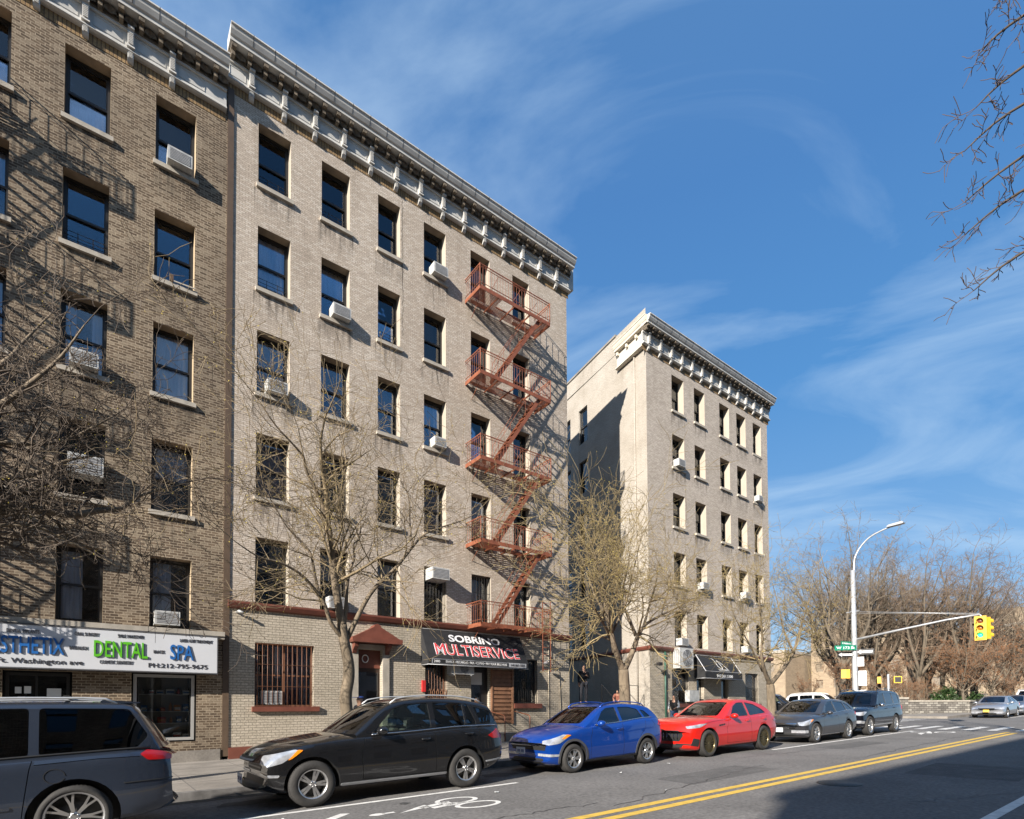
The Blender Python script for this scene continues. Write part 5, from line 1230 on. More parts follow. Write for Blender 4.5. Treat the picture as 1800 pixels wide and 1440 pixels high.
# ---- blue compact crossover
p_blu = paintmat('paint_blue', (0.004,0.052,0.31), 0.4, 0.28)
hr = dict(L=4.29, hw=.885, paint=p_blu, label='bright blue compact crossover parked between the black SUV and the red SUV', cat='car',
  zs=[(0,.70),(.12,.80),(.45,.90),(1.0,.99),(1.5,1.04),(2.4,1.08),(3.4,1.16),(4.0,1.17),(4.29,1.08)],
  zt=[(0,.76),(.12,.87),(.45,.98),(.9,1.06),(1.25,1.10),(1.5,1.08),(2.4,1.09),(4.29,1.09)],
  zb=[(0,.27),(.3,.20),(.7,.20),(1.3,.22),(3.2,.24),(3.8,.28),(4.1,.36),(4.29,.45)],
  R=.335, wx=(.87,3.48), rim=.215, style='five_y', cab=(1.10,4.20), roof=[(1.10,1.07),(1.5,1.28),(2.0,1.50),(2.3,1.56),(2.8,1.585),(3.3,1.56),(3.8,1.48),(4.0,1.34),(4.20,1.15)],
  xw=1.98, xr=3.62, rw=.66,
  win=[[(1.68,1.09),(2.52,1.12),(2.50,1.49),(2.16,1.47),(1.98,1.38)],[(2.62,1.125),(3.42,1.19),(3.32,1.42),(3.0,1.485),(2.60,1.49)],[(3.50,1.20),(3.74,1.22),(3.56,1.38),(3.40,1.41)]],
  wsh=[(-.62,1.12),(.62,1.12),(.52,1.51),(-.52,1.51)], rwin=[(-.52,1.22),(.52,1.22),(.46,1.45),(-.46,1.45)], wsd=.10, rsd=-.12,
  gaps=[[(1.42,.30),(1.42,.75),(1.52,1.04)],[(2.57,.28),(2.57,1.09)],[(3.46,1.18),(3.44,.95),(3.20,.72)],[(1.42,.30),(3.05,.32)],[(.42,.90),(.9,.97),(1.5,1.03)],[(3.68,1.18),(3.86,.98)]],
  pieces=[side_piece('headlight',[[(.10,.66),(.45,.70),(.80,.88),(.60,.90),(.16,.77)]],m_head,0), side_piece('indicator',[[(.52,.80),(.60,.80),(.80,.88),(.68,.895)]],m_amber,1),
    front_piece('grille',[[(-.60,.54),(.60,.54),(.66,.72),(-.66,.72)]],m_trim,0,hi=.3), front_piece('grille_bar',[[(-.66,.64),(.66,.64),(.66,.70),(-.66,.70)]],m_chr,1,hi=.35),
    front_piece('lower_grille',[[(-.62,.24),(.62,.24),(.52,.36),(-.52,.36)]],m_trim,1,hi=.5), side_piece('fog_lamp',[[(.12,.41),(.42,.41),(.44,.46),(.14,.47)]],m_head,1),
    side_piece('wheel_arch_cladding',[arch_ring(.87,.335,.40,.06)],m_clad,1), side_piece('wheel_arch_cladding',[arch_ring(3.48,.335,.40,.06)],m_clad,1),
    side_piece('sill_cladding',[[(1.25,.15),(3.1,.17),(3.1,.30),(1.25,.27)]],m_clad,1),
    side_piece('tail_light',[[(3.98,1.0),(4.1,.94),(4.5,.92),(4.5,1.13),(4.12,1.14)]],m_tail,1)],
  mir=(1.62,1.08), handles=((2.42,.96),), plate=(-.015,.46), rails=(2.05,3.75), railmat=p_blu)
o_hr = make_car(hr); place(o_hr, 7.95, 10.05)
# ---- red sporty SUV
p_red = paintmat('paint_red', (0.50,0.010,0.004), 0.0, 0.35)
lv = dict(L=5.0, hw=.975, paint=p_red, label='red sporty SUV with black slatted grille and dark wheels parked behind the blue car', cat='SUV',
  zs=[(0,.74),(.12,.86),(.5,.97),(1.0,1.04),(1.8,1.05),(2.8,1.06),(3.7,1.10),(4.5,1.12),(5.0,1.02)],
  zt=[(0,.80),(.12,.94),(.5,1.06),(1.0,1.12),(1.55,1.14),(1.9,1.05),(2.8,1.05),(5.0,1.04)],
  zb=[(0,.26),(.3,.20),(.7,.21),(1.3,.23),(3.6,.24),(4.4,.27),(4.8,.36),(5.0,.45)],
  R=.385, wx=(.95,3.95), rim=.275, style='mesh', rimmat=mat('bronze_wheel',(0.16,0.13,0.07),0.3,metal=0.8), cab=(1.55,4.88), roof=[(1.55,1.07),(1.95,1.27),(2.5,1.52),(2.8,1.60),(3.2,1.625),(3.7,1.58),(4.2,1.46),(4.6,1.28),(4.88,1.10)],
  xw=2.45, xr=3.95, rw=.66,
  win=[[(2.15,1.09),(3.15,1.11),(3.15,1.52),(2.80,1.51),(2.52,1.41)],[(3.24,1.11),(4.22,1.17),(4.05,1.30),(3.7,1.45),(3.24,1.52)]],
  wsh=[(-.68,1.14),(.68,1.14),(.56,1.54),(-.56,1.54)], rwin=[(-.58,1.16),(.58,1.16),(.48,1.45),(-.48,1.45)], wsd=.10, rsd=-.12,
  gaps=[[(1.85,.34),(1.85,.75),(1.98,1.03)],[(3.19,.32),(3.19,1.06)],[(4.2,1.14),(4.1,.95),(3.85,.85)],[(1.85,.35),(3.45,.35)],[(.55,.92),(1.2,1.0),(1.85,1.03)]],
  pieces=[side_piece('headlight',[[(.22,.82),(.55,.85),(.88,.95),(.60,.945),(.24,.89)]],m_head,0),
    front_piece('grille',[[(-.46,.46),(.46,.46),(.60,.62),(.54,.78),(-.54,.78),(-.60,.62)]],m_trim,0,hi=.4), front_piece('grille_bar',[[(-.42+k*.12-.013,.50),(-.42+k*.12+.013,.50),(-.42+k*.12+.013,.75),(-.42+k*.12-.013,.75)] for k in range(8)],m_chr,1,hi=.4),
    front_piece('lower_grille',[[(-.52,.22),(.52,.22),(.60,.38),(-.60,.38)]],m_trim,0,hi=.45), side_piece('air_intake',[[(.20,.36),(.46,.32),(.50,.52),(.28,.56)]],m_trim,0),
    side_piece('fender_vent',[[(1.42,.86),(1.52,.86),(1.55,.90),(1.45,.90)],[(1.54,.87),(1.62,.87),(1.65,.91),(1.57,.91)],[(1.65,.88),(1.72,.88),(1.75,.92),(1.68,.92)]],m_trim,1),
    side_piece('side_skirt',[[(1.40,.20),(3.5,.21),(3.5,.27),(1.40,.26)]],m_trim,1), side_piece('tail_light',[[(4.5,.94),(4.66,.90),(5.2,.90),(5.2,1.02),(4.7,1.03)]],m_tail,1), side_piece('rear_diffuser',[[(4.5,.3),(5.1,.3),(5.1,.42),(4.5,.40)]],m_trim,1)],
  mir=(2.08,1.10), handles=((2.98,.97),(3.95,1.0)), beltchrome=False)
o_lv = make_car(lv); place(o_lv, 12.92, 9.9)
# ---- grey crossover wagon
p_gry = paintmat('paint_grey', (0.07,0.07,0.078), 0.6, 0.32)
vz = dict(L=4.80, hw=.95, paint=p_gry, label='dark grey crossover with wide chrome slatted grille parked behind the red SUV', cat='car',
  zs=[(0,.66),(.12,.78),(.5,.88),(1.0,.95),(1.6,.99),(2.6,1.03),(3.8,1.10),(4.5,1.12),(4.8,1.02)],
  zt=[(0,.72),(.12,.86),(.5,.98),(1.0,1.05),(1.3,1.08),(1.6,1.03),(2.6,1.04),(4.8,1.04)],
  zb=[(0,.28),(.3,.21),(.7,.21),(1.3,.23),(3.6,.24),(4.2,.28),(4.6,.36),(4.8,.45)],
  R=.365, wx=(.93,3.70), rim=.25, style='seven_y', cab=(1.22,4.70), roof=[(1.22,1.05),(1.6,1.25),(2.15,1.49),(2.5,1.57),(3.0,1.60),(3.6,1.57),(4.1,1.48),(4.4,1.33),(4.70,1.10)],
  xw=2.12, xr=3.95, rw=.67,
  win=[[(1.82,1.05),(2.75,1.08),(2.75,1.50),(2.40,1.48),(2.15,1.38)],[(2.85,1.085),(3.70,1.13),(3.62,1.45),(2.85,1.505)],[(3.80,1.14),(4.25,1.17),(3.98,1.36),(3.72,1.43)]],
  wsh=[(-.67,1.10),(.67,1.10),(.56,1.52),(-.56,1.52)], rwin=[(-.56,1.16),(.56,1.16),(.48,1.46),(-.48,1.46)], wsd=.10, rsd=-.12,
  gaps=[[(1.52,.30),(1.52,.75),(1.65,1.0)],[(2.80,.30),(2.80,1.05)],[(3.78,1.12),(3.74,.95),(3.45,.75)],[(1.52,.32),(3.2,.34)]],
  pieces=[side_piece('headlight',[[(.12,.64),(.42,.67),(.75,.86),(.60,.87),(.16,.76)]],m_head,0), side_piece('indicator',[[(.52,.76),(.60,.78),(.75,.86),(.66,.865)]],m_amber,1),
    front_piece('grille',[[(-.50,.50),(.50,.50),(.62,.74),(-.62,.74)]],m_trim,0,hi=.3), front_piece('grille_bar',[[(-.5-.03*k,.54+k*.055),(.5+.03*k,.54+k*.055),(.5+.03*k,.57+k*.055),(-.5-.03*k,.57+k*.055)] for k in range(4)],m_chr,1,hi=.4),
    front_piece('lower_grille',[[(-.55,.27),(.55,.27),(.50,.38),(-.50,.38)]],m_trim,0,hi=.5), side_piece('fog_lamp',[[(.18,.38),(.36,.38),(.36,.48),(.18,.48)]],m_head,1), side_piece('sill_trim',[[(1.3,.26),(3.3,.27),(3.3,.30),(1.3,.29)]],m_chr,1),
    side_piece('tail_light',[[(4.4,.96),(4.5,.92),(5.0,.92),(5.0,1.06),(4.55,1.07)]],m_tail,1)],
  mir=(1.80,1.05), handles=((2.62,.95),(3.55,.99)), plate=(-.01,.42))
o_vz = make_car(vz); place(o_vz, 19.6, 9.85, sc=.975)
# ---- large black off-road SUV
p_nav = paintmat('paint_blue_black', (0.006,0.007,0.012), 0.3, 0.22)
lx = dict(L=4.99, hw=.975, paint=p_nav, label='large boxy black SUV with tall windows at the far end of the parked row', cat='SUV',
  zs=[(0,.86),(.12,1.0),(.5,1.08),(1.0,1.14),(1.6,1.16),(2.8,1.18),(4.0,1.22),(4.7,1.22),(4.99,1.15)],
  zt=[(0,.92),(.12,1.07),(.5,1.16),(1.0,1.22),(1.4,1.24),(1.7,1.19),(2.8,1.19),(4.99,1.16)],
  zb=[(0,.40),(.3,.32),(.7,.31),(1.3,.34),(3.6,.35),(4.4,.37),(4.7,.44),(4.99,.52)],
  R=.40, wx=(.93,3.78), rim=.265, style='ten', cab=(1.45,4.93), roof=[(1.45,1.22),(1.75,1.44),(2.15,1.74),(2.45,1.84),(3.0,1.885),(3.8,1.87),(4.4,1.81),(4.7,1.66),(4.93,1.24)],
  xw=2.12, xr=4.55, rw=.76,
  win=[[(1.95,1.24),(2.85,1.25),(2.85,1.74),(2.42,1.72),(2.20,1.60)],[(2.95,1.255),(3.78,1.27),(3.78,1.74),(2.95,1.745)],[(3.88,1.28),(4.58,1.29),(4.48,1.68),(3.88,1.73)]],
  wsh=[(-.70,1.27),(.70,1.27),(.60,1.76),(-.60,1.76)], rwin=[(-.62,1.26),(.62,1.26),(.56,1.68),(-.56,1.68)], wsd=.12, rsd=-.0,
  gaps=[[(1.72,.42),(1.72,.85),(1.80,1.16)],[(2.90,.40),(2.90,1.2)],[(3.82,1.24),(3.80,1.05),(3.55,.85)],[(1.72,.43),(3.3,.45)]],
  pieces=[side_piece('headlight',[[(.10,.82),(.40,.84),(.66,.98),(.5,1.0),(.12,.95)]],m_head,0), front_piece('grille',[[(-.40,.48),(.40,.48),(.50,.90),(-.50,.90)]],m_trim,0,hi=.3), front_piece('grille_bar',[[(-.44,.55+k*.08),(.44,.55+k*.08),(.44,.575+k*.08),(-.44,.575+k*.08)] for k in range(4)],m_chr,1,hi=.4),
    side_piece('fog_lamp',[[(.14,.52),(.40,.50),(.44,.60),(.14,.64)]],m_head,1), side_piece('side_step',[[(1.35,.38),(3.35,.40),(3.35,.46),(1.35,.44)]],m_galv,1), side_piece('tail_light',[[(4.6,1.02),(4.7,.98),(5.2,.98),(5.2,1.2),(4.7,1.2)]],m_tail,1)],
  mir=(1.92,1.22), mirmat=m_chr, handles=((2.70,1.08),(3.62,1.10)), rails=(2.3,4.5), railmat=p_nav)
o_lx = make_car(lx); place(o_lx, 24.55, 9.95)
# ---- dark slate minivan in the foreground
p_sl = paintmat('paint_slate', (0.040,0.052,0.078), 0.5, 0.24)
od = dict(L=5.10, hw=.98, paint=p_sl, label='dark slate minivan with roof rack and split spoke wheels cut off by the left edge', cat='minivan',
  zs=[(0,.72),(.12,.82),(.5,.92),(1.0,.98),(1.6,1.02),(2.8,1.04),(4.0,1.08),(4.7,1.10),(5.1,1.05)],
  zt=[(0,.78),(.12,.88),(.5,1.0),(1.0,1.08),(1.35,1.10),(1.7,1.05),(2.8,1.05),(5.1,1.05)],
  zb=[(0,.28),(.3,.20),(.7,.20),(1.3,.22),(3.8,.23),(4.5,.26),(4.9,.32),(5.1,.38)],
  R=.37, ra=.445, wx=(.98,3.98), rim=.285, style='seven_y', cab=(1.15,5.02), roof=[(1.15,1.10),(1.6,1.34),(2.2,1.62),(2.6,1.70),(3.4,1.73),(4.2,1.72),(4.55,1.69),(4.80,1.46),(5.02,1.12)],
  xw=2.15, xr=4.45, rw=.72, cr=.20, cwr=.22, raker=.10,
  win=[[(1.95,1.10),(2.55,1.10),(2.55,1.60),(2.30,1.55)],[(2.67,1.09),(3.57,1.10),(3.57,1.645),(2.67,1.645)],[(3.66,1.10),(4.60,1.14),(4.72,1.28),(4.52,1.62),(3.66,1.645)]],
  wsh=[(-.72,1.14),(.72,1.14),(.60,1.62),(-.60,1.62)], rwin=[(-.66,1.18),(.66,1.18),(.58,1.60),(-.58,1.60)], wsd=.12, rsd=-.02,
  gaps=[[(2.62,.30),(2.62,1.08)],[(3.615,1.72),(3.615,1.1),(3.58,.95),(3.55,.72),(3.50,.30)],[(3.62,1.0),(4.2,1.03),(4.62,1.03)],[(1.7,.34),(3.5,.34)]],
  pieces=[side_piece('headlight',[[(.12,.62),(.42,.65),(.75,.86),(.55,.86),(.16,.76)]],m_head,0), side_piece('tail_light',[[(4.62,1.06),(4.70,.98),(5.3,.96),(5.3,1.20),(4.80,1.17)]],m_tail,1),
    side_piece('rear_bumper_seam',[[(4.45,.715),(5.2,.735),(5.2,.745),(4.45,.725)]],m_trim,1), side_piece('side_moulding',[[(1.6,.50),(3.42,.52),(3.42,.56),(1.6,.54)]],p_sl,1)]
    + [side_piece('fuel_flap_gap',[[(3.80+.10*cos(R(a)),.86+.085*sin(R(a))) for a in range(0,360,20)]+[(3.80+.094*cos(R(a)),.86+.079*sin(R(a))) for a in range(340,-20,-20)]],m_trim,0)],
  mir=(1.95,1.10), handles=((2.42,.95),(2.85,.95)), rails=(2.5,4.4), chrome=0)
o_od = make_car(od, 'minivan', None); place(o_od, -0.16-3.98*1.03, 9.45, sc=1.03)
o_od['group'] = 'cars parked along the kerb'
sp_ = MB(); sp_.prism(rounded([(4.22,1.70),(4.62,1.69),(4.66,1.705),(4.25,1.745)],.02,2), -.60, .60); put('rear_spoiler', fix(sp_.mesh('rear_spoiler', p_sl)), o_od)
cb = MB()
for x in (2.9,3.9): cb.bar((x,-.68,1.79),(x,.68,1.79),.05,.025)
cb.build('roof_rack_bar', m_trim, o_od)
# ---- silver sedans beyond the crossing and cars on the side street
p_sil = paintmat('paint_silver', (0.42,0.43,0.45), 0.7, 0.3)
sd = dict(L=4.80, hw=.92, paint=p_sil, label='silver sedan with yellow plate facing the crossing beyond the intersection', cat='sedan',
  zs=[(0,.58),(.12,.68),(.5,.78),(1.0,.86),(1.6,.90),(2.6,.94),(3.8,.98),(4.4,1.0),(4.8,.90)],
  zt=[(0,.64),(.12,.76),(.5,.88),(1.0,.95),(1.4,.98),(1.7,.94),(3.7,1.0),(4.3,1.06),(4.6,1.04),(4.8,.94)],
  zb=[(0,.26),(.3,.19),(.7,.19),(1.3,.21),(3.6,.21),(4.2,.25),(4.6,.33),(4.8,.40)],
  R=.325, wx=(.95,3.73), rim=.215, style='ten', cab=(1.30,4.30), roof=[(1.30,.96),(1.7,1.14),(2.25,1.37),(2.6,1.44),(3.0,1.46),(3.4,1.42),(3.8,1.28),(4.30,1.05)],
  xw=2.2, xr=3.35, rw=.64,
  win=[[(1.85,.98),(2.75,1.0),(2.75,1.37),(2.42,1.35),(2.2,1.26)],[(2.84,1.0),(3.75,1.05),(3.45,1.27),(3.2,1.35),(2.84,1.375)]],
  wsh=[(-.64,1.01),(.64,1.01),(.54,1.38),(-.54,1.38)], rwin=[(-.54,1.08),(.54,1.08),(.46,1.34),(-.46,1.34)], wsd=.1, rsd=-.1,
  gaps=[[(1.6,.28),(1.6,.9)],[(2.8,.28),(2.8,.96)],[(3.7,1.0),(3.5,.7)]],
  pieces=[side_piece('headlight',[[(.10,.56),(.42,.60),(.72,.77),(.5,.77),(.14,.68)]],m_head,0), front_piece('grille',[[(-.36,.52),(.36,.52),(.44,.66),(-.44,.66)]],m_trim,0,hi=.3), front_piece('lower_grille',[[(-.5,.24),(.5,.24),(.46,.36),(-.46,.36)]],m_trim,0,hi=.4),
    side_piece('fog_lamp',[[(.2,.34),(.36,.34),(.36,.42),(.2,.42)]],m_head,1), side_piece('tail_light',[[(4.45,.80),(5.0,.78),(5.0,.96),(4.5,.96)]],m_tail,1)],
  mir=(1.85,.98), handles=((2.6,.85),(3.5,.88)), plate=(-.015,.40), pm=m_platey)
o_s1 = make_car(sd); place(o_s1, 46.6, 9.7)
def clone(src, label, x, y, rz=0.0, sc=1.0, repaint=None, group=None):
    c = copy_tree(src); c['label'] = label
    if repaint:
        new, old = repaint
        for o in c.children_recursive:
            if o.type == 'MESH' and any(m_ == old for m_ in o.data.materials):
                o.data = o.data.copy()
                for i, m_ in enumerate(o.data.materials):
                    if m_ == old: o.data.materials[i] = new
    if group: c['group'] = group
    place(c, x, y, rz, sc); return c
clone(o_s1, 'second silver grey sedan, parked right behind the one with the yellow plate', 52.4, 9.75, repaint=(paintmat('paint_pewter',(0.22,0.23,0.25),0.7,0.3), p_sil))
p_wh = paintmat('paint_white', (0.7,0.7,0.7), 0.0, 0.35)
clone(o_lx, 'white SUV at the far right edge behind the two silver sedans', 58.3, 9.8, repaint=(p_wh, p_nav))
# cars waiting on the side street, turned across the avenue
clone(o_lx, 'dark SUV on the side street half hidden behind the small tree at the corner', 39.2, 17.2, rz=R(102), repaint=(p_blk, p_nav), group='cars on the side street')
clone(o_lx, 'white SUV on the side street seen over the roofs of the parked row', 41.9, 15.2, rz=R(98), repaint=(p_wh, p_nav), group='cars on the side street')
# ------------------------------------------------------------------ bare trees
m_bark = mat('bark_grey_tan', (0.20,0.155,0.105), 0.9, var=0.45, vscale=7, bump=0.6, bscale=22, stretch=(1,1,.35))
m_twig = mat('twig_tan', (0.25,0.19,0.11), 0.85, var=0.35, vscale=3)
m_twigy = mat('twig_olive', (0.30,0.23,0.115), 0.85, var=0.35, vscale=3)
m_bud = mat('bud_yellow', (0.42,0.33,0.06), 0.8, var=0.3, vscale=3)
m_barkd = mat('bark_dark', (0.085,0.062,0.045), 0.9, var=0.5, vscale=7, bump=0.5)
m_twigr = mat('twig_russet', (0.17,0.095,0.055), 0.9, var=0.3, vscale=2)
m_leafr = mat('dry_leaf', (0.27,0.11,0.035), 0.8, var=0.4, vscale=2)
def rdir(rn):
    while True:
        v = Vector((rn.uniform(-1,1), rn.uniform(-1,1), rn.uniform(-1,1)))
        if 0.05 < v.length < 1: return v.normalized()
def smooth_path(pts, n=4):
    pts = [Vector(p) for p in pts]; out = []
    for i in range(len(pts)-1):
        p0 = pts[max(i-1,0)]; p1 = pts[i]; p2 = pts[i+1]; p3 = pts[min(i+2,len(pts)-1)]
        for k in range(n):
            t = k/n; out.append(0.5*((2*p1)+(p2-p0)*t+(2*p0-5*p1+4*p2-p3)*t*t+(3*p1-p0-3*p2+p3)*t**3))
    out.append(pts[-1]); return out
def branchlets(mb, rn, base, d, length, r, lvl, maxl, upw, wig, dens, buds, minr=0.0035):
    """one wandering shoot with side shoots"""
    n = 4 if lvl < maxl else 3; pts = [base]; dd = d.normalized(); p = base
    for i in range(n):
        dd = (dd + rdir(rn)*wig + Vector((0,0,upw))).normalized(); p = p + dd*length/n; pts.append(p)
    rs = [max(minr, r*(1-.8*i/n)) for i in range(n+1)]
    mb.tube(pts, rs, 4 if r > .012 else 3, cap=False)
    if lvl >= maxl:
        if buds is not None and rn.random() < buds[0]:
            for q in pts[1:]:
                s = buds[1]; a = rdir(rn)*s; b = rdir(rn)*s; mb.face([q-a*.4, q+b, q+a, q-b*.2], 1)
        return
    k = dens[min(lvl, len(dens)-1)]
    for j in range(k):
        t = (0.25+0.75*(j+rn.random())/k)*n; i = min(int(t), n-1); q = pts[i].lerp(pts[i+1], t-i); ax = (pts[i+1]-pts[i]).normalized()
        s = (ax*rn.uniform(.5,1.0) + rdir(rn)*rn.uniform(.6,1.0)).normalized()
        branchlets(mb, rn, q, s, length*rn.uniform(.42,.68), rs[i]*.62, lvl+1, maxl, upw, wig, dens, buds, minr)
def tree(name, loc, trunk, limbs, label, seed, mt_b, mt_t, mt_l=None, twig=(1.1, 3, (5,4,3)), upw=.10, wig=.35, buds=None, spread=.7, group=None, minr=.0035, step=.28, t0=.25):
    """trunk, limbs: lists of (points, radii); points in world space"""
    rn = random.Random(seed); root = empty(name, loc, label, 'tree', group); O = Vector(loc)
    tb = MB(); cb = MB()
    for pts, (ra, rb) in trunk:
        q = smooth_path([Vector(p)-O for p in pts]); n = len(q); e_ = (q[-1]-q[-2]).normalized(); tb.tube([q[-1],q[-1]+e_*rb*.5,q[-1]+e_*rb*.9,q[-1]+e_*rb*1.15],[rb,rb*.86,rb*.55,rb*.1],12); tb.tube(q, [ra+(rb-ra)*i/(n-1)+(0.03*(1-i/(n*.15)) if i < n*.15 and ra > .1 else 0) for i in range(n)], 12)
    for pts, (ra, rb) in limbs:
        q = smooth_path([Vector(p)-O for p in pts]); n = len(q); rs = [ra+(rb-ra)*(i/(n-1))**.8 for i in range(n)]; tb.tube(q, rs, 7)
        acc = 0
        for i in range(1, n):
            seg = q[i]-q[i-1]; acc += seg.length
            if i/n < t0: continue
            while acc > step:
                acc -= step; t = i/n; ax = seg.normalized(); s = (ax*rn.uniform(.35,.9)+rdir(rn)*spread+Vector((0,0,.15))).normalized()
                ln = twig[0]*rn.uniform(.6,1.25)*(1-.35*t); branchlets(cb, rn, q[i], s, ln, max(.006, rs[i]*.5), 0, twig[1]-1, upw, wig, twig[2], buds, minr)
        branchlets(cb, rn, q[-1], q[-1]-q[-2], twig[0]*1.1, rs[-1], 0, twig[1]-1, upw, wig, twig[2], buds, minr)
    tb.build('trunk', mt_b, root); cb.build('crown', [mt_t, mt_l or m_bud], root)
    return root
rn = random.Random(11)
def L3(pts, y0, y1=None):            # (x,z) points to world, y drifting from y0 to y1
    n = len(pts); y1 = y0 if y1 is None else y1
    return [(x, y0+(y1-y0)*i/(n-1), z) for i, (x, z) in enumerate(pts)]
# street tree in front of the brown door
tree('street_tree', (4.70,12.3,sz(4.7)), [(L3([(4.70,.22),(4.68,1.1),(4.59,1.89),(4.66,2.41),(4.65,2.74),(4.56,3.19),(4.49,3.6)],12.3),(.15,.115))],
 [(L3([(4.49,3.6),(4.35,4.35),(4.25,5.05),(4.17,5.62),(4.12,5.91)],12.3,12.2),(.10,.065)),
  (L3([(4.12,5.91),(3.95,6.29),(3.8,6.47),(3.58,6.78),(3.48,7.04),(3.27,7.2),(2.87,7.48),(2.53,7.84)],12.2,11.6),(.05,.012)),
  (L3([(4.12,5.91),(4.27,6.26),(4.43,6.49),(4.58,6.97),(4.68,7.44),(4.71,7.74),(4.63,8.39),(4.46,8.87)],12.2,12.9),(.055,.010)),
  (L3([(4.12,5.91),(4.03,6.37),(3.95,6.87),(3.85,7.36),(3.76,7.98)],12.2,13.1),(.04,.010)),
  (L3([(4.56,3.26),(4.22,3.58),(3.99,4.05),(3.71,4.33),(3.41,4.54),(3.0,4.67),(2.55,4.70),(2.1,4.9)],12.3,11.5),(.06,.010)),
  (L3([(4.54,3.5),(4.64,4.12),(4.72,4.66),(4.86,5.08),(4.99,5.37),(5.02,5.72),(5.23,5.95),(5.3,6.6)],12.3,13.2),(.055,.010)),
  (L3([(4.62,3.3),(5.02,4.17),(5.31,4.61),(5.75,5.08),(6.13,5.6),(6.44,5.98),(6.85,6.21),(7.53,6.54),(7.9,6.8)],12.3,11.8),(.065,.010)),
  (L3([(6.13,5.6),(6.15,6.2),(6.2,6.9),(6.1,7.6)],12.0,12.5),(.03,.008)),
  (L3([(4.03,3.99),(3.9,4.67),(3.82,5.17),(3.62,5.42),(3.34,5.72),(3.16,6.05),(2.9,6.5)],12.3,12.7),(.04,.009))],
 'bare street tree with forked limbs in front of the brown door pediment', 3, m_bark, m_twig, m_bud, twig=(2.0,3,(5,5)), upw=.02, wig=.34, buds=(.5,.022), group='bare street trees', step=.30, spread=1.05, minr=.0045)
# street tree by the alley
tree('street_tree', (14.2,12.3,sz(14.2)), [(L3([(14.22,.40),(14.17,1.75),(14.15,2.33),(14.1,2.95)],12.3),(.20,.17))],
 [(L3([(14.1,2.9),(13.72,3.45),(13.45,3.96),(13.3,4.45),(13.09,5.09),(12.84,5.61),(12.51,6.3),(12.18,6.9)],12.3,11.9),(.12,.012)),
  (L3([(13.45,4.0),(12.87,4.41),(12.41,4.61),(11.87,4.95),(11.39,5.42)],12.3,11.4),(.055,.010)),
  (L3([(13.45,3.9),(12.87,4.15),(12.45,4.5),(12.0,4.9)],12.3,12.7),(.04,.010)),
  (L3([(13.70,3.5),(13.62,4.2),(13.47,4.94),(13.56,5.71),(13.77,6.5),(13.73,7.6)],12.3,12.8),(.10,.010)),
  (L3([(14.1,2.9),(14.46,3.49),(14.76,4.14),(15.07,4.52),(15.76,4.88),(16.75,5.29),(17.6,5.7)],12.3,12.0),(.12,.012)),
  (L3([(14.76,4.14),(14.6,4.77),(14.49,5.44),(14.93,6.48),(15.4,7.5)],12.3,13.0),(.07,.010)),
  (L3([(15.07,4.52),(15.6,5.4),(16.1,6.2),(16.4,7.0)],12.2,12.6),(.05,.010)),
  (L3([(13.3,4.45),(13.0,5.4),(13.0,6.2),(12.8,7.2)],12.2,13.2),(.05,.010)),
  (L3([(13.6,4.2),(14.0,5.2),(14.1,6.2),(14.3,7.4)],12.3,11.6),(.05,.010)),
  (L3([(12.87,4.41),(12.5,5.2),(12.0,6.0)],12.0,11.6),(.03,.008)),(L3([(12.51,6.3),(12.0,6.7),(11.3,7.2)],12.0,12.2),(.02,.008)),(L3([(15.76,4.88),(16.4,5.6),(17.2,6.4)],12.0,12.6),(.03,.008)),(L3([(16.75,5.29),(17.6,5.2),(18.6,5.5)],12.0,12.4),(.02,.008))],
 'bare street tree with dense yellowish twigs in front of the alley mouth', 8, m_bark, m_twigy, m_bud, twig=(2.1,3,(5,5)), upw=.03, wig=.34, buds=(.45,.024), group='bare street trees', step=.33, spread=.95, t0=.30, minr=.0055)
# small street tree at the corner
tree('street_tree', (23.9,12.3,sz(23.9)), [(L3([(23.95,.58),(23.85,1.88),(23.82,2.38),(23.75,2.7)],12.3),(.20,.16))],
 [(L3([(23.75,2.68),(23.12,3.24),(22.71,3.84),(22.6,4.69),(22.26,5.64),(22.0,6.8)],12.3,11.8),(.12,.012)),
  (L3([(23.75,2.68),(24.61,3.3),(25.59,4.13),(25.9,4.94),(26.4,5.95),(26.9,6.97)],12.3,11.9),(.12,.012)),
  (L3([(22.71,3.84),(23.1,4.9),(23.3,6.0),(23.6,7.2)],12.1,12.6),(.06,.010)), (L3([(25.59,4.13),(25.0,5.2),(24.9,6.3),(24.7,7.4)],12.1,12.6),(.06,.010)),
  (L3([(23.12,3.24),(21.9,4.2),(20.9,4.8),(20.0,5.4)],12.3,11.8),(.05,.010)), (L3([(25.9,4.94),(26.8,5.3),(27.6,5.7)],12.0,11.8),(.04,.010))],
 'small forked bare tree on the pavement before the corner building', 21, m_bark, m_twigy, m_bud, twig=(2.0,3,(5,4)), upw=.04, wig=.34, buds=(.5,.028), group='bare street trees', step=.34, spread=1.0, minr=.006)
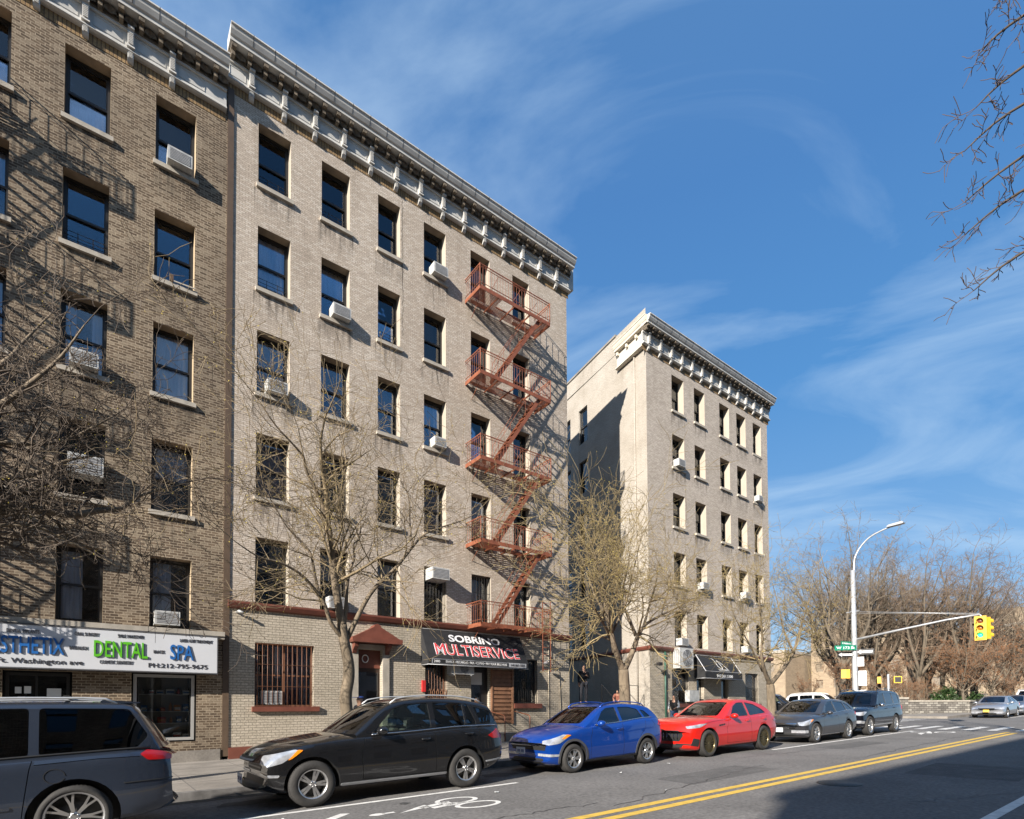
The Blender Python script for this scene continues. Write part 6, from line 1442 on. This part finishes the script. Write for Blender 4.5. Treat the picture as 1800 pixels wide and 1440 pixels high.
# big tree off the left edge, its branches reach in
tree('street_tree', (-3.6,12.0,sz(-3.6)), [(L3([(-3.6,.05),(-3.55,1.6),(-3.5,3.0)],12.0),(.24,.22))],
 [(L3([(-3.5,3.0),(-2.9,3.9),(-1.81,4.48),(-1.28,4.92),(-0.86,5.08),(-0.32,5.12),(-0.01,5.27),(0.37,5.42),(0.58,5.69),(1.41,6.2)],12.0,12.5),(.16,.014)),
  (L3([(-3.5,3.0),(-2.55,4.69),(-1.29,5.39),(-0.86,5.6),(-0.41,5.96),(.1,6.2)],12.0,12.0),(.10,.010)),
  (L3([(-3.5,3.0),(-3.0,4.6),(-2.2,5.6),(-1.3,6.49),(-0.88,7.02),(-0.51,7.56),(-0.21,8.19)],12.0,11.6),(.11,.010)),
  (L3([(-3.5,3.0),(-3.2,5.0),(-2.2,6.4),(-1.32,7.54),(-1.05,8.14),(-0.69,8.91)],12.0,12.8),(.10,.010)),
  (L3([(-2.2,5.6),(-1.4,6.0),(-.6,6.3),(.0,6.9),(.4,7.4)],11.9,12.6),(.05,.010)), (L3([(-1.81,4.48),(-.9,4.7),(-.2,4.4),(.3,4.1)],12.1,11.4),(.04,.008)),
  (L3([(-3.5,3.0),(-3.8,5.0),(-4.2,7.0),(-4.3,9.0)],12.0,12.3),(.12,.012)), (L3([(-1.29,5.39),(-.6,5.2),(0,4.9),(.5,4.5)],12.0,12.7),(.035,.008))],
 'large bare tree beyond the left edge, its grey twigs crossing the dark brick front', 5, m_bark, mat('twig_grey',(0.13,0.10,0.075),0.9,var=.5), m_bud, twig=(1.5,3,(6,5)), upw=.03, wig=.45, buds=(.12,.018), group='bare street trees', step=.30, spread=1.0, t0=.22, minr=.005)
# tree on the camera side of the street, only branch tips in view at the top right
near_l = []
for zt_, ye, xo in ((12.9,2.55,0.0),(12.1,2.62,.1),(11.3,2.75,-.1),(10.55,2.8,.1),(9.9,2.8,0),(8.9,2.72,.1),(13.8,2.3,.2)):
    near_l.append(([(13.5,-1.2,zt_-2.0),(13.2,-.4,zt_+.2),(12.9,.9,zt_+.75),(12.35+xo,2.0,zt_+.45),(12.0+xo,ye-.2,zt_)],(.07,.008)))
tree('street_tree', (13.6,-1.6,sz(13.6)), [([(13.6,-1.6,.4),(13.5,-1.5,4),(13.5,-1.3,8),(13.45,-1.2,12)],(.22,.10))], near_l,
 'bare tree on the near pavement, only its twig ends showing at the top right', 31, m_barkd, mat('twig_dark',(0.085,0.06,0.05),0.9), m_bud, twig=(.45,2,(5,4)), upw=.03, wig=.38, buds=None, group='bare street trees', step=.15, spread=.9, minr=.006, t0=.3)
# ---- park trees
def park_tree(seed, H, lean, n_l, mt_b, mt_t, rsp=1.0, leaf=False):
    rn = random.Random(seed); T = []; Ls = []
    h0 = H*rn.uniform(.22,.34); dx_, dy_ = lean*h0*.6, rn.uniform(-.04,.04)*h0
    tr = [(0,0,0),(dx_*.3,dy_*.3,h0*.5),(dx_,dy_,h0)]; T.append((tr,(H*.018,H*.014)))
    for k in range(n_l):
        a = 2*pi*(k+rn.random()*.6)/n_l; rr_ = rn.uniform(.12,.30)*H*rsp; top = H*rn.uniform(.72,.98); z0 = h0*rn.uniform(.75,1.0)
        p0 = Vector((dx_*z0/h0, dy_, z0)); p3 = Vector((cos(a)*rr_+lean*top, sin(a)*rr_, top)); p1 = p0.lerp(p3,.33)+Vector((cos(a),sin(a),0))*rr_*.15+rdir(rn)*H*.02; p2 = p0.lerp(p3,.66)+rdir(rn)*H*.03
        Ls.append(([tuple(p0),tuple(p1),tuple(p2),tuple(p3)],(H*.010,H*.0015)))
        for q in range(2):
            t = rn.uniform(.3,.7); b = p1.lerp(p2,t); e = b+Vector((cos(a+rn.uniform(-1.4,1.4)),sin(a+rn.uniform(-1.4,1.4)),rn.uniform(.3,1.1))).normalized()*H*rn.uniform(.14,.25)+Vector((lean*H*.08,0,0)); m_ = b.lerp(e,.5)+rdir(rn)*H*.015; Ls.append(([tuple(b),tuple(m_),tuple(e)],(H*.005,H*.0012)))
    return tree('park_tree', (0,0,0), T, Ls, 'x', seed, mt_b, mt_t, m_leafr, twig=(H*.12,3,(5,4)), upw=.07, wig=.34, buds=((.7,.07) if leaf else None), group='bare park trees', minr=.011, step=H*.068, spread=.75, t0=.15)
m_bkp = mat('bark_park', (0.15,0.12,0.085), 0.9, var=.4, vscale=2); m_twp = mat('twig_park', (0.225,0.175,0.12), 0.9, var=.35, vscale=.4)
m_twp2 = mat('twig_park_brown', (0.215,0.15,0.10), 0.9, var=.35, vscale=.4)
protos = [park_tree(101,22,.10,6,m_bkp,m_twp), park_tree(102,20,.20,6,m_bkp,m_twp2,.9), park_tree(103,19,.05,7,m_bkp,m_twp,1.1), park_tree(104,9,.0,7,m_bkp,m_twp2,1.3,True)]
spots = [(0,52,20.5,1.0,.2,'tall bare park tree nearest the corner building'),(2,56,21.5,1.02,1.4,'bare park tree just left of the street lamp'),(1,58,20.3,1.0,0.2,'bare park tree standing behind the street lamp pole'),(0,62,20.3,.95,2.8,'bare park tree right of the lamp pole'),
 (1,60,17.2,1.04,.1,'bare park tree leaning right under the lamp head'),(2,66,19,1.0,4.4,'bare park tree in the second row right of the lamp'),(1,63,14.6,1.05,.0,'large park tree leaning right beside the traffic signal arm'),(0,74,20.2,.9,3.6,'bare park tree far back under the signal arm'),
 (2,73,16.2,.92,1.9,'bare park tree left of the traffic signal'),(1,76,14,.85,.4,'bare park tree behind the traffic signal'),(3,57.5,13.4,1.0,.7,'low spreading park tree with russet twigs near the stone wall'),(2,82,13.6,.85,5.2,'bare park tree right of the traffic signal'),
 (0,88,12.9,.8,1.2,'bare park tree at the right edge'),(3,63,12.7,1.05,2.2,'low park tree with dry leaves at the right edge'),(2,80,19,.95,3.3,'far bare park tree between lamp and signal'),(1,84,24.5,1.0,.3,'far bare park tree behind the lamp'),(3,54,17.6,.8,4.0,'small russet park tree right of the lamp pole'),(3,50,19.5,.75,1.5,'small russet park tree left of the lamp pole'),(3,52,15.6,.42,.3,'low russet bush just behind the stone wall pier'),(3,56,15.9,.45,2.9,'low russet bush in the middle behind the stone wall'),(3,60,15.2,.40,4.1,'low bare bush right of the dark green shrub'),(3,50,22.5,.5,5.0,'low bare bush near the side street cars'),(3,56,20.6,.5,1.0,'low bare bush under the pedestrian signal'),(3,66,12.9,.5,2.0,'low russet bush above the silver cars'),(3,72,13.3,.6,3.1,'russet bush at the right edge above the silver cars'),(3,60,18.3,.55,.2,'low bare bush behind the short signal pole'),
 (0,70,26,1.0,4.9,'far bare park tree left of the lamp'),(2,64,25.3,1.0,2.4,'far bare park tree beside the corner building'),(3,66,14.6,.95,3.9,'low park tree below the traffic signal'),(1,95,17,.85,.8,'most distant bare park tree'),(2,69,17.8,.95,5.9,'bare park tree in the second row left of the signal'),(0,67,22.8,.95,.9,'second row bare park tree left of the lamp pole'),(1,70,15.4,.98,.15,'bare park tree just left of the traffic signal head'),(0,80,12.9,.8,5.1,'bare park tree close to the right edge in the third row'),(2,58,23.2,.98,1.1,'bare park tree close to the corner building edge'),(3,60,14.0,.8,5.5,'russet park tree directly behind the dark green shrub')]
used_ = set()
for k, x, y, s, rz, lb in spots:
    o = protos[k] if k not in used_ else copy_tree(protos[k]); used_.add(k); o['label'] = lb
    o.location = (x, y, 1.15); o.rotation_euler = (0,0,rz if k in (0,2,3) else rz*.3); s *= (.76 if k != 3 else .74); o.scale = (s,s,s)
# ------------------------------------------------------------------ street furniture
lp = empty('street_lamp', (32.6,12.2,sz(32.6)), 'tall galvanised street lamp pole with curved arm and traffic signal mast at the corner', 'street lamp')
O = Vector(lp.location)
mb = MB(); mb.lathe([(0.0,0),(.24,0),(.24,.12),(.16,.3),(.145,.32),(.13,4.5),(.105,8.3),(0,8.32)],14); mb.build('pole', m_galv, lp)
def wp(*p): return Vector(p)-O
mb = MB(); mb.tube(smooth_path([wp(32.6,12.13,8.6),wp(32.6,12.13,9.3),wp(32.62,12.08,9.75),wp(32.7,11.85,10.25),wp(32.75,11.4,10.7),wp(32.78,10.75,10.95),wp(32.8,10.35,11.03)],4),.045,8); mb.build('lamp_arm', m_galv, lp)
mb = MB(); mb.prism([(-.15,0),(-.05,.06),(.55,.09),(.62,.02),(.6,-.03),(-.1,-.05)], -.14, .14, 'y'); me = mb.mesh('lamp_head', m_galv); me.transform(Matrix.Rotation(R(-92),4,'Z')); me.transform(Matrix.Translation(wp(32.8,10.45,11.06))); put('lamp_head', me, lp)
mb = MB(); mb.tube([wp(32.6,12.1,5.3),wp(32.75,10,5.62),wp(32.9,8.2,5.88),wp(33.0,7.0,5.98)],[.06,.05,.045,.04],8); mb.tube([wp(32.6,12.1,6.8),wp(33.0,7.0,6.02)],.012,5); mb.tube([wp(32.6,12.1,6.72),wp(32.85,9.0,6.3),wp(33,7.1,5.98)],.009,5); mb.build('signal_mast', m_galv, lp)
mb = MB(); mb.bar(wp(32.2,12.4,6.75),wp(32.9,12.05,6.9),.07,.05); mb.build('cross_bar', m_galv, lp)
m_sigy = mat('signal_yellow', (0.72,0.42,0.03), 0.5, var=.15); m_lens_g = mat('signal_green_lit', (0.03,0.7,0.22), 0.3, emit=1.0); m_lens_o = mat('signal_lens_off', (0.16,0.05,0.02), 0.3); m_lens_a = mat('signal_amber_off', (0.3,0.12,0.01), 0.3)
def signal(parent, c, rz, lit=True, n=3, s=1.0):
    a = MB(); a.box(-.14*s,.14*s,-.02,.16,-.17*n*s,.17*n*s,0); me = a.mesh('signal_head', m_sigy)
    o = put('signal_head', me, parent, c, rz)
    v = MB()
    for k in range(n):
        z = (n-1-2*k)*.165*s
        for i in range(12):
            a0, a1 = R(-30+240*i/12), R(-30+240*(i+1)/12); v.face([(.125*s*cos(a0),-.02,z+.125*s*sin(a0)),(.125*s*cos(a1),-.02,z+.125*s*sin(a1)),(.125*s*cos(a1),-.20,z+.125*s*sin(a1)),(.125*s*cos(a0),-.20,z+.125*s*sin(a0))])
    put('visor', v.mesh('visor', m_sigy), o)
    for k, mm in enumerate((m_lens_o, m_lens_a, m_lens_g if lit else m_lens_o)[:n]):
        z = (n-1-2*k)*.165*s; l = MB(); l.lathe([(.001,-.045),(.07*s,-.04),(.11*s,-.021)],16,(0,0,z),'y'); put('lens', l.mesh('lens', mm), o)
    b = MB(); b.box(-.22*s,.22*s,.02,.025,-.19*n*s,.19*n*s) if lit else None
    if lit: put('backplate', b.mesh('backplate', m_sigy), o)
    return o
signal(lp, tuple(wp(32.96,6.98,5.33)), R(-84)); signal(lp, tuple(wp(33.35,6.80,5.33)), R(60), lit=False)
mb = MB(); mb.tube([wp(33.0,7.0,5.98),wp(33.05,6.9,5.8)],.03,6); mb.tube([wp(32.96,6.98,5.84),wp(33.35,6.8,5.84)],.02,6); mb.build('signal_hanger', m_galv, lp)
m_sgn = mat('street_sign_green', (0.0,0.19,0.11), 0.4)
def plate(parent, name, c, w, h, rz, mt, txt=None, tm=None, tw=.85, th=.55):
    a = MB(); a.box(-w/2,w/2,-.01,.01,-h/2,h/2); o = put(name, a.mesh(name, mt), parent, c, rz)
    if txt:
        me = text_mesh(txt, 1, tm or t_w, .002, 1, .02); vx = [v.co.x for v in me.vertices]; vy = [v.co.y for v in me.vertices]
        me.transform(Matrix.Translation((-(min(vx)+max(vx))/2,-(min(vy)+max(vy))/2,0))); me.transform(Matrix.Diagonal((w*tw/(max(vx)-min(vx)),h*th/(max(vy)-min(vy)),1,1))); me.transform(Matrix.Rotation(R(90),4,'X')); put('lettering', me, o, (0,-.014,0))
    return o
plate(lp,'street_name_sign',tuple(wp(32.1,12.45,4.85)),1.05,.26,R(-50),m_sgn,'W 173 St'); plate(lp,'street_name_sign',tuple(wp(32.5,12.5,5.1)),.9,.24,R(-20),m_sgn,'Ft Washington Av')
def oneway(c, rz, flip=1):
    o = plate(lp,'one_way_sign',c,.82,.3,rz,m_iron); a = MB()
    a.prism([(-.34*flip,-.055),(.18*flip,-.055),(.18*flip,-.11),(.36*flip,0),(.18*flip,.11),(.18*flip,.055),(-.34*flip,.055)],-.016,-.011); put('arrow', a.mesh('arrow', t_w), o)
    return fit_text('ONE WAY', -.28, .1, -.03, .03, t_k, o, 0, -.018, 0, ext=.001)
oneway(tuple(wp(32.75,11.75,4.62)), R(-70), -1); oneway(tuple(wp(32.3,12.55,4.5)), R(-40), -1)
plate(lp,'parking_sign',tuple(wp(32.7,11.95,4.1)),.30,.5,R(-70),t_w); 
mb = MB(); mb.box(-.18,.18,-.12,.12,-.4,.4); put('control_box', mb.mesh('control_box', m_galv), lp, tuple(wp(32.75,11.9,3.2)), R(-70))
def pedbox(parent, c, rz):
    mb = MB(); mb.box(-.24,.24,-.12,.12,-.24,.24); o = put('pedestrian_signal', mb.mesh('pedestrian_signal', m_sigy), parent, c, rz); mb = MB(); mb.box(-.19,.19,-.125,-.121,-.19,.19); put('signal_face', mb.mesh('signal_face', m_trim), o)
pedbox(lp, tuple(wp(32.35,12.65,3.45)), R(20)); pedbox(lp, tuple(wp(32.45,12.55,3.45)), R(-150))
ps = empty('signal_pole', (45.9,15.0,1.02), 'short white pole with yellow pedestrian signals on the park corner', 'signal pole')
mb = MB(); mb.lathe([(0,0),(.14,0),(.10,.2),(.075,.3),(.07,3.0),(0,3.05)],10); mb.build('pole', m_galv, ps)
pedbox(ps, (-.25,.5,2.6), R(20)); pedbox(ps, (.1,-.55,2.6), R(-60))
# stone park wall
m_wst = brick('park_stone', (0.24,0.22,0.19), (0.13,0.12,0.105), (0.10,0.09,0.08), 0.42, 0.17, 0.02, stain=(.7,.7,.7), sscale=.6, extra=(0.32,0.30,0.26), bump=1.0)
sw_ = empty('stone_wall', (47.5,17.0,1.0), 'low rough grey stone wall along the park corner beyond the intersection', 'wall')
def wallseg(a, b, h, th, nm, mt, parent, cap=True):
    a, b = Vector(a), Vector(b); L_ = (b-a).length; m_ = MB(); m_.box(0,L_,0,th,-.3,h); o = put(nm, m_.mesh(nm, mt), parent, (a.x-parent.location.x, a.y-parent.location.y, 0), atan2((b-a).y,(b-a).x))
    if cap: m_ = MB(); m_.box(-.03,L_+.03,-.06,th+.06,h,h+.12); put('coping', m_.mesh('coping', m_stone), o)
    return o
wallseg((47.6,17.0),(50.2,15.1),1.28,.7,'wall_pier',m_wst,sw_); wallseg((50.3,15.05),(54.7,12.5),1.05,.5,'wall_section',m_wst,sw_); wallseg((54.8,12.4),(90,12.4),1.05,.5,'wall_section',m_wst,sw_); wallseg((47.4,44),(47.5,17.1),1.1,.5,'wall_section',m_wst,sw_)
tb_ = empty('litter_bin', (55.2,11.75,sz(55.2)), 'black wire litter bin at the right end of the stone wall', 'bin')
mb = MB(); mb.lathe([(0,0),(.30,0),(.36,.95),(.33,.95),(.3,.1),(0,.1)],16); mb.build('bin_body', m_iron, tb_); mb = MB(); mb.lathe([(.20,.98),(.38,.98),(.38,1.02),(.20,1.05)],16); mb.build('bin_rim', m_trim, tb_)
# evergreen shrub behind the wall
def bush(loc, rx, ry, h, seed, label):
    rn = random.Random(seed); o = empty('evergreen_shrub', loc, label, 'shrub'); mb = MB(); cl = [(rdir(rn), rn.uniform(.5,1)) for _ in range(60)]
    for i in range(5200):
        d, q = cl[rn.randrange(60)]; c = Vector((d.x*rx*q*.8, d.y*ry*q*.8, abs(d.z)*h*q*.8+.2))+rdir(rn)*rn.uniform(.05,.55)
        a = rdir(rn)*.11; b = rdir(rn)*.06; mb.face([c-a, c+b, c+a, c-b])
    mb.build('foliage', mat('evergreen_leaf',(0.035,0.075,0.015),0.6,var=.6,vscale=1.5), o)
    s = MB()
    for k in range(8): s.tube([(0,0,0),(rn.uniform(-.5,.5)*rx,rn.uniform(-.5,.5)*ry,h*.7)],.04,5)
    s.build('stem', m_bark, o)
bush((57.5,14.6,1.2), 2.6, 1.3, 2.1, 4, 'dark green rounded shrub behind the stone wall'); bush((61.5,13.6,1.2), 1.6, 1.0, 1.7, 9, 'smaller dark green shrub at the right behind the stone wall')
# ------------------------------------------------------------------ buildings beyond the park
m_far = brick('tan_brick', (0.36,0.28,0.19), (0.29,0.22,0.15), (0.30,0.24,0.17), 0.6, 0.25, 0.02, stain=(.85,.85,.85), bump=.2)
def far_block(x, y0, y1, h, d, label):
    o = empty('apartment_building', (x, y0, 1.0), label, 'building'); Lb = y1-y0; hs = []; n = int(Lb/3.0)
    for i in range(n):
        for k in range(int((h-1)/3.0)): hs.append((0.8+i*3.0,2.0+i*3.0,1.2+k*3.0,2.7+k*3.0))
    mb = MB(); wall_holes(mb, 0, Lb, -1, h, hs, 0, .2, 0, 0); w = mb.build('wall', m_far, o); w.rotation_euler = (0,0,-R(90)); w.location = (0,Lb,0)
    g = MB()
    for q in hs: g.face([(.15,Lb-q[0],q[2]),(.15,Lb-q[1],q[2]),(.15,Lb-q[1],q[3]),(.15,Lb-q[0],q[3])])
    g.build('window_panes', m_glass, o); b = MB(); b.box(.25,d,.0,Lb,-1,h-.05); b.build('building_core', m_far, o); c = MB(); c.box(-.1,d,-.05,Lb+.05,h,h+.5); c.build('parapet', m_stone, o)
    c = MB(); c.box(3,7,Lb*.3,Lb*.3+5,h+.5,h+3.2); c.build('roof_bulkhead', m_far, o)
far_block(112, 14, 31, 13.0, 14, 'tan brick apartment block beyond the park at the far right'); far_block(106, 32, 47, 14.5, 14, 'tan brick apartment block beyond the park behind the lamp pole'); far_block(98, 48, 70, 10.5, 14, 'lower tan apartment block beyond the park beside the corner building')
# litter on the road
rn = random.Random(77)
for k, (x, y) in enumerate([(2.2,8.4),(11.7,8.75),(9.5,8.4),(5.9,8.2),(3.5,10.9),(8.2,6.2)]):
    mb = MB(); s = rn.uniform(.03,.07); pts = [(s*cos(a)*rn.uniform(.6,1.2), s*sin(a)*rn.uniform(.6,1.2)) for a in (0,1.2,2.4,3.6,4.9)]
    mb.face([(px,py,rn.uniform(.004,.02)) for px,py in pts]); mb.face([(px*.6,py*.6,rn.uniform(.012,.035)) for px,py in pts]); o = mb.build('paper_scrap', m_paper); o.location = (x,y,gz(x)+.003)
    tag(o, ['crumpled white scrap on the asphalt beside the black SUV','white paper scrap by the rear wheel of the blue car','small white scrap by the front wheel of the blue car','white scrap between the lane line and bicycle symbol','white paper scrap in the gutter behind the minivan','white scrap in the middle of the near traffic lane'][k], 'litter', 'paper scraps on the road')

# small things on the facades
wb = empty('wooden_block', (1.55,17.93,13.83), 'small brown wooden block standing on a fifth floor sill of the dark brick building', 'block')
mb = MB(); mb.box(0,.09,-.05,.05,0,.20); mb.build('block_body', mat('weathered_wood',(0.12,0.07,0.04),0.9,var=.4), wb); mb = MB(); mb.bar((.08,-.03,.03),(.62,-.06,.03),.03,.03); mb.build('stick', mat('pale_wood',(0.4,0.36,0.3),0.9), wb)
fl_ = empty('flood_light', (23.0,17.98,3.9), 'small dark flood light on a bracket at the corner building, left of the green pipe', 'flood light')
mb = MB(); mb.tube([(0,0,0),(0,-.25,.05)],.02,6); mb.build('bracket', m_iron, fl_); mb = MB(); mb.box(-.14,.14,-.42,-.24,-.06,.10); mb.build('lamp_housing', m_iron, fl_)
f2 = empty('wall_lamp', (15.35,17.98,3.62), 'grey goose neck wall lamp right of the lettered awning', 'wall lamp')
mb = MB(); mb.tube(smooth_path([(.35,0,-.25),(.33,-.12,.0),(.15,-.3,.12),(-.05,-.38,.05)],4),.016,6); mb.build('lamp_arm', m_galv, f2); mb = MB(); mb.lathe([(.03,.06),(.09,.02),(.14,-.05),(.13,-.05),(.02,.03)],14,(-.07,-.38,0)); mb.build('lamp_shade', m_acg, f2)
for x_, z_, c_ in ((2.2,13.2,'brown'),):
    pass
# ------------------------------------------------------------------ people
def skin_mesh(nodes, edges, root=0, sub=2):
    """nodes: [(x,y,z,r)]; skin + subdivision, returns an evaluated mesh"""
    me = bpy.data.meshes.new('s'); me.from_pydata([n[:3] for n in nodes], edges, []); o = tmp_obj(me)
    md = o.modifiers.new('s', 'SKIN'); md.use_smooth_shade = True
    if not me.skin_vertices: return None
    sv = me.skin_vertices[0].data
    for i, n in enumerate(nodes):
        r = n[3]; sv[i].radius = (r, r) if not isinstance(r, tuple) else r; sv[i].use_root = (i == root)
    s2 = o.modifiers.new('b', 'SUBSURF'); s2.levels = sub
    bpy.context.view_layer.update()
    out = bpy.data.meshes.new_from_object(o.evaluated_get(bpy.context.evaluated_depsgraph_get())); bpy.data.objects.remove(o); return out
m_skin = mat('skin', (0.36,0.20,0.13), 0.6); m_skind = mat('skin_dark', (0.13,0.07,0.045), 0.6); m_hair = mat('hair_black', (0.015,0.012,0.01), 0.7)
BASE = dict(pel=(0,0,.95), sp=(0,0,1.10), ch=(0,0,1.30), nk=(0,0,1.47), hd=(0,-.02,1.60), tp=(0,-.01,1.69),
    sL=(.17,0,1.41), eL=(.23,.03,1.13), wL=(.24,-.05,.89), sR=(-.17,0,1.41), eR=(-.23,.03,1.13), wR=(-.24,-.05,.89),
    hL=(.095,0,.90), kL=(.11,-.01,.50), aL=(.11,.03,.09), hR=(-.095,0,.90), kR=(-.11,-.01,.50), aR=(-.11,.03,.09))
def person(loc, rz, label, jk, tr, hair=m_hair, cap=None, sk=m_skin, sc=1.0, sleeves=None, skirtlen=.82, **ov):
    J = {k: Vector(v) for k, v in {**BASE, **ov}.items()}; o = empty('person', loc, label, 'person', None, rz); o.scale = (sc,sc,sc)
    nodes = []; edges = []; idx = {}
    def add(k, r, p=None, par=None):
        idx[k] = len(nodes); nodes.append((*(p if p is not None else J[k]), r))
        if par is not None: edges.append((idx[par], idx[k]))
    add('pel',(.12,.10)); add('sp',(.115,.09),par='pel'); add('ch',(.15,.10),par='sp'); add('nk',.055,par='ch'); add('hd',(.082,.095),par='nk'); add('tp',(.066,.08),par='hd')
    hd = J['hd']; fd = Vector((0,-1,0)); add('nose',.014,hd+fd*.105+Vector((0,0,-.01)),par='hd')
    for s in 'LR':
        add('s'+s,.062,par='ch'); add('e'+s,.043,par='s'+s); add('w'+s,.028,par='e'+s)
        d = (J['w'+s]-J['e'+s]).normalized(); side = d.cross(Vector((0,0,1))); side = side.normalized() if side.length > .1 else Vector((0,1,0)); nr = d.cross(side).normalized()
        pm = J['w'+s]+d*.06; add('p'+s,(.034,.018),pm,par='w'+s)
        for q, (off, ln) in enumerate(((-.027,.062),(-.009,.075),(.009,.070),(.027,.055))):
            b = pm+d*.035+side*off; add(f'f{q}{s}',.0088,b,par='p'+s); m_ = b+d*ln*.5+nr*.012; add(f'g{q}{s}',.0082,m_,par=f'f{q}{s}'); add(f'i{q}{s}',.007,m_+d*ln*.4+nr*.025,par=f'g{q}{s}')
        tb = J['w'+s]+d*.03+side*.035; add('t'+s,.011,tb,par='w'+s); add('u'+s,.009,tb+d*.035+side*.02+nr*.01,par='t'+s)
        add('h'+s,.088,par='pel'); add('k'+s,.056,par='h'+s); add('a'+s,.036,par='k'+s); add('b'+s,.036,J['a'+s]+Vector((0,-.12,-.045)),par='a'+s)
    me = skin_mesh(nodes, edges)
    setmat(me, sk); put('body', me, o)
    # jacket
    N2 = [(*J['pel'].lerp(J['hL'].lerp(J['hR'],.5), .6)[:],(.165,.125)),(*J['sp'],(.155,.122)),(*J['ch'],(.18,.13)),(*J['ch'].lerp(J['nk'],.7),(.085,.08))]
    E2 = [(0,1),(1,2),(2,3)]
    for s in 'LR':
        i = len(N2); N2 += [(*J['s'+s],.085),(*J['e'+s],.060),(*(J['w'+s].lerp(J['e'+s],.08)),.046)]; E2 += [(2,i),(i,i+1),(i+1,i+2)]
    j = skin_mesh(N2, E2); j.materials.clear(); j.materials.append(jk)
    if sleeves:
        j.materials.append(sleeves)
        for p in j.polygons:
            if abs(p.center.x) > .20: p.material_index = 1
    put('jacket', j, o)
    N3 = [(*J['pel'],(.15,.115))]; E3 = []
    for s in 'LR':
        i = len(N3); N3 += [(*J['h'+s],.10),(*J['k'+s],.072),(*(J['a'+s]+Vector((0,0,.02))),.058)]; E3 += [(0,i),(i,i+1),(i+1,i+2)]
    put('trousers', setmat(skin_mesh(N3, E3), tr), o)
    for s in 'LR':
        a = J['a'+s]; put('shoe', setmat(skin_mesh([(a.x,a.y+.04,a.z-.04,.045),(a.x,a.y-.07,a.z-.05,.042),(a.x,a.y-.17,a.z-.055,.034)],[(0,1),(1,2)],sub=1), m_trim), o)
    h = skin_mesh([(hd.x,hd.y+.025,hd.z+.02,(.088,.092)),(J['tp'].x,J['tp'].y+.01,J['tp'].z+.012,(.072,.082))],[(0,1)]); setmat(h, cap or hair); put('cap' if cap else 'hair', h, o)
    if cap: mb = MB(); mb.prism([(hd.x-.07,hd.y-.07),(hd.x+.07,hd.y-.07),(hd.x+.05,hd.y-.19),(hd.x-.05,hd.y-.19)],hd.z+.055,hd.z+.068,'z'); mb.build('cap_peak', cap, o)
    e = MB()
    for s in (-1,1): e.lathe([(0.0,-.004),(.012,0),(0,.004)],8,(hd.x+s*.032,hd.y-.092,hd.z+.012),'y')
    e.build('eyes', m_hair, o)
    e = MB(); e.box(hd.x-.025,hd.x+.025,hd.y-.094,hd.y-.086,hd.z-.052,hd.z-.045); e.build('mouth', mat('lips',(0.2,0.06,0.05),0.6), o)
    for ch in o.children:
        if 'UVMap' not in ch.data.uv_layers: boxuv(ch.data)
    return o
c_blk = mat('cloth_black', (0.018,0.018,0.02), 0.9); c_gry = mat('cloth_charcoal', (0.055,0.055,0.055), 0.95, var=.2, vscale=20); c_jean = mat('cloth_denim', (0.03,0.06,0.12), 0.9, var=.2); c_nav = mat('cloth_navy', (0.014,0.016,0.03), 0.9)
c_wht = mat('cloth_white', (0.55,0.55,0.55), 0.9); c_brn = mat('cloth_rust', (0.25,0.09,0.06), 0.9, var=.3)
person((5.35,13.3,sz(5.35)), R(-75), 'person in a blue cap walking behind the black SUV by the brown door', c_nav, c_jean, cap=mat('cap_blue',(0.03,0.07,0.26),0.8), sc=1.03, kL=(.11,-.16,.52), aL=(.11,-.22,.10), kR=(-.11,.02,.5), aR=(-.11,.26,.14))
person((11.25,16.3,sz(11.25)), R(-88), 'person in a grey hooded jacket leaning forward with outstretched arms below the lettered awning', c_gry, c_jean, hair=c_gry, sc=1.06, sp=(0,-.06,1.10), ch=(0,-.20,1.27), nk=(0,-.30,1.40), hd=(0,-.36,1.50), tp=(0,-.36,1.60), sL=(.17,-.22,1.37), sR=(-.17,-.22,1.37), eL=(.18,-.50,1.34), wL=(.14,-.74,1.38), eR=(-.18,-.48,1.26), wR=(-.15,-.72,1.28))
person((18.25,18.35,1.88), R(-25), 'person in a black jacket standing on the alley landing holding something near the chest', c_blk, mat('cloth_dark_trousers',(0.012,0.013,0.018),0.9), sc=1.06, eL=(.25,.0,1.13), wL=(.08,-.22,1.22), kR=(-.14,-.02,.5), aR=(-.16,.02,.09))
person((21.35,19.0,1.50), R(-60), 'person in a rust brown jacket crouching behind the tree trunk in the alley', c_brn, c_jean, sc=.95, pel=(0,.1,.42), sp=(0,.08,.58), ch=(0,-.02,.78), nk=(0,-.1,.93), hd=(0,-.16,1.04), tp=(0,-.15,1.13), sL=(.17,-.04,.90), eL=(.2,-.25,.72), wL=(.14,-.42,.6), sR=(-.17,-.04,.90), eR=(-.2,-.25,.72), wR=(-.14,-.42,.6), hL=(.1,.06,.42), kL=(.13,-.34,.62), aL=(.12,-.30,.48), hR=(-.1,.06,.42), kR=(-.13,-.34,.62), aR=(-.12,-.30,.48))
pp5 = person((21.9,16.0,sz(21.9)), R(-70), 'person in a dark vest with pale sleeves standing by the green pipe', c_blk, c_jean, sleeves=c_wht, sc=1.0, eL=(.24,-.04,1.14), wL=(.16,-.26,1.10), eR=(-.24,.0,1.13), wR=(-.2,-.2,1.0))
bg_ = MB(); bg_.prism([(-.14,0),(.14,0),(.12,.26),(-.12,.26)],-.06,.06); bg_.tube([(-.07,0,.26),(-.05,0,.38),(.05,0,.38),(.07,0,.26)],.006,5); b_ = bg_.build('shopping_bag', c_wht); b_.location = (22.45,15.55,sz(22.4)+.62); tag(b_, 'white carrier bag held by the person with pale sleeves', 'bag')
